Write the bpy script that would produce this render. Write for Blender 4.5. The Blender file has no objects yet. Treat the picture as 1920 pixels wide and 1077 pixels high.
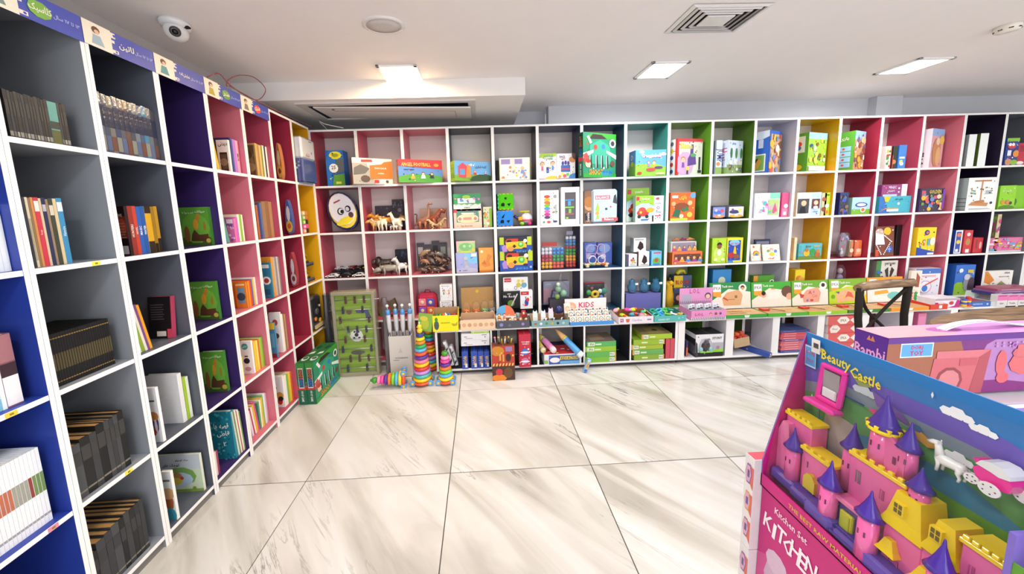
import bpy, math, random
from mathutils import Matrix, Vector
PI = math.pi
sc = bpy.context.scene
C = sc.collection
rnd = random.Random(7)

# ---------------------------------------------------------------- camera
CAM = Vector((1.4638, -2.8259, 1.4404)); F = 577.74; CX, CY = 918.57, 461.06
ROT = Matrix.Rotation(-.0287, 3, 'Z') @ Matrix.Rotation(1.4576, 3, 'X') @ Matrix.Rotation(-.0334, 3, 'Z')
cd = bpy.data.cameras.new('camera'); cam = bpy.data.objects.new('camera', cd); C.objects.link(cam)
cd.sensor_width = 36; cd.lens = F / 1920 * 36
cd.shift_x = (960 - CX) / 1920; cd.shift_y = (CY - 538.5) / 1920
cd.clip_start = .05; cd.clip_end = 60
cam.matrix_world = Matrix.Translation(CAM) @ ROT.to_4x4()
sc.camera = cam

# ---------------------------------------------------------------- world, exposure
w = bpy.data.worlds.new('world'); sc.world = w; w.use_nodes = True
w.node_tree.nodes['Background'].inputs[0].default_value = (.93, .95, 1, 1)
w.node_tree.nodes['Background'].inputs[1].default_value = .35
sc.view_settings.view_transform = 'Standard'; sc.view_settings.look = 'None'
sc.view_settings.exposure = 0.12; sc.view_settings.gamma = 1; sc.view_settings.use_curve_mapping = False
try:
    sc.cycles.max_bounces = 6; sc.cycles.diffuse_bounces = 4; sc.cycles.transparent_max_bounces = 12
    sc.cycles.caustics_reflective = False; sc.cycles.caustics_refractive = False
except Exception: pass

CEIL = 2.45
# ceiling panel lamps: (x, y, warm, power), the out-of-view ones added for fill light
LAMPS = [(2.86, -.42, 0, 1), (4.86, -.40, 0, 1), (.93, -.45, 1, 1), (1.15, -1.6, 0, 1), (3.2, -1.6, 0, 1), (5.3, -1.6, 0, 1),
         (7.2, -1.6, 0, 1), (.9, -3.0, 0, 1), (3.0, -3.3, 0, 1), (5.2, -3.3, 0, 1), (1.6, -4.6, 0, 1), (4.2, -4.6, 0, 1)]
COOL, WARM = (1, .985, .97), (1, .72, .40)
PW = 11
def lamp_light(x, y, warm, k):
    l = bpy.data.lights.new('panel_lamp_light', 'AREA'); l.shape = 'SQUARE'; l.size = .2
    l.energy = PW * k * (1.0 if not warm else 1.5); l.color = WARM if warm else COOL
    o = bpy.data.objects.new('panel_lamp_light', l); C.objects.link(o); o.location = (x, y, CEIL - .03)
    l.spread = math.radians(175)
    return o

# added fill light behind the camera, in an invented window, lifts the ceiling
wl = bpy.data.lights.new('added_window_fill', 'AREA'); wl.shape = 'RECTANGLE'; wl.size = 6.4; wl.size_y = 2.0; wl.energy = 110; wl.color = (.93, .96, 1)
wo = bpy.data.objects.new('added_window_fill', wl); C.objects.link(wo); wo.location = (3.8, -5.66, 1.25); wo.rotation_euler = (PI / 2, 0, 0)

# ---------------------------------------------------------------- helpers
def lin(h):
    if not isinstance(h, str): return h
    h = h.lstrip('#')
    if len(h) == 3: h = ''.join(a + a for a in h)
    v = [int(h[i:i + 2], 16) / 255 for i in (0, 2, 4)]
    return tuple(a / 12.92 if a <= .04045 else ((a + .055) / 1.055) ** 2.4 for a in v) + (1,)
_lc = {}
def L(h):
    if h not in _lc: _lc[h] = lin(h)
    return _lc[h]

MATS = {}
def newmat(name):
    m = bpy.data.materials.new(name); m.use_nodes = True
    nt = m.node_tree; b = nt.nodes['Principled BSDF']; MATS[name] = m
    return m, nt, b
def N(nt, t, **k):
    n = nt.nodes.new(t)
    for a, v in k.items():
        if a.startswith('i_'): n.inputs[int(a[2:])].default_value = v
        else: setattr(n, a, v)
    return n
def attr_mat(name, rough, spec=.5, noise=.06, nscale=60, coat=0, metal=0, bump=0, bscale=200):
    m, nt, b = newmat(name); lk = nt.links.new
    a = N(nt, 'ShaderNodeAttribute', attribute_name='Col')
    tc = N(nt, 'ShaderNodeTexCoord'); nz = N(nt, 'ShaderNodeTexNoise'); nz.inputs['Scale'].default_value = nscale
    mr = N(nt, 'ShaderNodeMapRange'); mr.inputs['To Min'].default_value = 1 - noise; mr.inputs['To Max'].default_value = 1 + noise
    mx = N(nt, 'ShaderNodeVectorMath', operation='SCALE')
    lk(tc.outputs['Object'], nz.inputs['Vector']); lk(nz.outputs[0], mr.inputs[0]); lk(a.outputs['Color'], mx.inputs[0]); lk(mr.outputs[0], mx.inputs['Scale'])
    lk(mx.outputs[0], b.inputs['Base Color'])
    b.inputs['Roughness'].default_value = rough; b.inputs['Specular IOR Level'].default_value = spec
    b.inputs['Coat Weight'].default_value = coat; b.inputs['Coat Roughness'].default_value = .12; b.inputs['Metallic'].default_value = metal
    if bump:
        n2 = N(nt, 'ShaderNodeTexNoise'); n2.inputs['Scale'].default_value = bscale
        bp = N(nt, 'ShaderNodeBump'); bp.inputs['Strength'].default_value = bump; bp.inputs['Distance'].default_value = .004
        lk(tc.outputs['Object'], n2.inputs['Vector']); lk(n2.outputs[0], bp.inputs['Height']); lk(bp.outputs[0], b.inputs['Normal'])
    return m
attr_mat('card', .42, .4)
attr_mat('gloss', .22, .5, noise=.03, coat=.25)
attr_mat('matte', .8, .2, noise=.1)
attr_mat('laminate', .34, .4, noise=.05, nscale=300)
attr_mat('shrink', .16, .6, noise=.05, coat=.6, bump=.5, bscale=45)
attr_mat('metal', .35, .5, metal=.85)
attr_mat('plaster', .7, .2, noise=.02, nscale=8)
def clear_mat(name, fac, rough, bscale, bump, refl=.5):
    m, nt, b = newmat(name); lk = nt.links.new; nt.nodes.remove(b); out = nt.nodes['Material Output']
    tr = N(nt, 'ShaderNodeBsdfTransparent'); gl = N(nt, 'ShaderNodeBsdfGlossy'); gl.inputs['Roughness'].default_value = rough
    df = N(nt, 'ShaderNodeBsdfDiffuse'); a = N(nt, 'ShaderNodeAttribute', attribute_name='Col')
    m1 = N(nt, 'ShaderNodeMixShader'); m2 = N(nt, 'ShaderNodeMixShader'); m1.inputs[0].default_value = fac
    lk(a.outputs['Color'], df.inputs[0]); lk(tr.outputs[0], m1.inputs[1]); lk(df.outputs[0], m1.inputs[2])
    fr = N(nt, 'ShaderNodeFresnel'); fr.inputs[0].default_value = 1.5
    ad = N(nt, 'ShaderNodeMath', operation='MULTIPLY'); ad.inputs[1].default_value = refl
    lk(fr.outputs[0], ad.inputs[0]); lk(ad.outputs[0], m2.inputs[0]); lk(m1.outputs[0], m2.inputs[1]); lk(gl.outputs[0], m2.inputs[2]); lk(m2.outputs[0], out.inputs[0])
    tc = N(nt, 'ShaderNodeTexCoord'); n2 = N(nt, 'ShaderNodeTexNoise'); n2.inputs['Scale'].default_value = bscale; n2.inputs['Distortion'].default_value = 1.2
    bp = N(nt, 'ShaderNodeBump'); bp.inputs['Strength'].default_value = bump; bp.inputs['Distance'].default_value = .01
    lk(tc.outputs['Object'], n2.inputs['Vector']); lk(n2.outputs[0], bp.inputs['Height']); lk(bp.outputs[0], gl.inputs['Normal'])
clear_mat('film', .03, .12, 14, .9, .3)
clear_mat('blister', .015, .05, 12, 1.0, .3)
clear_mat('tinted', .5, .08, 10, .2, .8)
def emit_mat(name, col, s):
    m, nt, b = newmat(name); b.inputs['Base Color'].default_value = (.8, .8, .8, 1)
    b.inputs['Emission Color'].default_value = col + (1,); b.inputs['Emission Strength'].default_value = s
emit_mat('lamp_cool', COOL, 14); emit_mat('lamp_warm', WARM, 22)

_tx = {}
def glyphs(s, bold=False):
    if (s, bold) in _tx: return _tx[(s, bold)]
    c = bpy.data.curves.new('t', 'FONT'); c.body = s; c.resolution_u = 1
    if bold: c.offset = .018
    o = bpy.data.objects.new('t', c); m = bpy.data.meshes.new_from_object(o)
    vs = [(v.co.x, v.co.y) for v in m.vertices]; fs = [tuple(p.vertices) for p in m.polygons]
    bpy.data.objects.remove(o); bpy.data.curves.remove(c); bpy.data.meshes.remove(m)
    if vs:
        x0 = min(v[0] for v in vs); x1 = max(v[0] for v in vs); y0 = min(v[1] for v in vs); y1 = max(v[1] for v in vs)
        vs = [(v[0] - (x0 + x1) / 2, v[1] - (y0 + y1) / 2) for v in vs]
        _tx[(s, bold)] = (vs, fs, x1 - x0, y1 - y0)
    else: _tx[(s, bold)] = ([], [], 1, 1)
    return _tx[(s, bold)]

# Persian letters -> joined presentation forms (isolated, final, initial, medial), in visual order
_fa = {'ا': (0xFE8D, 0xFE8E), 'د': (0xFEA9, 0xFEAA), 'ر': (0xFEAD, 0xFEAE), 'ز': (0xFEAF, 0xFEB0), 'و': (0xFEED, 0xFEEE),
       'پ': 0xFB56, 'ب': 0xFE8F, 'ت': 0xFE95, 'ج': 0xFE9D, 'ح': 0xFEA1, 'خ': 0xFEA5, 'س': 0xFEB1, 'ش': 0xFEB5, 'ص': 0xFEB9, 'ط': 0xFEC1, 'ع': 0xFEC9,
       'ف': 0xFED1, 'ق': 0xFED5, 'ک': 0xFB8E, 'گ': 0xFB92, 'ل': 0xFEDD, 'م': 0xFEE1, 'ن': 0xFEE5, 'ه': 0xFEE9, 'ی': 0xFBFC, 'چ': 0xFB7A}
def fa(t):
    out = []
    for word in t.split(' '):
        o = []
        if word[0] in '۰۱۲۳۴۵۶۷۸۹': out.append(word); continue
        for part in word.split('_'):
            for i, ch in enumerate(part):
                f = _fa[ch]; prev = i > 0 and not isinstance(_fa[part[i - 1]], tuple); nxt = i < len(part) - 1
                if isinstance(f, tuple): o.append(chr(f[1] if prev else f[0]))
                else: o.append(chr(f + (3 if prev and nxt else 1 if prev else 2 if nxt else 0)))
        out.append(''.join(reversed(o)))
    return ' '.join(reversed(out))

def clip01(P):
    for ax, s, lim in ((0, 1, 0), (0, -1, -1), (1, 1, 0), (1, -1, -1)):
        Q = []
        for i in range(len(P)):
            a, b = P[i - 1], P[i]; da, db = a[ax] * s - lim, b[ax] * s - lim
            if (da >= 0) != (db >= 0):
                t = da / (da - db); Q.append((a[0] + (b[0] - a[0]) * t, a[1] + (b[1] - a[1]) * t))
            if db >= 0: Q.append(b)
        P = Q
        if len(P) < 3: return []
    return P

class MB:
    def __init__(s, mat='card'):
        s.v = []; s.f = []; s.c = []; s.m = []; s.sm = []; s.mats = []; s.M = Matrix.Identity(4); s.use(mat); s.st = []
    def use(s, mat):
        if mat not in s.mats: s.mats.append(mat)
        s.cm = s.mats.index(mat); return s
    def push(s, M): s.st.append(s.M); s.M = s.M @ M; return s
    def pop(s): s.M = s.st.pop()
    def add(s, pts): 
        i = len(s.v); M = s.M; s.v.extend([tuple(M @ Vector(p)) for p in pts]); return i
    def face(s, idx, col, sm=False): s.f.append(idx); s.c.append(L(col)); s.m.append(s.cm); s.sm.append(sm)
    def poly(s, pts, col): i = s.add(pts); s.face(tuple(range(i, i + len(pts))), col)
    def box(s, x0, x1, y0, y1, z0, z1, col, **k):
        i = s.add([(x0, y0, z0), (x1, y0, z0), (x1, y1, z0), (x0, y1, z0), (x0, y0, z1), (x1, y0, z1), (x1, y1, z1), (x0, y1, z1)])
        for n, q in (('bottom', (0, 3, 2, 1)), ('top', (4, 5, 6, 7)), ('front', (0, 1, 5, 4)), ('right', (1, 2, 6, 5)), ('back', (2, 3, 7, 6)), ('left', (3, 0, 4, 7))):
            s.face(tuple(i + a for a in q), k.get(n, col))
    def cbox(s, x0, x1, y0, y1, z0, z1, col, c=.004, **k):
        # box with chamfered edges
        X = (x0, x1); Y = (y0, y1); Z = (z0, z1); P = []
        for a in (0, 1):
            for b in (0, 1):
                for d in (0, 1):
                    sx, sy, sz = (1, -1)[a], (1, -1)[b], (1, -1)[d]
                    P += [(X[a], Y[b] + sy * c, Z[d] + sz * c), (X[a] + sx * c, Y[b], Z[d] + sz * c), (X[a] + sx * c, Y[b] + sy * c, Z[d])]
        i = s.add(P); V = lambda a, b, d, q: i + (a * 4 + b * 2 + d) * 3 + q
        def fc(q, name=None):
            s.face(tuple(q), k.get(name, col))
        fc([V(0, 0, 0, 0), V(0, 0, 1, 0), V(0, 1, 1, 0), V(0, 1, 0, 0)], 'left'); fc([V(1, 0, 0, 0), V(1, 1, 0, 0), V(1, 1, 1, 0), V(1, 0, 1, 0)], 'right')
        fc([V(0, 0, 0, 1), V(1, 0, 0, 1), V(1, 0, 1, 1), V(0, 0, 1, 1)], 'front'); fc([V(0, 1, 0, 1), V(0, 1, 1, 1), V(1, 1, 1, 1), V(1, 1, 0, 1)], 'back')
        fc([V(0, 0, 0, 2), V(0, 1, 0, 2), V(1, 1, 0, 2), V(1, 0, 0, 2)], 'bottom'); fc([V(0, 0, 1, 2), V(1, 0, 1, 2), V(1, 1, 1, 2), V(0, 1, 1, 2)], 'top')
        for b in (0, 1):
            for d in (0, 1): fc([V(0, b, d, 1), V(1, b, d, 1), V(1, b, d, 2), V(0, b, d, 2)])
        for a in (0, 1):
            for d in (0, 1): fc([V(a, 0, d, 0), V(a, 1, d, 0), V(a, 1, d, 2), V(a, 0, d, 2)])
            for b in (0, 1): fc([V(a, b, 0, 0), V(a, b, 1, 0), V(a, b, 1, 1), V(a, b, 0, 1)])
            for b in (0, 1):
                for d in (0, 1): fc([V(a, b, d, 0), V(a, b, d, 1), V(a, b, d, 2)])
    def lathe(s, prof, col, n=12, c=(0, 0, 0), cols=None, cap=True):
        i = s.add([(c[0] + r * math.cos(2 * PI * k / n), c[1] + r * math.sin(2 * PI * k / n), c[2] + z) for r, z in prof for k in range(n)])
        for j in range(len(prof) - 1):
            for k in range(n):
                k2 = (k + 1) % n
                s.face((i + j * n + k, i + j * n + k2, i + (j + 1) * n + k2, i + (j + 1) * n + k), cols[j] if cols else col, True)
        if cap:
            s.face(tuple(i + k for k in reversed(range(n))), cols[0] if cols else col); s.face(tuple(i + (len(prof) - 1) * n + k for k in range(n)), cols[-1] if cols else col)
    def ball(s, c, r, col, n=8, m=5):
        if not hasattr(r, '__len__'): r = (r, r, r)
        i = s.add([(c[0], c[1], c[2] - r[2])] + [(c[0] + r[0] * math.sin(PI * j / m) * math.cos(2 * PI * k / n), c[1] + r[1] * math.sin(PI * j / m) * math.sin(2 * PI * k / n), c[2] - r[2] * math.cos(PI * j / m)) for j in range(1, m) for k in range(n)] + [(c[0], c[1], c[2] + r[2])])
        for k in range(n):
            s.face((i, i + 1 + (k + 1) % n, i + 1 + k), col, True); e = i + 1 + (m - 1) * n; b = i + 1 + (m - 2) * n
            s.face((b + k, b + (k + 1) % n, e), col, True)
        for j in range(m - 2):
            for k in range(n): s.face((i + 1 + j * n + k, i + 1 + j * n + (k + 1) % n, i + 1 + (j + 1) * n + (k + 1) % n, i + 1 + (j + 1) * n + k), col, True)
    def tube(s, pts, r, col, n=6, cap=True):
        pts = [Vector(p) for p in pts]; R = r if hasattr(r, '__len__') else [r] * len(pts); i0 = None; ring = []
        up = Vector((0, 0, 1)); prevx = None
        for j, p in enumerate(pts):
            d = (pts[min(j + 1, len(pts) - 1)] - pts[max(j - 1, 0)])
            d = d.normalized() if d.length > 1e-9 else Vector((0, 0, 1))
            if prevx is None: x = d.cross(up if abs(d.z) < .9 else Vector((1, 0, 0))).normalized()
            else:
                x = prevx - d * prevx.dot(d); x = x.normalized() if x.length > 1e-6 else prevx
            prevx = x; y = d.cross(x)
            ring.append([p + (x * math.cos(2 * PI * k / n) + y * math.sin(2 * PI * k / n)) * R[j] for k in range(n)])
        i = s.add([q for rg in ring for q in rg])
        for j in range(len(pts) - 1):
            for k in range(n):
                k2 = (k + 1) % n; s.face((i + j * n + k, i + j * n + k2, i + (j + 1) * n + k2, i + (j + 1) * n + k), col, True)
        if cap: s.face(tuple(i + k for k in reversed(range(n))), col); s.face(tuple(i + (len(pts) - 1) * n + k for k in range(n)), col)
    def ring(s, c, R, r, col, n=14, m=6, flat=1):
        i = s.add([(c[0] + (R + r * math.cos(2 * PI * q / m)) * math.cos(2 * PI * k / n), c[1] + (R + r * math.cos(2 * PI * q / m)) * math.sin(2 * PI * k / n), c[2] + r * flat * math.sin(2 * PI * q / m)) for k in range(n) for q in range(m)])
        for k in range(n):
            for q in range(m): s.face((i + k * m + q, i + ((k + 1) % n) * m + q, i + ((k + 1) % n) * m + (q + 1) % m, i + k * m + (q + 1) % m), col, True)
    def prism(s, P, y0, y1, col, side=None):
        # polygon in local x,z extruded along y
        n = len(P); i = s.add([(p[0], y0, p[1]) for p in P] + [(p[0], y1, p[1]) for p in P])
        s.face(tuple(range(i, i + n)), col); s.face(tuple(reversed(range(i + n, i + 2 * n))), col)
        for k in range(n): s.face((i + k, i + n + k, i + n + (k + 1) % n, i + (k + 1) % n), side or col)
    def art(s, O, U, V, W, H, items, off=.0004):
        O = Vector(O); U = Vector(U).normalized(); V = Vector(V).normalized(); Nn = U.cross(V)
        lay = off
        def put(P, col):
            P = clip01(P)
            if len(P) < 3: return
            i = s.add([O + U * (p[0] * W) + V * (p[1] * H) + Nn * lay for p in P]); s.face(tuple(range(i, i + len(P))), col)
        for it in items:
            lay += .00012; k = it[0]
            if k == 'r': put([(it[1], it[2]), (it[3], it[2]), (it[3], it[4]), (it[1], it[4])], it[5])
            elif k == 'p': put(list(it[1]), it[2])
            elif k in 'eo':
                if k == 'e': _, cx, cy, rx, ry, col = it
                else: _, cx, cy, ry, col = it; rx = ry * H / W
                n = 10 if rx * W > .012 else 6
                put([(cx + rx * math.cos(2 * PI * a / n), cy + ry * math.sin(2 * PI * a / n)) for a in range(n)], col)
            elif k == 't':
                txt, cx, cy, h, col = it[1:6]; mw = it[6] if len(it) > 6 else .96; rot = it[7] if len(it) > 7 else 0
                vs, fs, tw, th = glyphs(txt, True)
                if not vs: continue
                hh = h * H; sx = hh / th
                if abs(rot) < .1 or abs(rot) > 3:
                    if tw * sx > mw * W: sx = mw * W / tw
                else:
                    if tw * sx > mw * H: sx = mw * H / tw
                sy = min(hh / th, sx * 1.6); c_, s_ = math.cos(rot), math.sin(rot)
                i = s.add([O + U * (cx * W + a * sx * c_ - b * sy * s_) + V * (cy * H + a * sx * s_ + b * sy * c_) + Nn * (lay + .0002) for a, b in vs])
                for f in fs: s.face(tuple(i + q for q in f), col)
    def build(s, name, parent=None, loc=None, rz=None):
        me = bpy.data.meshes.new(name); me.from_pydata(s.v, [], s.f)
        for m in s.mats: me.materials.append(MATS[m])
        me.polygons.foreach_set('material_index', s.m); me.polygons.foreach_set('use_smooth', s.sm)
        ca = me.color_attributes.new('Col', 'FLOAT_COLOR', 'CORNER'); buf = []
        for f, c in zip(s.f, s.c): buf.extend(c * len(f))
        ca.data.foreach_set('color', buf); me.update()
        o = bpy.data.objects.new(name, me); C.objects.link(o)
        if parent: o.parent = parent
        if loc is not None: o.location = loc
        if rz is not None: o.rotation_euler = (0, 0, rz)
        return o

def tag(o, label=None, cat=None, group=None, kind=None):
    if label: o['label'] = label
    if cat: o['category'] = cat
    if group: o['group'] = group
    if kind: o['kind'] = kind
    return o
def rest(o, z):
    # set a thing down so its lowest point touches z
    M = o.matrix_basis; o.location.z += z + .0005 - min((M @ v.co).z for v in o.data.vertices); return o
def empty(name, label=None, cat=None, loc=(0, 0, 0), rz=0, group=None):
    o = bpy.data.objects.new(name, None); C.objects.link(o); o.location = loc; o.rotation_euler = (0, 0, rz); o.empty_display_size = .05
    return tag(o, label, cat, group)
ORD = ['first', 'second', 'third', 'fourth', 'fifth', 'sixth', 'seventh', 'eighth', 'ninth', 'tenth', 'eleventh', 'twelfth', 'thirteenth', 'fourteenth', 'fifteenth', 'sixteenth',
       'seventeenth', 'eighteenth', 'nineteenth', 'twentieth', 'twenty-first', 'twenty-second', 'twenty-third', 'twenty-fourth', 'twenty-fifth', 'twenty-sixth', 'twenty-seventh', 'twenty-eighth']

# measured positions: a picture coordinate met with a known shelf plane gives a place in the room
RT = ROT.transposed()
def pix(p):
    q = RT @ (Vector(p) - CAM); return CX + F * q.x / -q.z, CY - F * q.y / -q.z
def at(px, py, ax, val):
    d = ROT @ Vector(((px - CX) / F, -(py - CY) / F, -1)); t = (val - CAM[ax]) / d[ax]; return CAM + d * t
class Unit:
    # a wall of shelving: u runs left to right along its front, d into it, z up
    def __init__(s, rz, f, lo, hi): s.rz = rz; s.f = f; s.lo = lo; s.hi = hi
    def U(s, px, d, z):
        a, b = s.lo, s.hi
        for _ in range(40):
            m = (a + b) / 2
            if pix(s.f(m, d, z))[0] < px: a = m
            else: b = m
        return (a + b) / 2
    def Z(s, u, d, py):
        a, b = 0, 2.4
        for _ in range(40):
            m = (a + b) / 2
            if pix(s.f(u, d, m))[1] > py: a = m
            else: b = m
        return (a + b) / 2
BACK = Unit(0, lambda u, d, z: Vector((u, d, z)), -.5, 9)
LEFT = Unit(PI / 2, lambda u, d, z: Vector((.015 - d, u, z)), -2.4, .1)
BR = {1: 1.697, 2: 1.280, 3: .860, 4: .446}         # back shelf heights
LR = {1: 1.7105, 2: 1.293, 3: .873, 4: .446, 5: .048}
T = .009
def base(unit, row): return (BR if unit is BACK else LR)[row] + T if row < 10 else {10: .412, 11: .055}[row]
# ---------------------------------------------------------------- room shell
def marble():
    m, nt, b = newmat('marble'); lk = nt.links.new
    geo = N(nt, 'ShaderNodeNewGeometry'); oi = N(nt, 'ShaderNodeObjectInfo')
    cmb = N(nt, 'ShaderNodeCombineXYZ'); mul = N(nt, 'ShaderNodeMath', operation='MULTIPLY'); mul.inputs[1].default_value = 3.0
    lk(oi.outputs['Random'], mul.inputs[0]); lk(mul.outputs[0], cmb.inputs[1]); lk(mul.outputs[0], cmb.inputs[0])
    add = N(nt, 'ShaderNodeVectorMath', operation='ADD'); lk(geo.outputs['Position'], add.inputs[0]); lk(cmb.outputs[0], add.inputs[1])
    mp = N(nt, 'ShaderNodeMapping'); mp.inputs['Rotation'].default_value = (0, 0, math.radians(46)); lk(add.outputs[0], mp.inputs[0])
    st = N(nt, 'ShaderNodeMapping'); st.inputs['Scale'].default_value = (.55, 3.4, 1); lk(mp.outputs[0], st.inputs[0])
    n1 = N(nt, 'ShaderNodeTexNoise'); n1.inputs['Scale'].default_value = 1.3; n1.inputs['Detail'].default_value = 7; n1.inputs['Distortion'].default_value = .7; lk(st.outputs[0], n1.inputs['Vector'])
    r1 = N(nt, 'ShaderNodeValToRGB'); e = r1.color_ramp.elements; e[0].position = .33; e[0].color = L('#b2ada4'); e[1].position = .60; e[1].color = L('#dbdad8')
    x = r1.color_ramp.elements.new(.46); x.color = L('#cfccc6'); lk(n1.outputs[0], r1.inputs[0])
    s2 = N(nt, 'ShaderNodeMapping'); s2.inputs['Scale'].default_value = (.8, 7, 1); lk(mp.outputs[0], s2.inputs[0])
    n2 = N(nt, 'ShaderNodeTexNoise'); n2.inputs['Scale'].default_value = 1.6; n2.inputs['Detail'].default_value = 9; n2.inputs['Roughness'].default_value = .62; n2.inputs['Distortion'].default_value = 1.4; lk(s2.outputs[0], n2.inputs['Vector'])
    sub = N(nt, 'ShaderNodeMath', operation='SUBTRACT'); sub.inputs[1].default_value = .42; lk(n2.outputs[0], sub.inputs[0])
    ab = N(nt, 'ShaderNodeMath', operation='ABSOLUTE'); lk(sub.outputs[0], ab.inputs[0])
    r2 = N(nt, 'ShaderNodeMapRange'); r2.inputs['From Max'].default_value = .026; r2.inputs['To Min'].default_value = 1; r2.inputs['To Max'].default_value = 0; lk(ab.outputs[0], r2.inputs[0])
    n3 = N(nt, 'ShaderNodeTexNoise'); n3.inputs['Scale'].default_value = 1.7; lk(add.outputs[0], n3.inputs['Vector'])
    r3 = N(nt, 'ShaderNodeMapRange'); r3.inputs['From Min'].default_value = .5; r3.inputs['From Max'].default_value = .72; lk(n3.outputs[0], r3.inputs[0])
    mm = N(nt, 'ShaderNodeMath', operation='MULTIPLY'); lk(r2.outputs[0], mm.inputs[0]); lk(r3.outputs[0], mm.inputs[1])
    mx = N(nt, 'ShaderNodeMix', data_type='RGBA'); mx.inputs['B'].default_value = L('#776f65'); lk(mm.outputs[0], mx.inputs['Factor']); lk(r1.outputs[0], mx.inputs['A'])
    lk(mx.outputs['Result'], b.inputs['Base Color']); b.inputs['Roughness'].default_value = .09; b.inputs['Specular IOR Level'].default_value = .5
marble()
def plain(name, col, rough):
    m, nt, b = newmat(name); b.inputs['Base Color'].default_value = L(col); b.inputs['Roughness'].default_value = rough
plain('grout', '#4a4540', .9)

X0, X1, Y0, Y1 = -.36, 8.2, -5.6, .27
fl = MB('grout'); fl.box(X0 - .1, X1 + .1, Y0 - .1, .55, -.12, -.004, '#4a4540'); floor = fl.build('floor'); floor['kind'] = 'structure'
TS = .79; tx, ty = .4565, -1.2597
tm = MB('marble'); g = .0022; tm.cbox(g, TS - g, g, TS - g, -.02, 0, '#fff', .0012); first = None
i = -1
for i in range(-1, 10):
    for j in range(-6, 3):
        if first is None: o = first = tm.build('floor_tile', floor)
        else: o = bpy.data.objects.new('floor_tile', first.data); C.objects.link(o); o.parent = floor
        o.location = (tx + i * TS, ty + j * TS, 0)
def wallbox(name, x0, x1, y0, y1, z0, z1, col, mat='plaster'):
    b = MB(mat); b.box(x0, x1, y0, y1, z0, z1, col); o = b.build(name); o['kind'] = 'structure'; return o
wallbox('ceiling', X0 - .1, X1 + .1, Y0 - .1, .6, CEIL, CEIL + .1, '#f3efee')
wallbox('wall_back', 2.18, X1 + .1, .34, .45, 0, CEIL, '#ccced4')
wallbox('wall_recess', X0 - .1, 2.18, .50, .6, 0, CEIL, '#c8c8cf')
wallbox('trim_1', 5.47, 5.74, .27, .34, 0, CEIL - .001, '#ccced4')
wallbox('wall_left', X0 - .1, X0, Y0, .5, 0, CEIL, '#c9c5c5')
wallbox('wall_right', X1, X1 + .1, Y0, .5, 0, CEIL, '#e4e4e4')
fw = MB('plaster')
for a, b, c, d in ((X0, .6, 0, CEIL), (7.0, X1, 0, CEIL), (.6, 7.0, 0, .25), (.6, 7.0, 2.25, CEIL)): fw.box(a, b, Y0 - .1, Y0, c, d, '#ececec')  # opening made for the added window
o = fw.build('wall_front'); o['kind'] = 'structure'
fw = MB('gloss')
for x in (.6, 2.2, 3.8, 5.4, 6.95): fw.box(x, x + .05, Y0 - .06, Y0 - .01, .25, 2.25, '#5a5a5e')
for z in (.25, 2.2): fw.box(.6, 7.0, Y0 - .06, Y0 - .01, z, z + .05, '#5a5a5e')
o = fw.build('added_window_1'); o['kind'] = 'structure'  # unseen window frame, invented to hold the fill light
wallbox('trim_2', X0, 1.848, -.340, .50, 2.32, CEIL, '#efecea')     # lowered ceiling box that carries the air conditioner

# lamps
for n, (x, y, wm, k) in enumerate(LAMPS):
    wh = ['white recessed ceiling lamp above the green bookcases', 'white recessed ceiling lamp above the pink bookcases', 'warm glowing ceiling lamp in front of the air conditioner box'][n] if n < 3 else 'added white ceiling lamp out of view over the shop floor'
    e_ = empty('ceiling_lamp', wh, 'ceiling lamp', (x, y, CEIL)); 
    if n > 2: e_['group'] = 'added ceiling lamps over the shop floor'
    f = MB('gloss'); s = .14
    for a in range(4):
        f.push(Matrix.Rotation(a * PI / 2, 4, 'Z')); f.cbox(-s, s, s - .025, s, -.012, 0, '#f4f4f4', .003); f.pop()
    f.build('lamp_frame', e_)
    d = MB('lamp_warm' if wm else 'lamp_cool'); d.box(-s + .024, s - .024, -s + .024, s - .024, -.008, -.002, '#fff'); d.build('lamp_lens', e_)
    l = lamp_light(x, y, wm, k)

# ceiling speaker, camera, air vent, smoke detector
e_ = empty('ceiling_speaker', 'round white flush speaker grille in the ceiling left of the warm lamp', 'speaker', (.985, -1.035, CEIL)); e_.scale = (.83, .58, 1)
m = MB('gloss'); m.lathe([(.135, 0), (.135, -.006), (.118, -.011), (.112, -.008)], '#e4e0de', 28, cap=False); m.build('speaker_rim', e_)
m = MB('matte'); m.lathe([(.113, -.001), (.113, -.008), (.05, -.010), (.005, -.0105)], '#cfcac8', 28); m.build('speaker_grille', e_)
p = at(328, 42, 2, CEIL)
e_ = empty('security_camera', 'white dome security camera on the ceiling above the left bookcases', 'camera', (p.x, p.y, CEIL))
m = MB('gloss'); m.lathe([(.062, 0), (.064, -.012), (.058, -.026), (.048, -.03)], '#e9e9ec', 20); m.build('camera_mount', e_)
m = MB('gloss'); m.ball((0, 0, -.045), (.05, .05, .047), '#ececee', 16, 10); m.push(Matrix.Translation((.024, -.032, -.058)) @ Matrix.Rotation(math.radians(125), 4, Vector((.8, .6, 0)))); m.lathe([(.022, 0), (.022, .02), (.016, .022)], '#33343a', 14); m.lathe([(.012, .022), (.004, .026)], '#0a0a0c', 12); m.pop(); m.build('camera_ball', e_)
m = MB('matte'); m.cbox(.03, .07, -.01, .01, -.03, -.02, '#26262b', .003); m.build('mount_latch', e_)

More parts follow.
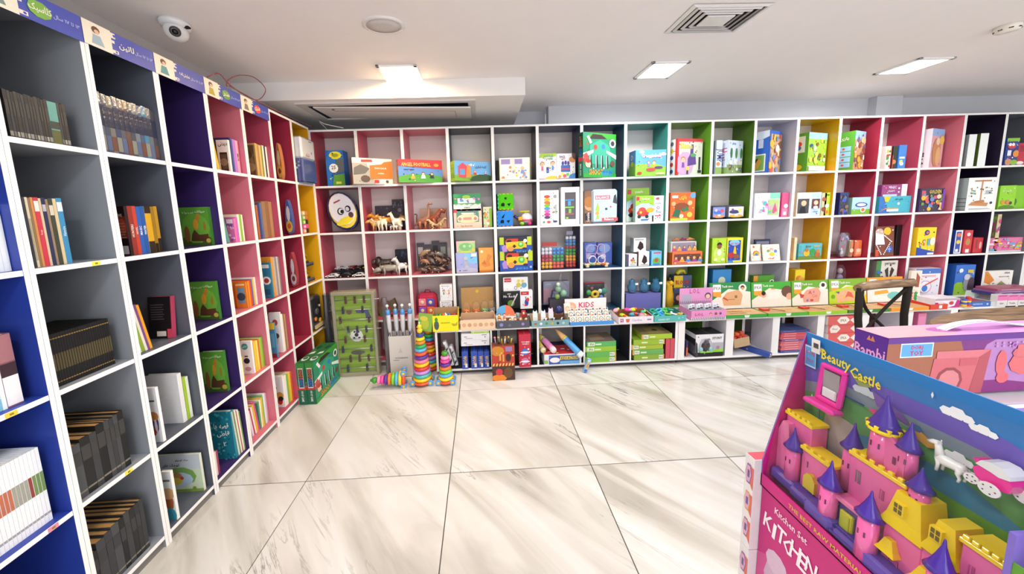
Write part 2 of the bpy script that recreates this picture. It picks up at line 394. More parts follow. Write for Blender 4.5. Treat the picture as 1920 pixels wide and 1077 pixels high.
e_ = empty('ceiling_vent', 'square white ceiling air vent with dark nested slots', 'vent', (2.80, -1.04, CEIL), 0); e_.scale = (.85, .52, 1)
m = MB('gloss')
cs = [.25, .205, .16, .115]
def sqring(m, a, b, z0, z1, col):
    for k in range(4):
        m.push(Matrix.Rotation(k * PI / 2, 4, 'Z')); m.poly([(-a, -a, z0), (a, -a, z0), (b, -b, z1), (-b, -b, z1)], col); m.poly([(-b, -b, z1), (b, -b, z1), (b, -b, z1 + .012), (-b, -b, z1 + .012)], col); m.pop()
sqring(m, .25, .222, -.004, -.010, '#e7e4e2'); m.build('vent_frame', e_)
for a, b in ((.207, .196), (.167, .156), (.127, .117)):
    m = MB('gloss'); sqring(m, a, b, -.003, -.013, '#dedad8'); m.build('vent_louvre', e_)
m = MB('gloss'); m.cbox(-.09, .09, -.09, .09, -.014, -.004, '#e3e0de', .004); m.build('vent_centre_plate', e_)
m = MB('matte'); m.box(-.222, .222, -.222, .222, -.002, -.0005, '#15151a'); m.build('vent_duct', e_)
p = at(1890, 48, 2, CEIL)
e_ = empty('smoke_detector', 'small white smoke detector on the ceiling at the right', 'smoke detector', (p.x, p.y, CEIL))
m = MB('gloss'); m.lathe([(.05, 0), (.05, -.02), (.042, -.034), (.02, -.04)], '#efe9de', 18); m.build('detector_body', e_)
m = MB('matte')
for a in range(8):
    m.push(Matrix.Rotation(a * PI / 4, 4, 'Z')); m.box(-.008, .008, -.0475, -.044, -.029, -.021, '#4a423a'); m.pop()
m.build('sensor_slot', e_)

# cassette air conditioner in the lowered box
zc = 2.32; q0 = at(543, 186, 2, zc); q1 = at(892, 186, 2, zc)
ax0, ax1, ay0, ay1 = .06, 1.46, -.285, .17
e_ = empty('air_conditioner', 'white ceiling cassette air conditioner with one flap hanging open', 'air conditioner', ((ax0 + ax1) / 2, (ay0 + ay1) / 2, zc))
W2, D2 = (ax1 - ax0) / 2, (ay1 - ay0) / 2
m = MB('gloss'); m.box(-W2, W2, -D2, -D2 + .05, -.012, 0, '#dedbd9'); m.box(-W2, W2, D2 - .05, D2, -.012, 0, '#dedbd9'); m.box(-W2, -W2 + .06, -D2 + .05, D2 - .05, -.012, 0, '#dedbd9'); m.box(W2 - .06, W2, -D2 + .05, D2 - .05, -.012, 0, '#dedbd9'); m.build('panel_frame', e_)
m = MB('matte'); m.box(-W2 + .06, W2 - .06, -D2 + .05, D2 - .05, -.003, -.001, '#202a38'); m.build('air_opening', e_)
m = MB('gloss'); m.push(Matrix.Translation((.03, D2 - .045, -.006)) @ Matrix.Rotation(math.radians(1.3), 4, 'Y') @ Matrix.Rotation(math.radians(2.2), 4, 'X')); m.cbox(-W2 + .07, W2 - .07, -2 * D2 + .115, -.0, -.012, 0, '#eeebe8', .004)
m.box(-W2 + .2, W2 - .2, -2 * D2 + .2, -2 * D2 + .204, -.0135, -.011, '#8a8683'); m.box(W2 - .204, W2 - .2, -2 * D2 + .2, -.06, -.0135, -.011, '#8a8683')
m.pop(); ig = m.build('intake_grille', e_)
for sx in (-.45, .42):
    m = MB('matte'); m.lathe([(.012, -.026), (.010, -.030), (.004, -.030)], '#77716d', 10, (sx, -.13, .0)); m.build('panel_screw', e_)

# red cable looping over the top of the left bookcases
def curve_pts(P, n=6):
    out = []
    P = [Vector(p) for p in P]; P = [P[0]] + P + [P[-1]]
    for i in range(1, len(P) - 2):
        for k in range(n):
            t = k / n; a, b, c_, d = P[i - 1], P[i], P[i + 1], P[i + 2]
            out.append(.5 * ((2 * b) + (c_ - a) * t + (2 * a - 5 * b + 4 * c_ - d) * t * t + (-a + 3 * b - 3 * c_ + d) * t ** 3))
    out.append(P[-2]); return out
pp = [(388, 145), (410, 138), (432, 160), (462, 180), (485, 187), (498, 168), (478, 146), (450, 141), (428, 150), (425, 162)]
m = MB('gloss'); m.tube(curve_pts([at(x, y, 0, -.03) for x, y in pp]), .003, '#a04850', 6); m.tube(curve_pts([at(430, 161, 0, -.03), at(470, 183, 0, -.02), at(520, 208, 0, -.01), at(575, 234, 0, 0), at(590, 238, 0, .01)]), .003, '#a0555c', 6)
tag(m.build('red_cable'), 'thin dark red cable looping above the top of the left bookcases', 'cable')
m = MB('gloss'); m.tube(curve_pts([(.12, .1, 2.21), (.10, .0, 2.26), (.16, -.02, 2.23), (.3, .0, 2.2)]), .004, '#c9c9cc', 6)
tag(m.build('white_cable'), 'white cable end lying on top of the corner bookcase', 'cable')
# ---------------------------------------------------------------- bookcases
WHT = '#f1f0ee'
def column(name, label, unit, u0, u1, ztop, rows, col, backcol, dp=.25, inner=None, bottom=None, group=None):
    t = .0135; inner = inner or col
    e = empty(name, label, 'bookcase', unit.f(u0, 0, 0), unit.rz, group); w_ = u1 - u0; z0 = bottom if bottom is not None else 0
    for x, inn in ((0, 'right'), (w_ - t, 'left')):
        m = MB('laminate'); m.box(x + .0004, x + t - .0004, 0, dp, z0, ztop, col, front=WHT); m.build('side_panel', e)
    m = MB('laminate'); m.box(t, w_ - t, .0, dp, ztop - .016, ztop, col, front=WHT, top='#d8d8d8'); m.build('top_panel', e)
    for r in rows:
        m = MB('laminate'); m.box(t, w_ - t, .0008, dp - .004, r - T, r + T, col, front=WHT); m.build('shelf', e)
    m = MB('laminate'); m.box(t, w_ - t, dp - .004, dp, z0, ztop - .016, backcol); m.build('back_panel', e)
    if rows[-1] < .2:
        m = MB('laminate'); m.box(t, w_ - t, .012, .028, 0, rows[-1] - T, '#77736f'); m.build('plinth', e)
    return e
GRY, DGR, PUR, PNK, HOT, CRM, YEL, BLU = '#8d9299', '#5a5e6a', '#3b2a62', '#cf7686', '#b84e66', '#9c2f45', '#dba51d', '#2b409a'
lc = [('blue', BLU, -1), ('mid grey', GRY, 0), ('dark grey', DGR, 1), ('deep purple', PUR, 2), ('light pink', PNK, 3), ('rose pink', HOT, 4), ('crimson', CRM, 5), ('yellow', YEL, 6)]
LY = lambda k: -.029 - (7 - k) * .254
for nm, c, k in lc:
    column('bookcase', 'tall white-edged cube bookcase with %s interior on the left wall' % nm, LEFT, LY(k), LY(k + 1), 2.2, [1.7105, 1.293, .873, .446, .048], c, c, .35)
bc = [('crimson', '#a83c50'), ('rose pink', '#bb5468'), ('light pink', '#c8707f'), ('black', '#2f2e36'), ('charcoal', '#35343c'), ('dark indigo', '#2c2d52'), ('dark teal blue', '#26506f'), ('sea green', '#2f8076'),
      ('bright green', '#5f9a22'), ('olive green', '#4f7420'), ('pale lilac grey', '#c7c7d3'), ('mustard yellow', '#dca312'), ('crimson red', '#a12c42'), ('raspberry pink', '#b5475f'), ('salmon pink', '#d57585'), ('blackish purple', '#251d33'), ('slate grey', '#6c7077'), ('plain grey', '#6c7077')]
for i, (nm, c) in enumerate(bc):
    bk = '#d8cfcc' if i < 12 else '#dccfcf'
    if i == 15: bk = c
    if i > 15: bk = c
    column('bookcase', 'tall white-edged cube bookcase with %s interior on the back wall' % nm, BACK, i * .4, i * .4 + .4, 2.189, [1.697, 1.280, .860, .446, .048], c, bk)
# filler where the two runs of bookcases meet
m = MB('laminate'); m.box(.0, -.0004 + .0, -.03, 0, 0, 2.19, WHT)
m = MB('laminate'); m.box(-.02, .0, -.028, .0, 0, 2.189, WHT); o = m.build('trim_3'); o['kind'] = 'structure'

# printed signs on the left bookcases
signs = [(0, 'کلاسیک', '#7fb04a', 'green classics label'), (1, 'لاتین', '#4a57ad', 'plain blue Latin label'), (2, 'نمایش_نامه', '#4a57ad', 'plain blue drama label'), (3, 'طنز', '#6f9a4f', 'small green humour label'), (4, 'هنری', '#e0544c', 'red label')]
SIGNWORD = [' over the mid grey bookcase', ' over the dark grey bookcase', ' over the deep purple bookcase', ' over the light pink bookcase', ' over the rose pink bookcase']
for k, word, lc_, ds in signs:
    m = MB('card'); wd = .254; z = 2.202; h = .088 if k else .09
    P = LEFT.f(LY(k), -.0015, z - h)
    m.box(0, wd - .002, -.001, .0005, 0, h, '#4853ad')
    it = [('p', [(0, 0), (.36, 0), (.36, 1), (0, 1)], '#f1e6d2'), ('r', .36, .72, .42, .95, '#f1e6d2'), ('r', .36, .08, .44, .22, '#f1e6d2'), ('r', .36, .50, .40, .62, '#f1e6d2'),
          ('o', .405, .84, .06, '#4853ad'), ('o', .41, .15, .05, '#4853ad'),
          ('o', .16, .72, .15, '#6b4a3a'), ('o', .17, .66, .10, '#e3b79a'), ('p', [(.09, .12), (.25, .12), (.21, .52), (.12, .52)], ['#7a8f8a', '#9fb4c0', '#4a8f98', '#b9a13f', '#8a7a6a'][k])]
    if lc_ != '#4a57ad': it += [('e', .56, .5, .12, .3, lc_)]
    it += [('t', fa(word), .565, .52, .34 if k != 2 else .3, '#f4eeda', .22), ('t', fa('۱۳ تا ۱۷ سال'), .83, .5, .2, '#b9c0ea', .28)]
    m.art((0, -.001, 0), (1, 0, 0), (0, 0, 1), wd - .002, h, it)
    o = m.build('shelf_sign'); o.location = P; o.rotation_euler = (0, 0, PI / 2)
    tag(o, 'blue and cream paper shelf sign with %s%s' % (ds, SIGNWORD[k]), 'sign')
# small price tags on shelf edges
for k, row, yy, c, nm in ((0, 2, .68, '#f2e23a', 'small yellow sticker on the upper mid grey shelf edge'), (0, 4, .62, '#f2e23a', 'small yellow sticker on the lower mid grey shelf edge'), (-1, 3, .62, '#f2c93a', 'small yellow sticker on the blue shelf edge'), (-1, 4, .75, '#e08a9c', 'small pink sticker on the low blue shelf edge')):
    m = MB('card'); m.box(-.012, .012, -.001, .0008, -.007, .007, c); m.box(-.004, .004, -.0016, -.001, -.003, .003, '#8a7a30')
    o = m.build('price_sticker'); o.location = LEFT.f(LY(k) + yy * .254, -.0004, LR[row]); o.rotation_euler = (0, 0, PI / 2); tag(o, nm, 'sticker')
# ---------------------------------------------------------------- books
def book(label, P, rz, t, h, col, d=.15, spine=None, top='#e9e2d0', tilt=0, group=None, mat='card', bands=None, name='book', front=None, word=None):
    # local: spine faces -y, thickness along x, origin at bottom left of the spine
    c = .0022 if t > .008 else .0012
    m = MB(mat); s_ = spine or col
    m.box(0, t, 0, .003, 0, h, s_); m.box(0, c, .003, d, 0, h, front or col); m.box(t - c, t, .003, d, 0, h, col)
    for (z0, z1, bc_) in (bands or []): m.box(.0006, t - .0006, -.0006, 0, z0 * h, z1 * h, bc_)
    if word and t > .007:
        m.art((t, -.0006, h * .12), (0, 0, 1), (-1, 0, 0), h * .76, t, [('t', word[0], .5, .5, .55, word[1])])
    o = m.build(name); o.location = P; o.rotation_euler = (0, tilt, rz)
    tag(o, label, 'book', group)
    p = MB('matte'); p.box(c, t - c, .003, d - .004, .003, h - .003, top); p.build('page_block', o)
    return o
def words(n): return ORD[n]
def cellclamp(unit, a, b, keep=0):
    off, wd = (-.029 - 7 * .254, .254) if unit is LEFT else (0, .4)
    k = math.floor(((a + b) / 2 - off) / wd); lo = off + k * wd + .0145; hi = off + (k + 1) * wd - .0145
    if b > hi: a = min(a, hi - (b - a) * .6) if keep else a - (b - hi); b = hi
    if a < lo: b = min(hi, b + lo - a); a = lo
    return a, b
def bookrow(unit, row, px0, px1, pyt, d, specs, where, dd=.15, mat='card', tilt=0, gap=.0006):
    z = base(unit, row); a = unit.U(px0, d, z); b = unit.U(px1, d, z); a, b = cellclamp(unit, a, b, 1); tot = sum(s[1] for s in specs); H = unit.Z((a + b) / 2, d, pyt) - z
    u = a; sh = math.sin(tilt) * H
    for i, s in enumerate(specs):
        t = (b - a) * s[1] / tot; k = s[3] if len(s) > 3 else {}; k = dict(k)
        ds = k.pop('ds', 'book'); dz = k.pop('dd', dd); tl = k.pop('tilt', tilt); db = k.pop('db', 0)
        lab = '%s, %s from left %s' % (ds, words(i), where)
        if abs(tl) > .01:
            book(lab, unit.f(u, d + db, z + (abs(math.sin(tl)) * t if tl > 0 else 0) + .0005), unit.rz, (t - gap) * math.cos(tl), H * s[2], s[0], d=dz, tilt=tl, mat=k.pop('mat', mat), **k)
        else:
            book(lab, unit.f(u, d + db, z + .0004), unit.rz, t - gap, H * s[2], s[0], d=dz, mat=k.pop('mat', mat), **k)
        u += t
    return a, b, z, H

# flat things that face the room: books showing its cover and boxes
def faced(name, label, cat, unit, px0, px1, pyt, row, d, dp, base_col, front=(), left=None, right=None, top=None, rot=0, lean=0, w=None, u=None, h=None, group=None, mat='card', z=None, pages=None, sides=None, kids=None, c=.0016):
    z = (base(unit, row) if z is None else z) + .0006
    if w is None: a = unit.U(px0, d, z); b = unit.U(px1, d, z); a, b = cellclamp(unit, a, b) if d >= 0 and rot == 0 and row < 10 else (a, b); w = b - a; a_ = a
    else: a_ = unit.U(px0, d, z)
    if h is None: h = unit.Z(a_ + w / 2, d, pyt) - z
    m = MB(mat); sd = sides or base_col
    if len(front) > 5 and w > .06:   # fine printed detail between the large shapes
        cs_ = [x for q in front for x in q[1:] if isinstance(x, str) and x[0] == '#']; nb = 2 if front[1][0] != 't' else 1; ar = w / h
        front = list(front[:nb]) + scat(len(front) * 7 + int(px0 * 3), 20, cs_, .01, .03, .08, .92) + list(front[nb:])
    m.cbox(0, w, 0, dp, 0, h, base_col, c, left=sd, right=sd)
    for it_, O, U_, V_, W_ in ((front, (0, 0, 0), (1, 0, 0), (0, 0, 1), w), (left, (0, dp, 0), (0, -1, 0), (0, 0, 1), dp), (right, (w, 0, 0), (0, 1, 0), (0, 0, 1), dp)):
        if it_: m.art(O, U_, V_, W_, h, it_)
    if top: m.art((0, 0, h), (1, 0, 0), (0, 1, 0), w, dp, top)
    else:
        m.box(w * .5 - .0005, w * .5 + .0005, .002, dp - .002, h, h + .0004, '#cfcabf') if dp > .05 else None
    o = m.build(name); 
    if kids: kids(o, w, h, dp)
    if pages:
        p = MB('matte'); p.box(.002, w + .0008, .0025, dp - .0025, .002, h + .0008, pages); p.build('page_block', o)
    M = Matrix.Translation(unit.f(a_, d, z + abs(math.sin(lean)) * dp)) @ Matrix.Rotation(unit.rz + rot, 4, 'Z') @ Matrix.Rotation(lean, 4, 'X')
    o.matrix_world = M
    return tag(o, label, cat, group)
def backto(unit, u, d, z, px0):
    a, b = .03, .335 - d
    for _ in range(30):
        m_ = (a + b) / 2
        if pix(unit.f(u, d + m_, z))[0] > px0: a = m_
        else: b = m_
    return (a + b) / 2
def FBOOK(label, unit, px0, px1, pyt, row, d, dp, col, front=(), sides=None, lean=0, h=None):
    # a book standing with its cover seen from the left: cover on the -x side, spine to the room
    z = base(unit, row) + .0006; t = min(.02, max(dp, .012)); u = unit.U(px1, d, z) - t; off = -.029 - 7 * .254; k = math.floor((unit.U((px0 + px1) / 2, d, z) - off) / .254)
    u = min(u, off + (k + 1) * .254 - .015 - t - abs(lean) * .1); u = max(u, off + k * .254 + .0145); a, b = .03, .335 - d
    for _ in range(30):
        m_ = (a + b) / 2
        if pix(unit.f(u, d + m_, z))[0] > px0: a = m_
        else: b = m_
    D = (a + b) / 2; h = h or unit.Z(u, d, pyt) - z; m = MB('card'); c = .0016; s_ = sides or col
    m.box(0, t, 0, .003, 0, h, s_); m.box(0, c, .003, D, 0, h, col); m.box(t - c, t, .003, D, 0, h, s_); m.art((0, D, 0), (0, -1, 0), (0, 0, 1), D, h, list(front))
    o = m.build('book', None, unit.f(u, d, z + (.0 if not lean else .001)), unit.rz)
    if lean: o.rotation_euler = (0, .1, unit.rz)
    p = MB('matte'); p.box(c, t - c, .003, D - .003, .003, h - .003, '#ece6d6'); p.build('page_block', o)
    return tag(o, label, 'book')
BOX = lambda label, *a, **k: faced(k.pop('name', 'toy_box'), label, k.pop('cat', 'toy box'), *a, **k)

# art macros, all in 0..1 face coordinates
def kid(x, y, s, hair='#4a2a18', shirt='#d8432f', skin='#f0c39c'):
    return [('p', [(x - s * .42, y - s * 1.5), (x + s * .42, y - s * 1.5), (x + s * .28, y - s * .4), (x - s * .28, y - s * .4)], shirt), ('o', x, y + s * .12, s * .56, hair), ('o', x, y - .02 * s, s * .47, skin),
            ('o', x - s * .16, y, s * .07, '#2a1a14'), ('o', x + s * .16, y, s * .07, '#2a1a14'), ('r', x - s * .12, y - s * .28, x + s * .12, y - s * .22, '#c8453a')]
def cloud(x, y, s, c='#f6fbff'): return [('o', x - s * .8, y, s * .6, c), ('o', x, y + s * .2, s * .8, c), ('o', x + s * .8, y, s * .55, c)]
def flower(x, y, s, c='#e24b8a'): return [('o', x + s * math.cos(a), y + s * math.sin(a), s * .62, c) for a in (0, 1.26, 2.51, 3.77, 5.03)] + [('o', x, y, s * .5, '#f9d44a')]
def car(x, y, s, c='#d8322a'): return [('r', x - s, y, x + s, y + s * .5, c), ('p', [(x - s * .6, y + s * .5), (x + s * .5, y + s * .5), (x + s * .3, y + s), (x - s * .4, y + s)], '#bfe3f5'), ('o', x - s * .5, y, s * .28, '#222'), ('o', x + s * .5, y, s * .28, '#222')]
def animal(x, y, s, c='#c98a3a'): return [('e', x, y, s * 1.1, s * .6, c), ('o', x + s * .95, y + s * .6, s * .45, c), ('r', x - s * .8, y - s, x - s * .5, y, c), ('r', x + s * .5, y - s, x + s * .8, y, c), ('o', x + s * 1.1, y + s * .7, s * .09, '#1a1210')]
def land(sky='#8fc8ee', g1='#74b53a', g2='#4f962c'): return [('r', 0, 0, 1, 1, sky), ('e', .25, .05, .6, .42, g1), ('e', .85, 0, .6, .38, g2)]
def tree(x, y, s, c='#3f8a34'): return [('r', x - s * .1, y - s * .9, x + s * .1, y, '#6d4a2c'), ('o', x, y + s * .2, s * .6, c), ('o', x, y + s * .7, s * .4, c)]
def scat(seed, n, cols, s0=.03, s1=.09, y0=.05, y1=.9):
    r = random.Random(seed); out = []
    for i in range(n):
        x, y, s, c = r.uniform(.06, .94), r.uniform(y0, y1), r.uniform(s0, s1), r.choice(cols)
        out.append(('o', x, y, s, c) if r.random() < .6 else ('p', [(x - s, y - s * .5), (x + s * .9, y - s * .7), (x + s * .7, y + s), (x - s * .6, y + s * .8)], c))
    return out
def lines(x0, x1, y0, y1, n, c): return [('r', x0, y0 + (y1 - y0) * i / n, x1 - (i % 2) * .1 * (x1 - x0), y0 + (y1 - y0) * (i + .4) / n, c) for i in range(n)]

# ------- blue bookcase (k = -1)
W = 'on the upper blue shelf'
bookrow(LEFT, 2, -46, 37, 383, .03, [('#e6e6ea', 3, 1, dict(ds='thick white book', bands=[(.1, .2, '#d88a4a')])), ('#f3ebe6', 1, 1, dict(ds='slim cream book')), ('#e4e9ec', 2.2, .99, dict(ds='white book with faint black title', bands=[(.5, .85, '#9aa0a4')])), ('#e9eeee', 1.6, 1, dict(ds='white book next to the bare blue panel'))], W, .2)
W = 'on the middle blue shelf'
bookrow(LEFT, 3, -30, 46, 634, .03, [('#e8eaf0', 2, .8, dict(ds='white book')), ('#7fb9d4', 1.1, .82, dict(ds='pale blue book', bands=[(.2, .6, '#e8f2f2')])), ('#dfeef0', .8, .83, dict(ds='pale striped slim book')), ('#7c5058', 2.8, 1, dict(ds='tall dusty red-brown book with white label', bands=[(.02, .42, '#e9e6e8'), (.42, .6, '#3a2630'), (.62, .99, '#9c6a70')]))], W, .2)
W = 'in the low blue-bookcase series'
sp = []
for i in range(20):
    c = ['#a8564a', '#b04a3e', '#b86a4e', '#9a9a8e', '#8b3a38'][min(4, i // 4)] if i < 17 else '#6e8a4e'
    sp.append(('#e9ebee', 1, 1, dict(ds='white paperback with %s band' % ('green' if i >= 17 else ['rust', 'brick red', 'tan red', 'grey', 'dark red'][min(4, i // 4)]), bands=[(.42, .68, c), (.1, .13, '#9a9aa0')], top='#e8ecf0')))
bookrow(LEFT, 4, -60, 100, 880, .03, sp, W, .2)
# ------- mid grey bookcase (k = 0)
W = 'on the top mid grey shelf'
sp = []
for i in range(16): sp.append((['#2c2b30', '#3a3a3c', '#25262c', '#33302e'][i % 4], .9 + .3 * (i % 3 == 0), 1 - .01 * (i % 3), dict(ds='thin black paperback', bands=[(.06, .16, ['#8c8a84', '#6f6c66', '#a09a8c'][i % 3]), (.5, .8, '#3e3c3a')], top='#cfc8b8')))
sp.insert(13, ('#5f9a90', 3.1, .98, dict(ds='teal paperback showing part of its cover', bands=[(.02, .35, '#5a5a30'), (.38, .55, '#3a3a38')], top='#cfc8b8')))
bookrow(LEFT, 1, 21, 135, 182, .03, sp, W, .2)
W = 'in the colourful mid grey row'
bookrow(LEFT, 2, 66, 137, 371, .03, [('#3a3a44', .8, 1, dict(ds='thin dark paperback')), ('#d8ceb4', .8, 1, dict(ds='cream paperback', bands=[(.1, .7, '#b0a48c')])), ('#8d7350', .7, .99, dict(ds='brown paperback')), ('#c98a54', .8, 1, dict(ds='orange tan paperback')),
    ('#c23a4c', 1.5, 1, dict(ds='bright red paperback', bands=[(.8, .95, '#eedfd8')], word=('Rouge', '#e8c8c0'))), ('#c9b89a', .8, .99, dict(ds='beige paperback')), ('#2c2f50', 1.2, 1, dict(ds='navy paperback', bands=[(.8, .9, '#b0aebc')])), ('#8f7a64', .8, .98, dict(ds='tan paperback')),
    ('#3e4236', 1.4, .99, dict(ds='dark olive paperback', bands=[(.75, .9, '#c8c4b0')])), ('#cbb994', 1.1, .99, dict(ds='light beige paperback')), ('#3b86b4', 1.8, 1, dict(ds='bright blue paperback', bands=[(.8, .94, '#dbe6ea')], word=('Histoire', '#cfe3ee')))], W, .2)
W = 'in the black boxed series'
bookrow(LEFT, 3, 110, 217, 612, .03, [('#17171b', 1, 1, dict(ds='slim black book with brass lettering', bands=[(.08, .10, '#8a7038'), (.3, .62, '#4f4730'), (.9, .92, '#8a7038')], top=['#b9a06a', '#d7cfb4', '#4c6a6c', '#c9a878'][i % 4])) for i in range(24)], W, .2)
W = 'on the fourth mid grey shelf'
sp = []
for i in range(8):
    c = ['#47494e', '#1b1c1f', '#36383c', '#151619', '#3d3f43', '#323438', '#404246', '#17181b'][i]
    sp.append((c, [1.5, 1.7, 1.3, 1.5, 1.0, .9, .9, 1.2][i], [.88, .93, .92, 1, .99, .98, 1, 1.02][i], dict(ds=['mid grey', 'black', 'charcoal', 'jet black', 'grey', 'dull grey', 'pale charcoal', 'glossy black'][i] + ' hardback with brown page tops', top='#a9814e', bands=[(.1, .13, '#7a7468'), (.6, .85, '#3a3a3a')], dd=.24)))
bookrow(LEFT, 4, 152, 247, 797, .02, sp, W, .24)
W = 'on the bottom mid grey shelf'
sp = []
for i in range(9):
    c = ['#1c1c1f', '#3b3c40', '#323337', '#424448', '#17181b', '#37393d', '#1e1f22', '#2a2b2e', '#323438'][i]
    sp.append((c, [1, 1.5, 1.2, 1.4, 1, 1.1, 1, .9, .9][i], [.8, .9, .93, .96, .97, 1, .99, 1, 1.01][i], dict(ds=['black', 'grey', 'charcoal', 'light charcoal', 'jet black', 'dark grey', 'soft black', 'smoky', 'dull grey'][i] + ' hardback with brown page tops', top='#a9814e', bands=[(.08, .11, '#7a7468'), (.55, .8, '#343538')], dd=.24)))
bookrow(LEFT, 5, 186, 282, 975, .02, sp, W, .24)
# ------- dark grey bookcase (k = 1)
W = 'on the top dark grey shelf'
bookrow(LEFT, 1, 194, 304, 190, .02, [(['#6a6f7c', '#4c5264', '#74726a', '#3f4a68', '#5a5a64', '#66504a', '#4a4f5c', '#72787f', '#4a5f7a', '#4a7f9c', '#666b74', '#4e4a52'][i], 1, [1.02, 1, .99, 1.01, 1, 1, .99, 1, .98, 1, .99, .97][i], dict(ds='film-wrapped grey hardback', mat='shrink', bands=[(.05, .3, ['#86867c', '#5a6686', '#704c3c'][i % 3]), (.45, .8, '#33364a')], top='#9a9a9a')) for i in range(12)], W, .22)
W = 'on the second dark grey shelf'
FBOOK('black and red paperback showing its cover in the dark grey bookcase', LEFT, 227, 252, 387, 2, .03, .012, '#241216', [('r', 0, .35, 1, .8, '#7a2f26'), ('e', .6, .6, .4, .16, '#b0472f'), ('t', 'LOWE', .4, .82, .08, '#d8c8b8', .7), ('r', .3, .03, .9, .2, '#e0ddd6')] + lines(.1, .9, .36, .7, 6, '#b87a60'))
bookrow(LEFT, 2, 252, 306, 387, .03, [('#8a2f28', 1.1, 1, dict(ds='red and black paperback with white lettering', word=('HUNTERS', '#e9dfd0'))), ('#b8402e', .9, 1, dict(ds='bright red paperback with white lettering', word=('HOWL', '#e9dfd0'))), ('#2b58a8', 1.1, .99, dict(ds='blue paperback with white lettering', word=('MAGIC', '#e4e9f4'))), ('#24529a', 1, 1, dict(ds='deep blue paperback with white lettering', word=('WATER', '#e4e9f4'))), ('#c99a22', 1.6, 1, dict(ds='golden yellow paperback with dark foot', bands=[(0, .25, '#2a2018'), (.85, 1, '#2a2018')])), ('#8c6a1c', .9, .99, dict(ds='dark gold paperback', bands=[(0, .2, '#1c1610')])), ('#a8801e', .9, 1, dict(ds='gold and black paperback', bands=[(0, .3, '#1c1610')]))], W, .13)
W = 'in the leaning dark grey row'
bookrow(LEFT, 3, 262, 287, 571, .03, [('#d8e3cf', .8, 1, dict(ds='pale green slim book')), ('#8fae3a', 1, 1.02, dict(ds='lime green slim book')), ('#e7e2d6', .8, 1.03, dict(ds='cream slim book')), ('#7a4a8a', .7, 1.02, dict(ds='purple slim book')), ('#e3a024', .8, 1, dict(ds='orange yellow slim book'))], W, .14, tilt=-.14)
FBOOK('black paperback with pink spine showing its cover in the dark grey bookcase', LEFT, 280, 331, 558, 3, .05, .02, '#17151a', [('r', .35, .05, .75, .17, '#e4e0dc'), ('r', .8, 0, 1, .22, '#d8465f')] + lines(.12, .7, .45, .85, 7, '#4a464c'), lean=-.16, sides='#b0405c')
FBOOK('large blank white book showing its cover in the dark grey bookcase', LEFT, 286, 352, 703, 4, .04, .05, '#e6e7e9', [('o', .3, .28, .05, '#8a8c90'), ('o', .3, .28, .035, '#e6e7e9'), ('r', .24, .2, .36, .21, '#9a9ca0')], sides='#dfe0e2')
bookrow(LEFT, 4, 353, 363, 704, .04, [('#a6c43a', 1, .98, dict(ds='lime green slim book')), ('#e8ecd8', 1, .95, dict(ds='cream slim book'))], 'behind the blank white book', .16)
FBOOK('small white book with purple figure on its cover before the blank white one', LEFT, 284, 312, 728, 4, .01, .012, '#f0f0f0', [('e', .55, .36, .32, .2, '#5a3a7a'), ('o', .5, .48, .09, '#c8834a'), ('e', .62, .3, .12, .14, '#f0f0f0'), ('e', .4, .2, .2, .08, '#b34a3a'), ('r', .25, .75, .8, .78, '#5a5a60')])
it = [('r', 0, 0, 1, 1, '#cfe0c0'), ('r', 0, .62, 1, 1, '#c9d3dc'), ('e', .52, .42, .36, .26, '#7fae5a'), ('e', .5, .34, .3, .2, '#b9d3ea'), ('o', .45, .42, .12, '#c08a5a'), ('e', .42, .3, .14, .1, '#d9c24a'), ('o', .55, .38, .05, '#c84a3a'), ('r', 0, 0, 1, .08, '#8aa34a'), ('o', .8, .1, .05, '#7f9a3a'),
      ('t', fa('مداد کوچولو'), .6, .86, .07, '#3a3a40', .6), ('t', fa('کوچک های'), .35, .73, .1, '#3a3030', .5)]
FBOOK('landscape picture book with a painted field cover on the dark grey bottom shelf', LEFT, 300, 387, 852, 5, .02, .012, '#d5dbc8', it)
bookrow(LEFT, 5, 386, 402, 850, .03, [('#c9a83a', .7, 1, dict(ds='mustard thin picture book')), ('#b03a34', 1, .99, dict(ds='red thin picture book')), ('#e7d9cf', .8, .98, dict(ds='cream thin picture book')), ('#a33a5a', .7, .97, dict(ds='magenta thin picture book'))], 'beside the landscape picture book', .16)
FBOOK('small booklet with a brown and teal picture in front of the landscape picture book', LEFT, 314, 338, 885, 5, .01, .006, '#e9ecea', [('e', .5, .38, .4, .2, '#b5643a'), ('e', .5, .1, .5, .16, '#3f9ab0'), ('o', .5, .55, .12, '#d9a878'), ('r', .2, .8, .85, .84, '#6a6a70')])
# ------- purple bookcase (k = 2)
def greenbook(r, x0, x1, pt, ds):
    it = [('r', 0, 0, 1, 1, '#5b9c35'), ('e', .5, .0, .7, .3, '#4a5f28'), ('e', .5, .45, .5, .4, '#6fae3c'), ('p', [(.42, .45), (.55, .42), (.7, .8), (.62, .84), (.46, .62)], '#c9822e'), ('e', .52, .55, .09, .14, '#d9a032'), ('p', [(.3, .12), (.9, .1), (.92, .3), (.6, .28), (.45, .42), (.35, .3)], '#5e3b26'), ('e', .18, .3, .1, .22, '#8a5a2a'), ('e', .82, .5, .05, .12, '#a87a30'), ('o', .9, .12, .06, '#c8b24a'),
          ('t', fa('حیوانات'), .72, .88, .08, '#e8f2c8', .4), ('t', fa('شهر و دریا ها'), .3, .86, .07, '#e8f2c8', .4)]
    return FBOOK('green bird picture book %s' % ds, LEFT, x0, x1, pt, r, .04, .018, '#4f8a30', it, sides='#3f7a30')
greenbook(2, 345, 404, 388, 'on the second shelf of the purple bookcase')
greenbook(3, 362, 417, 528, 'on the third shelf of the purple bookcase')
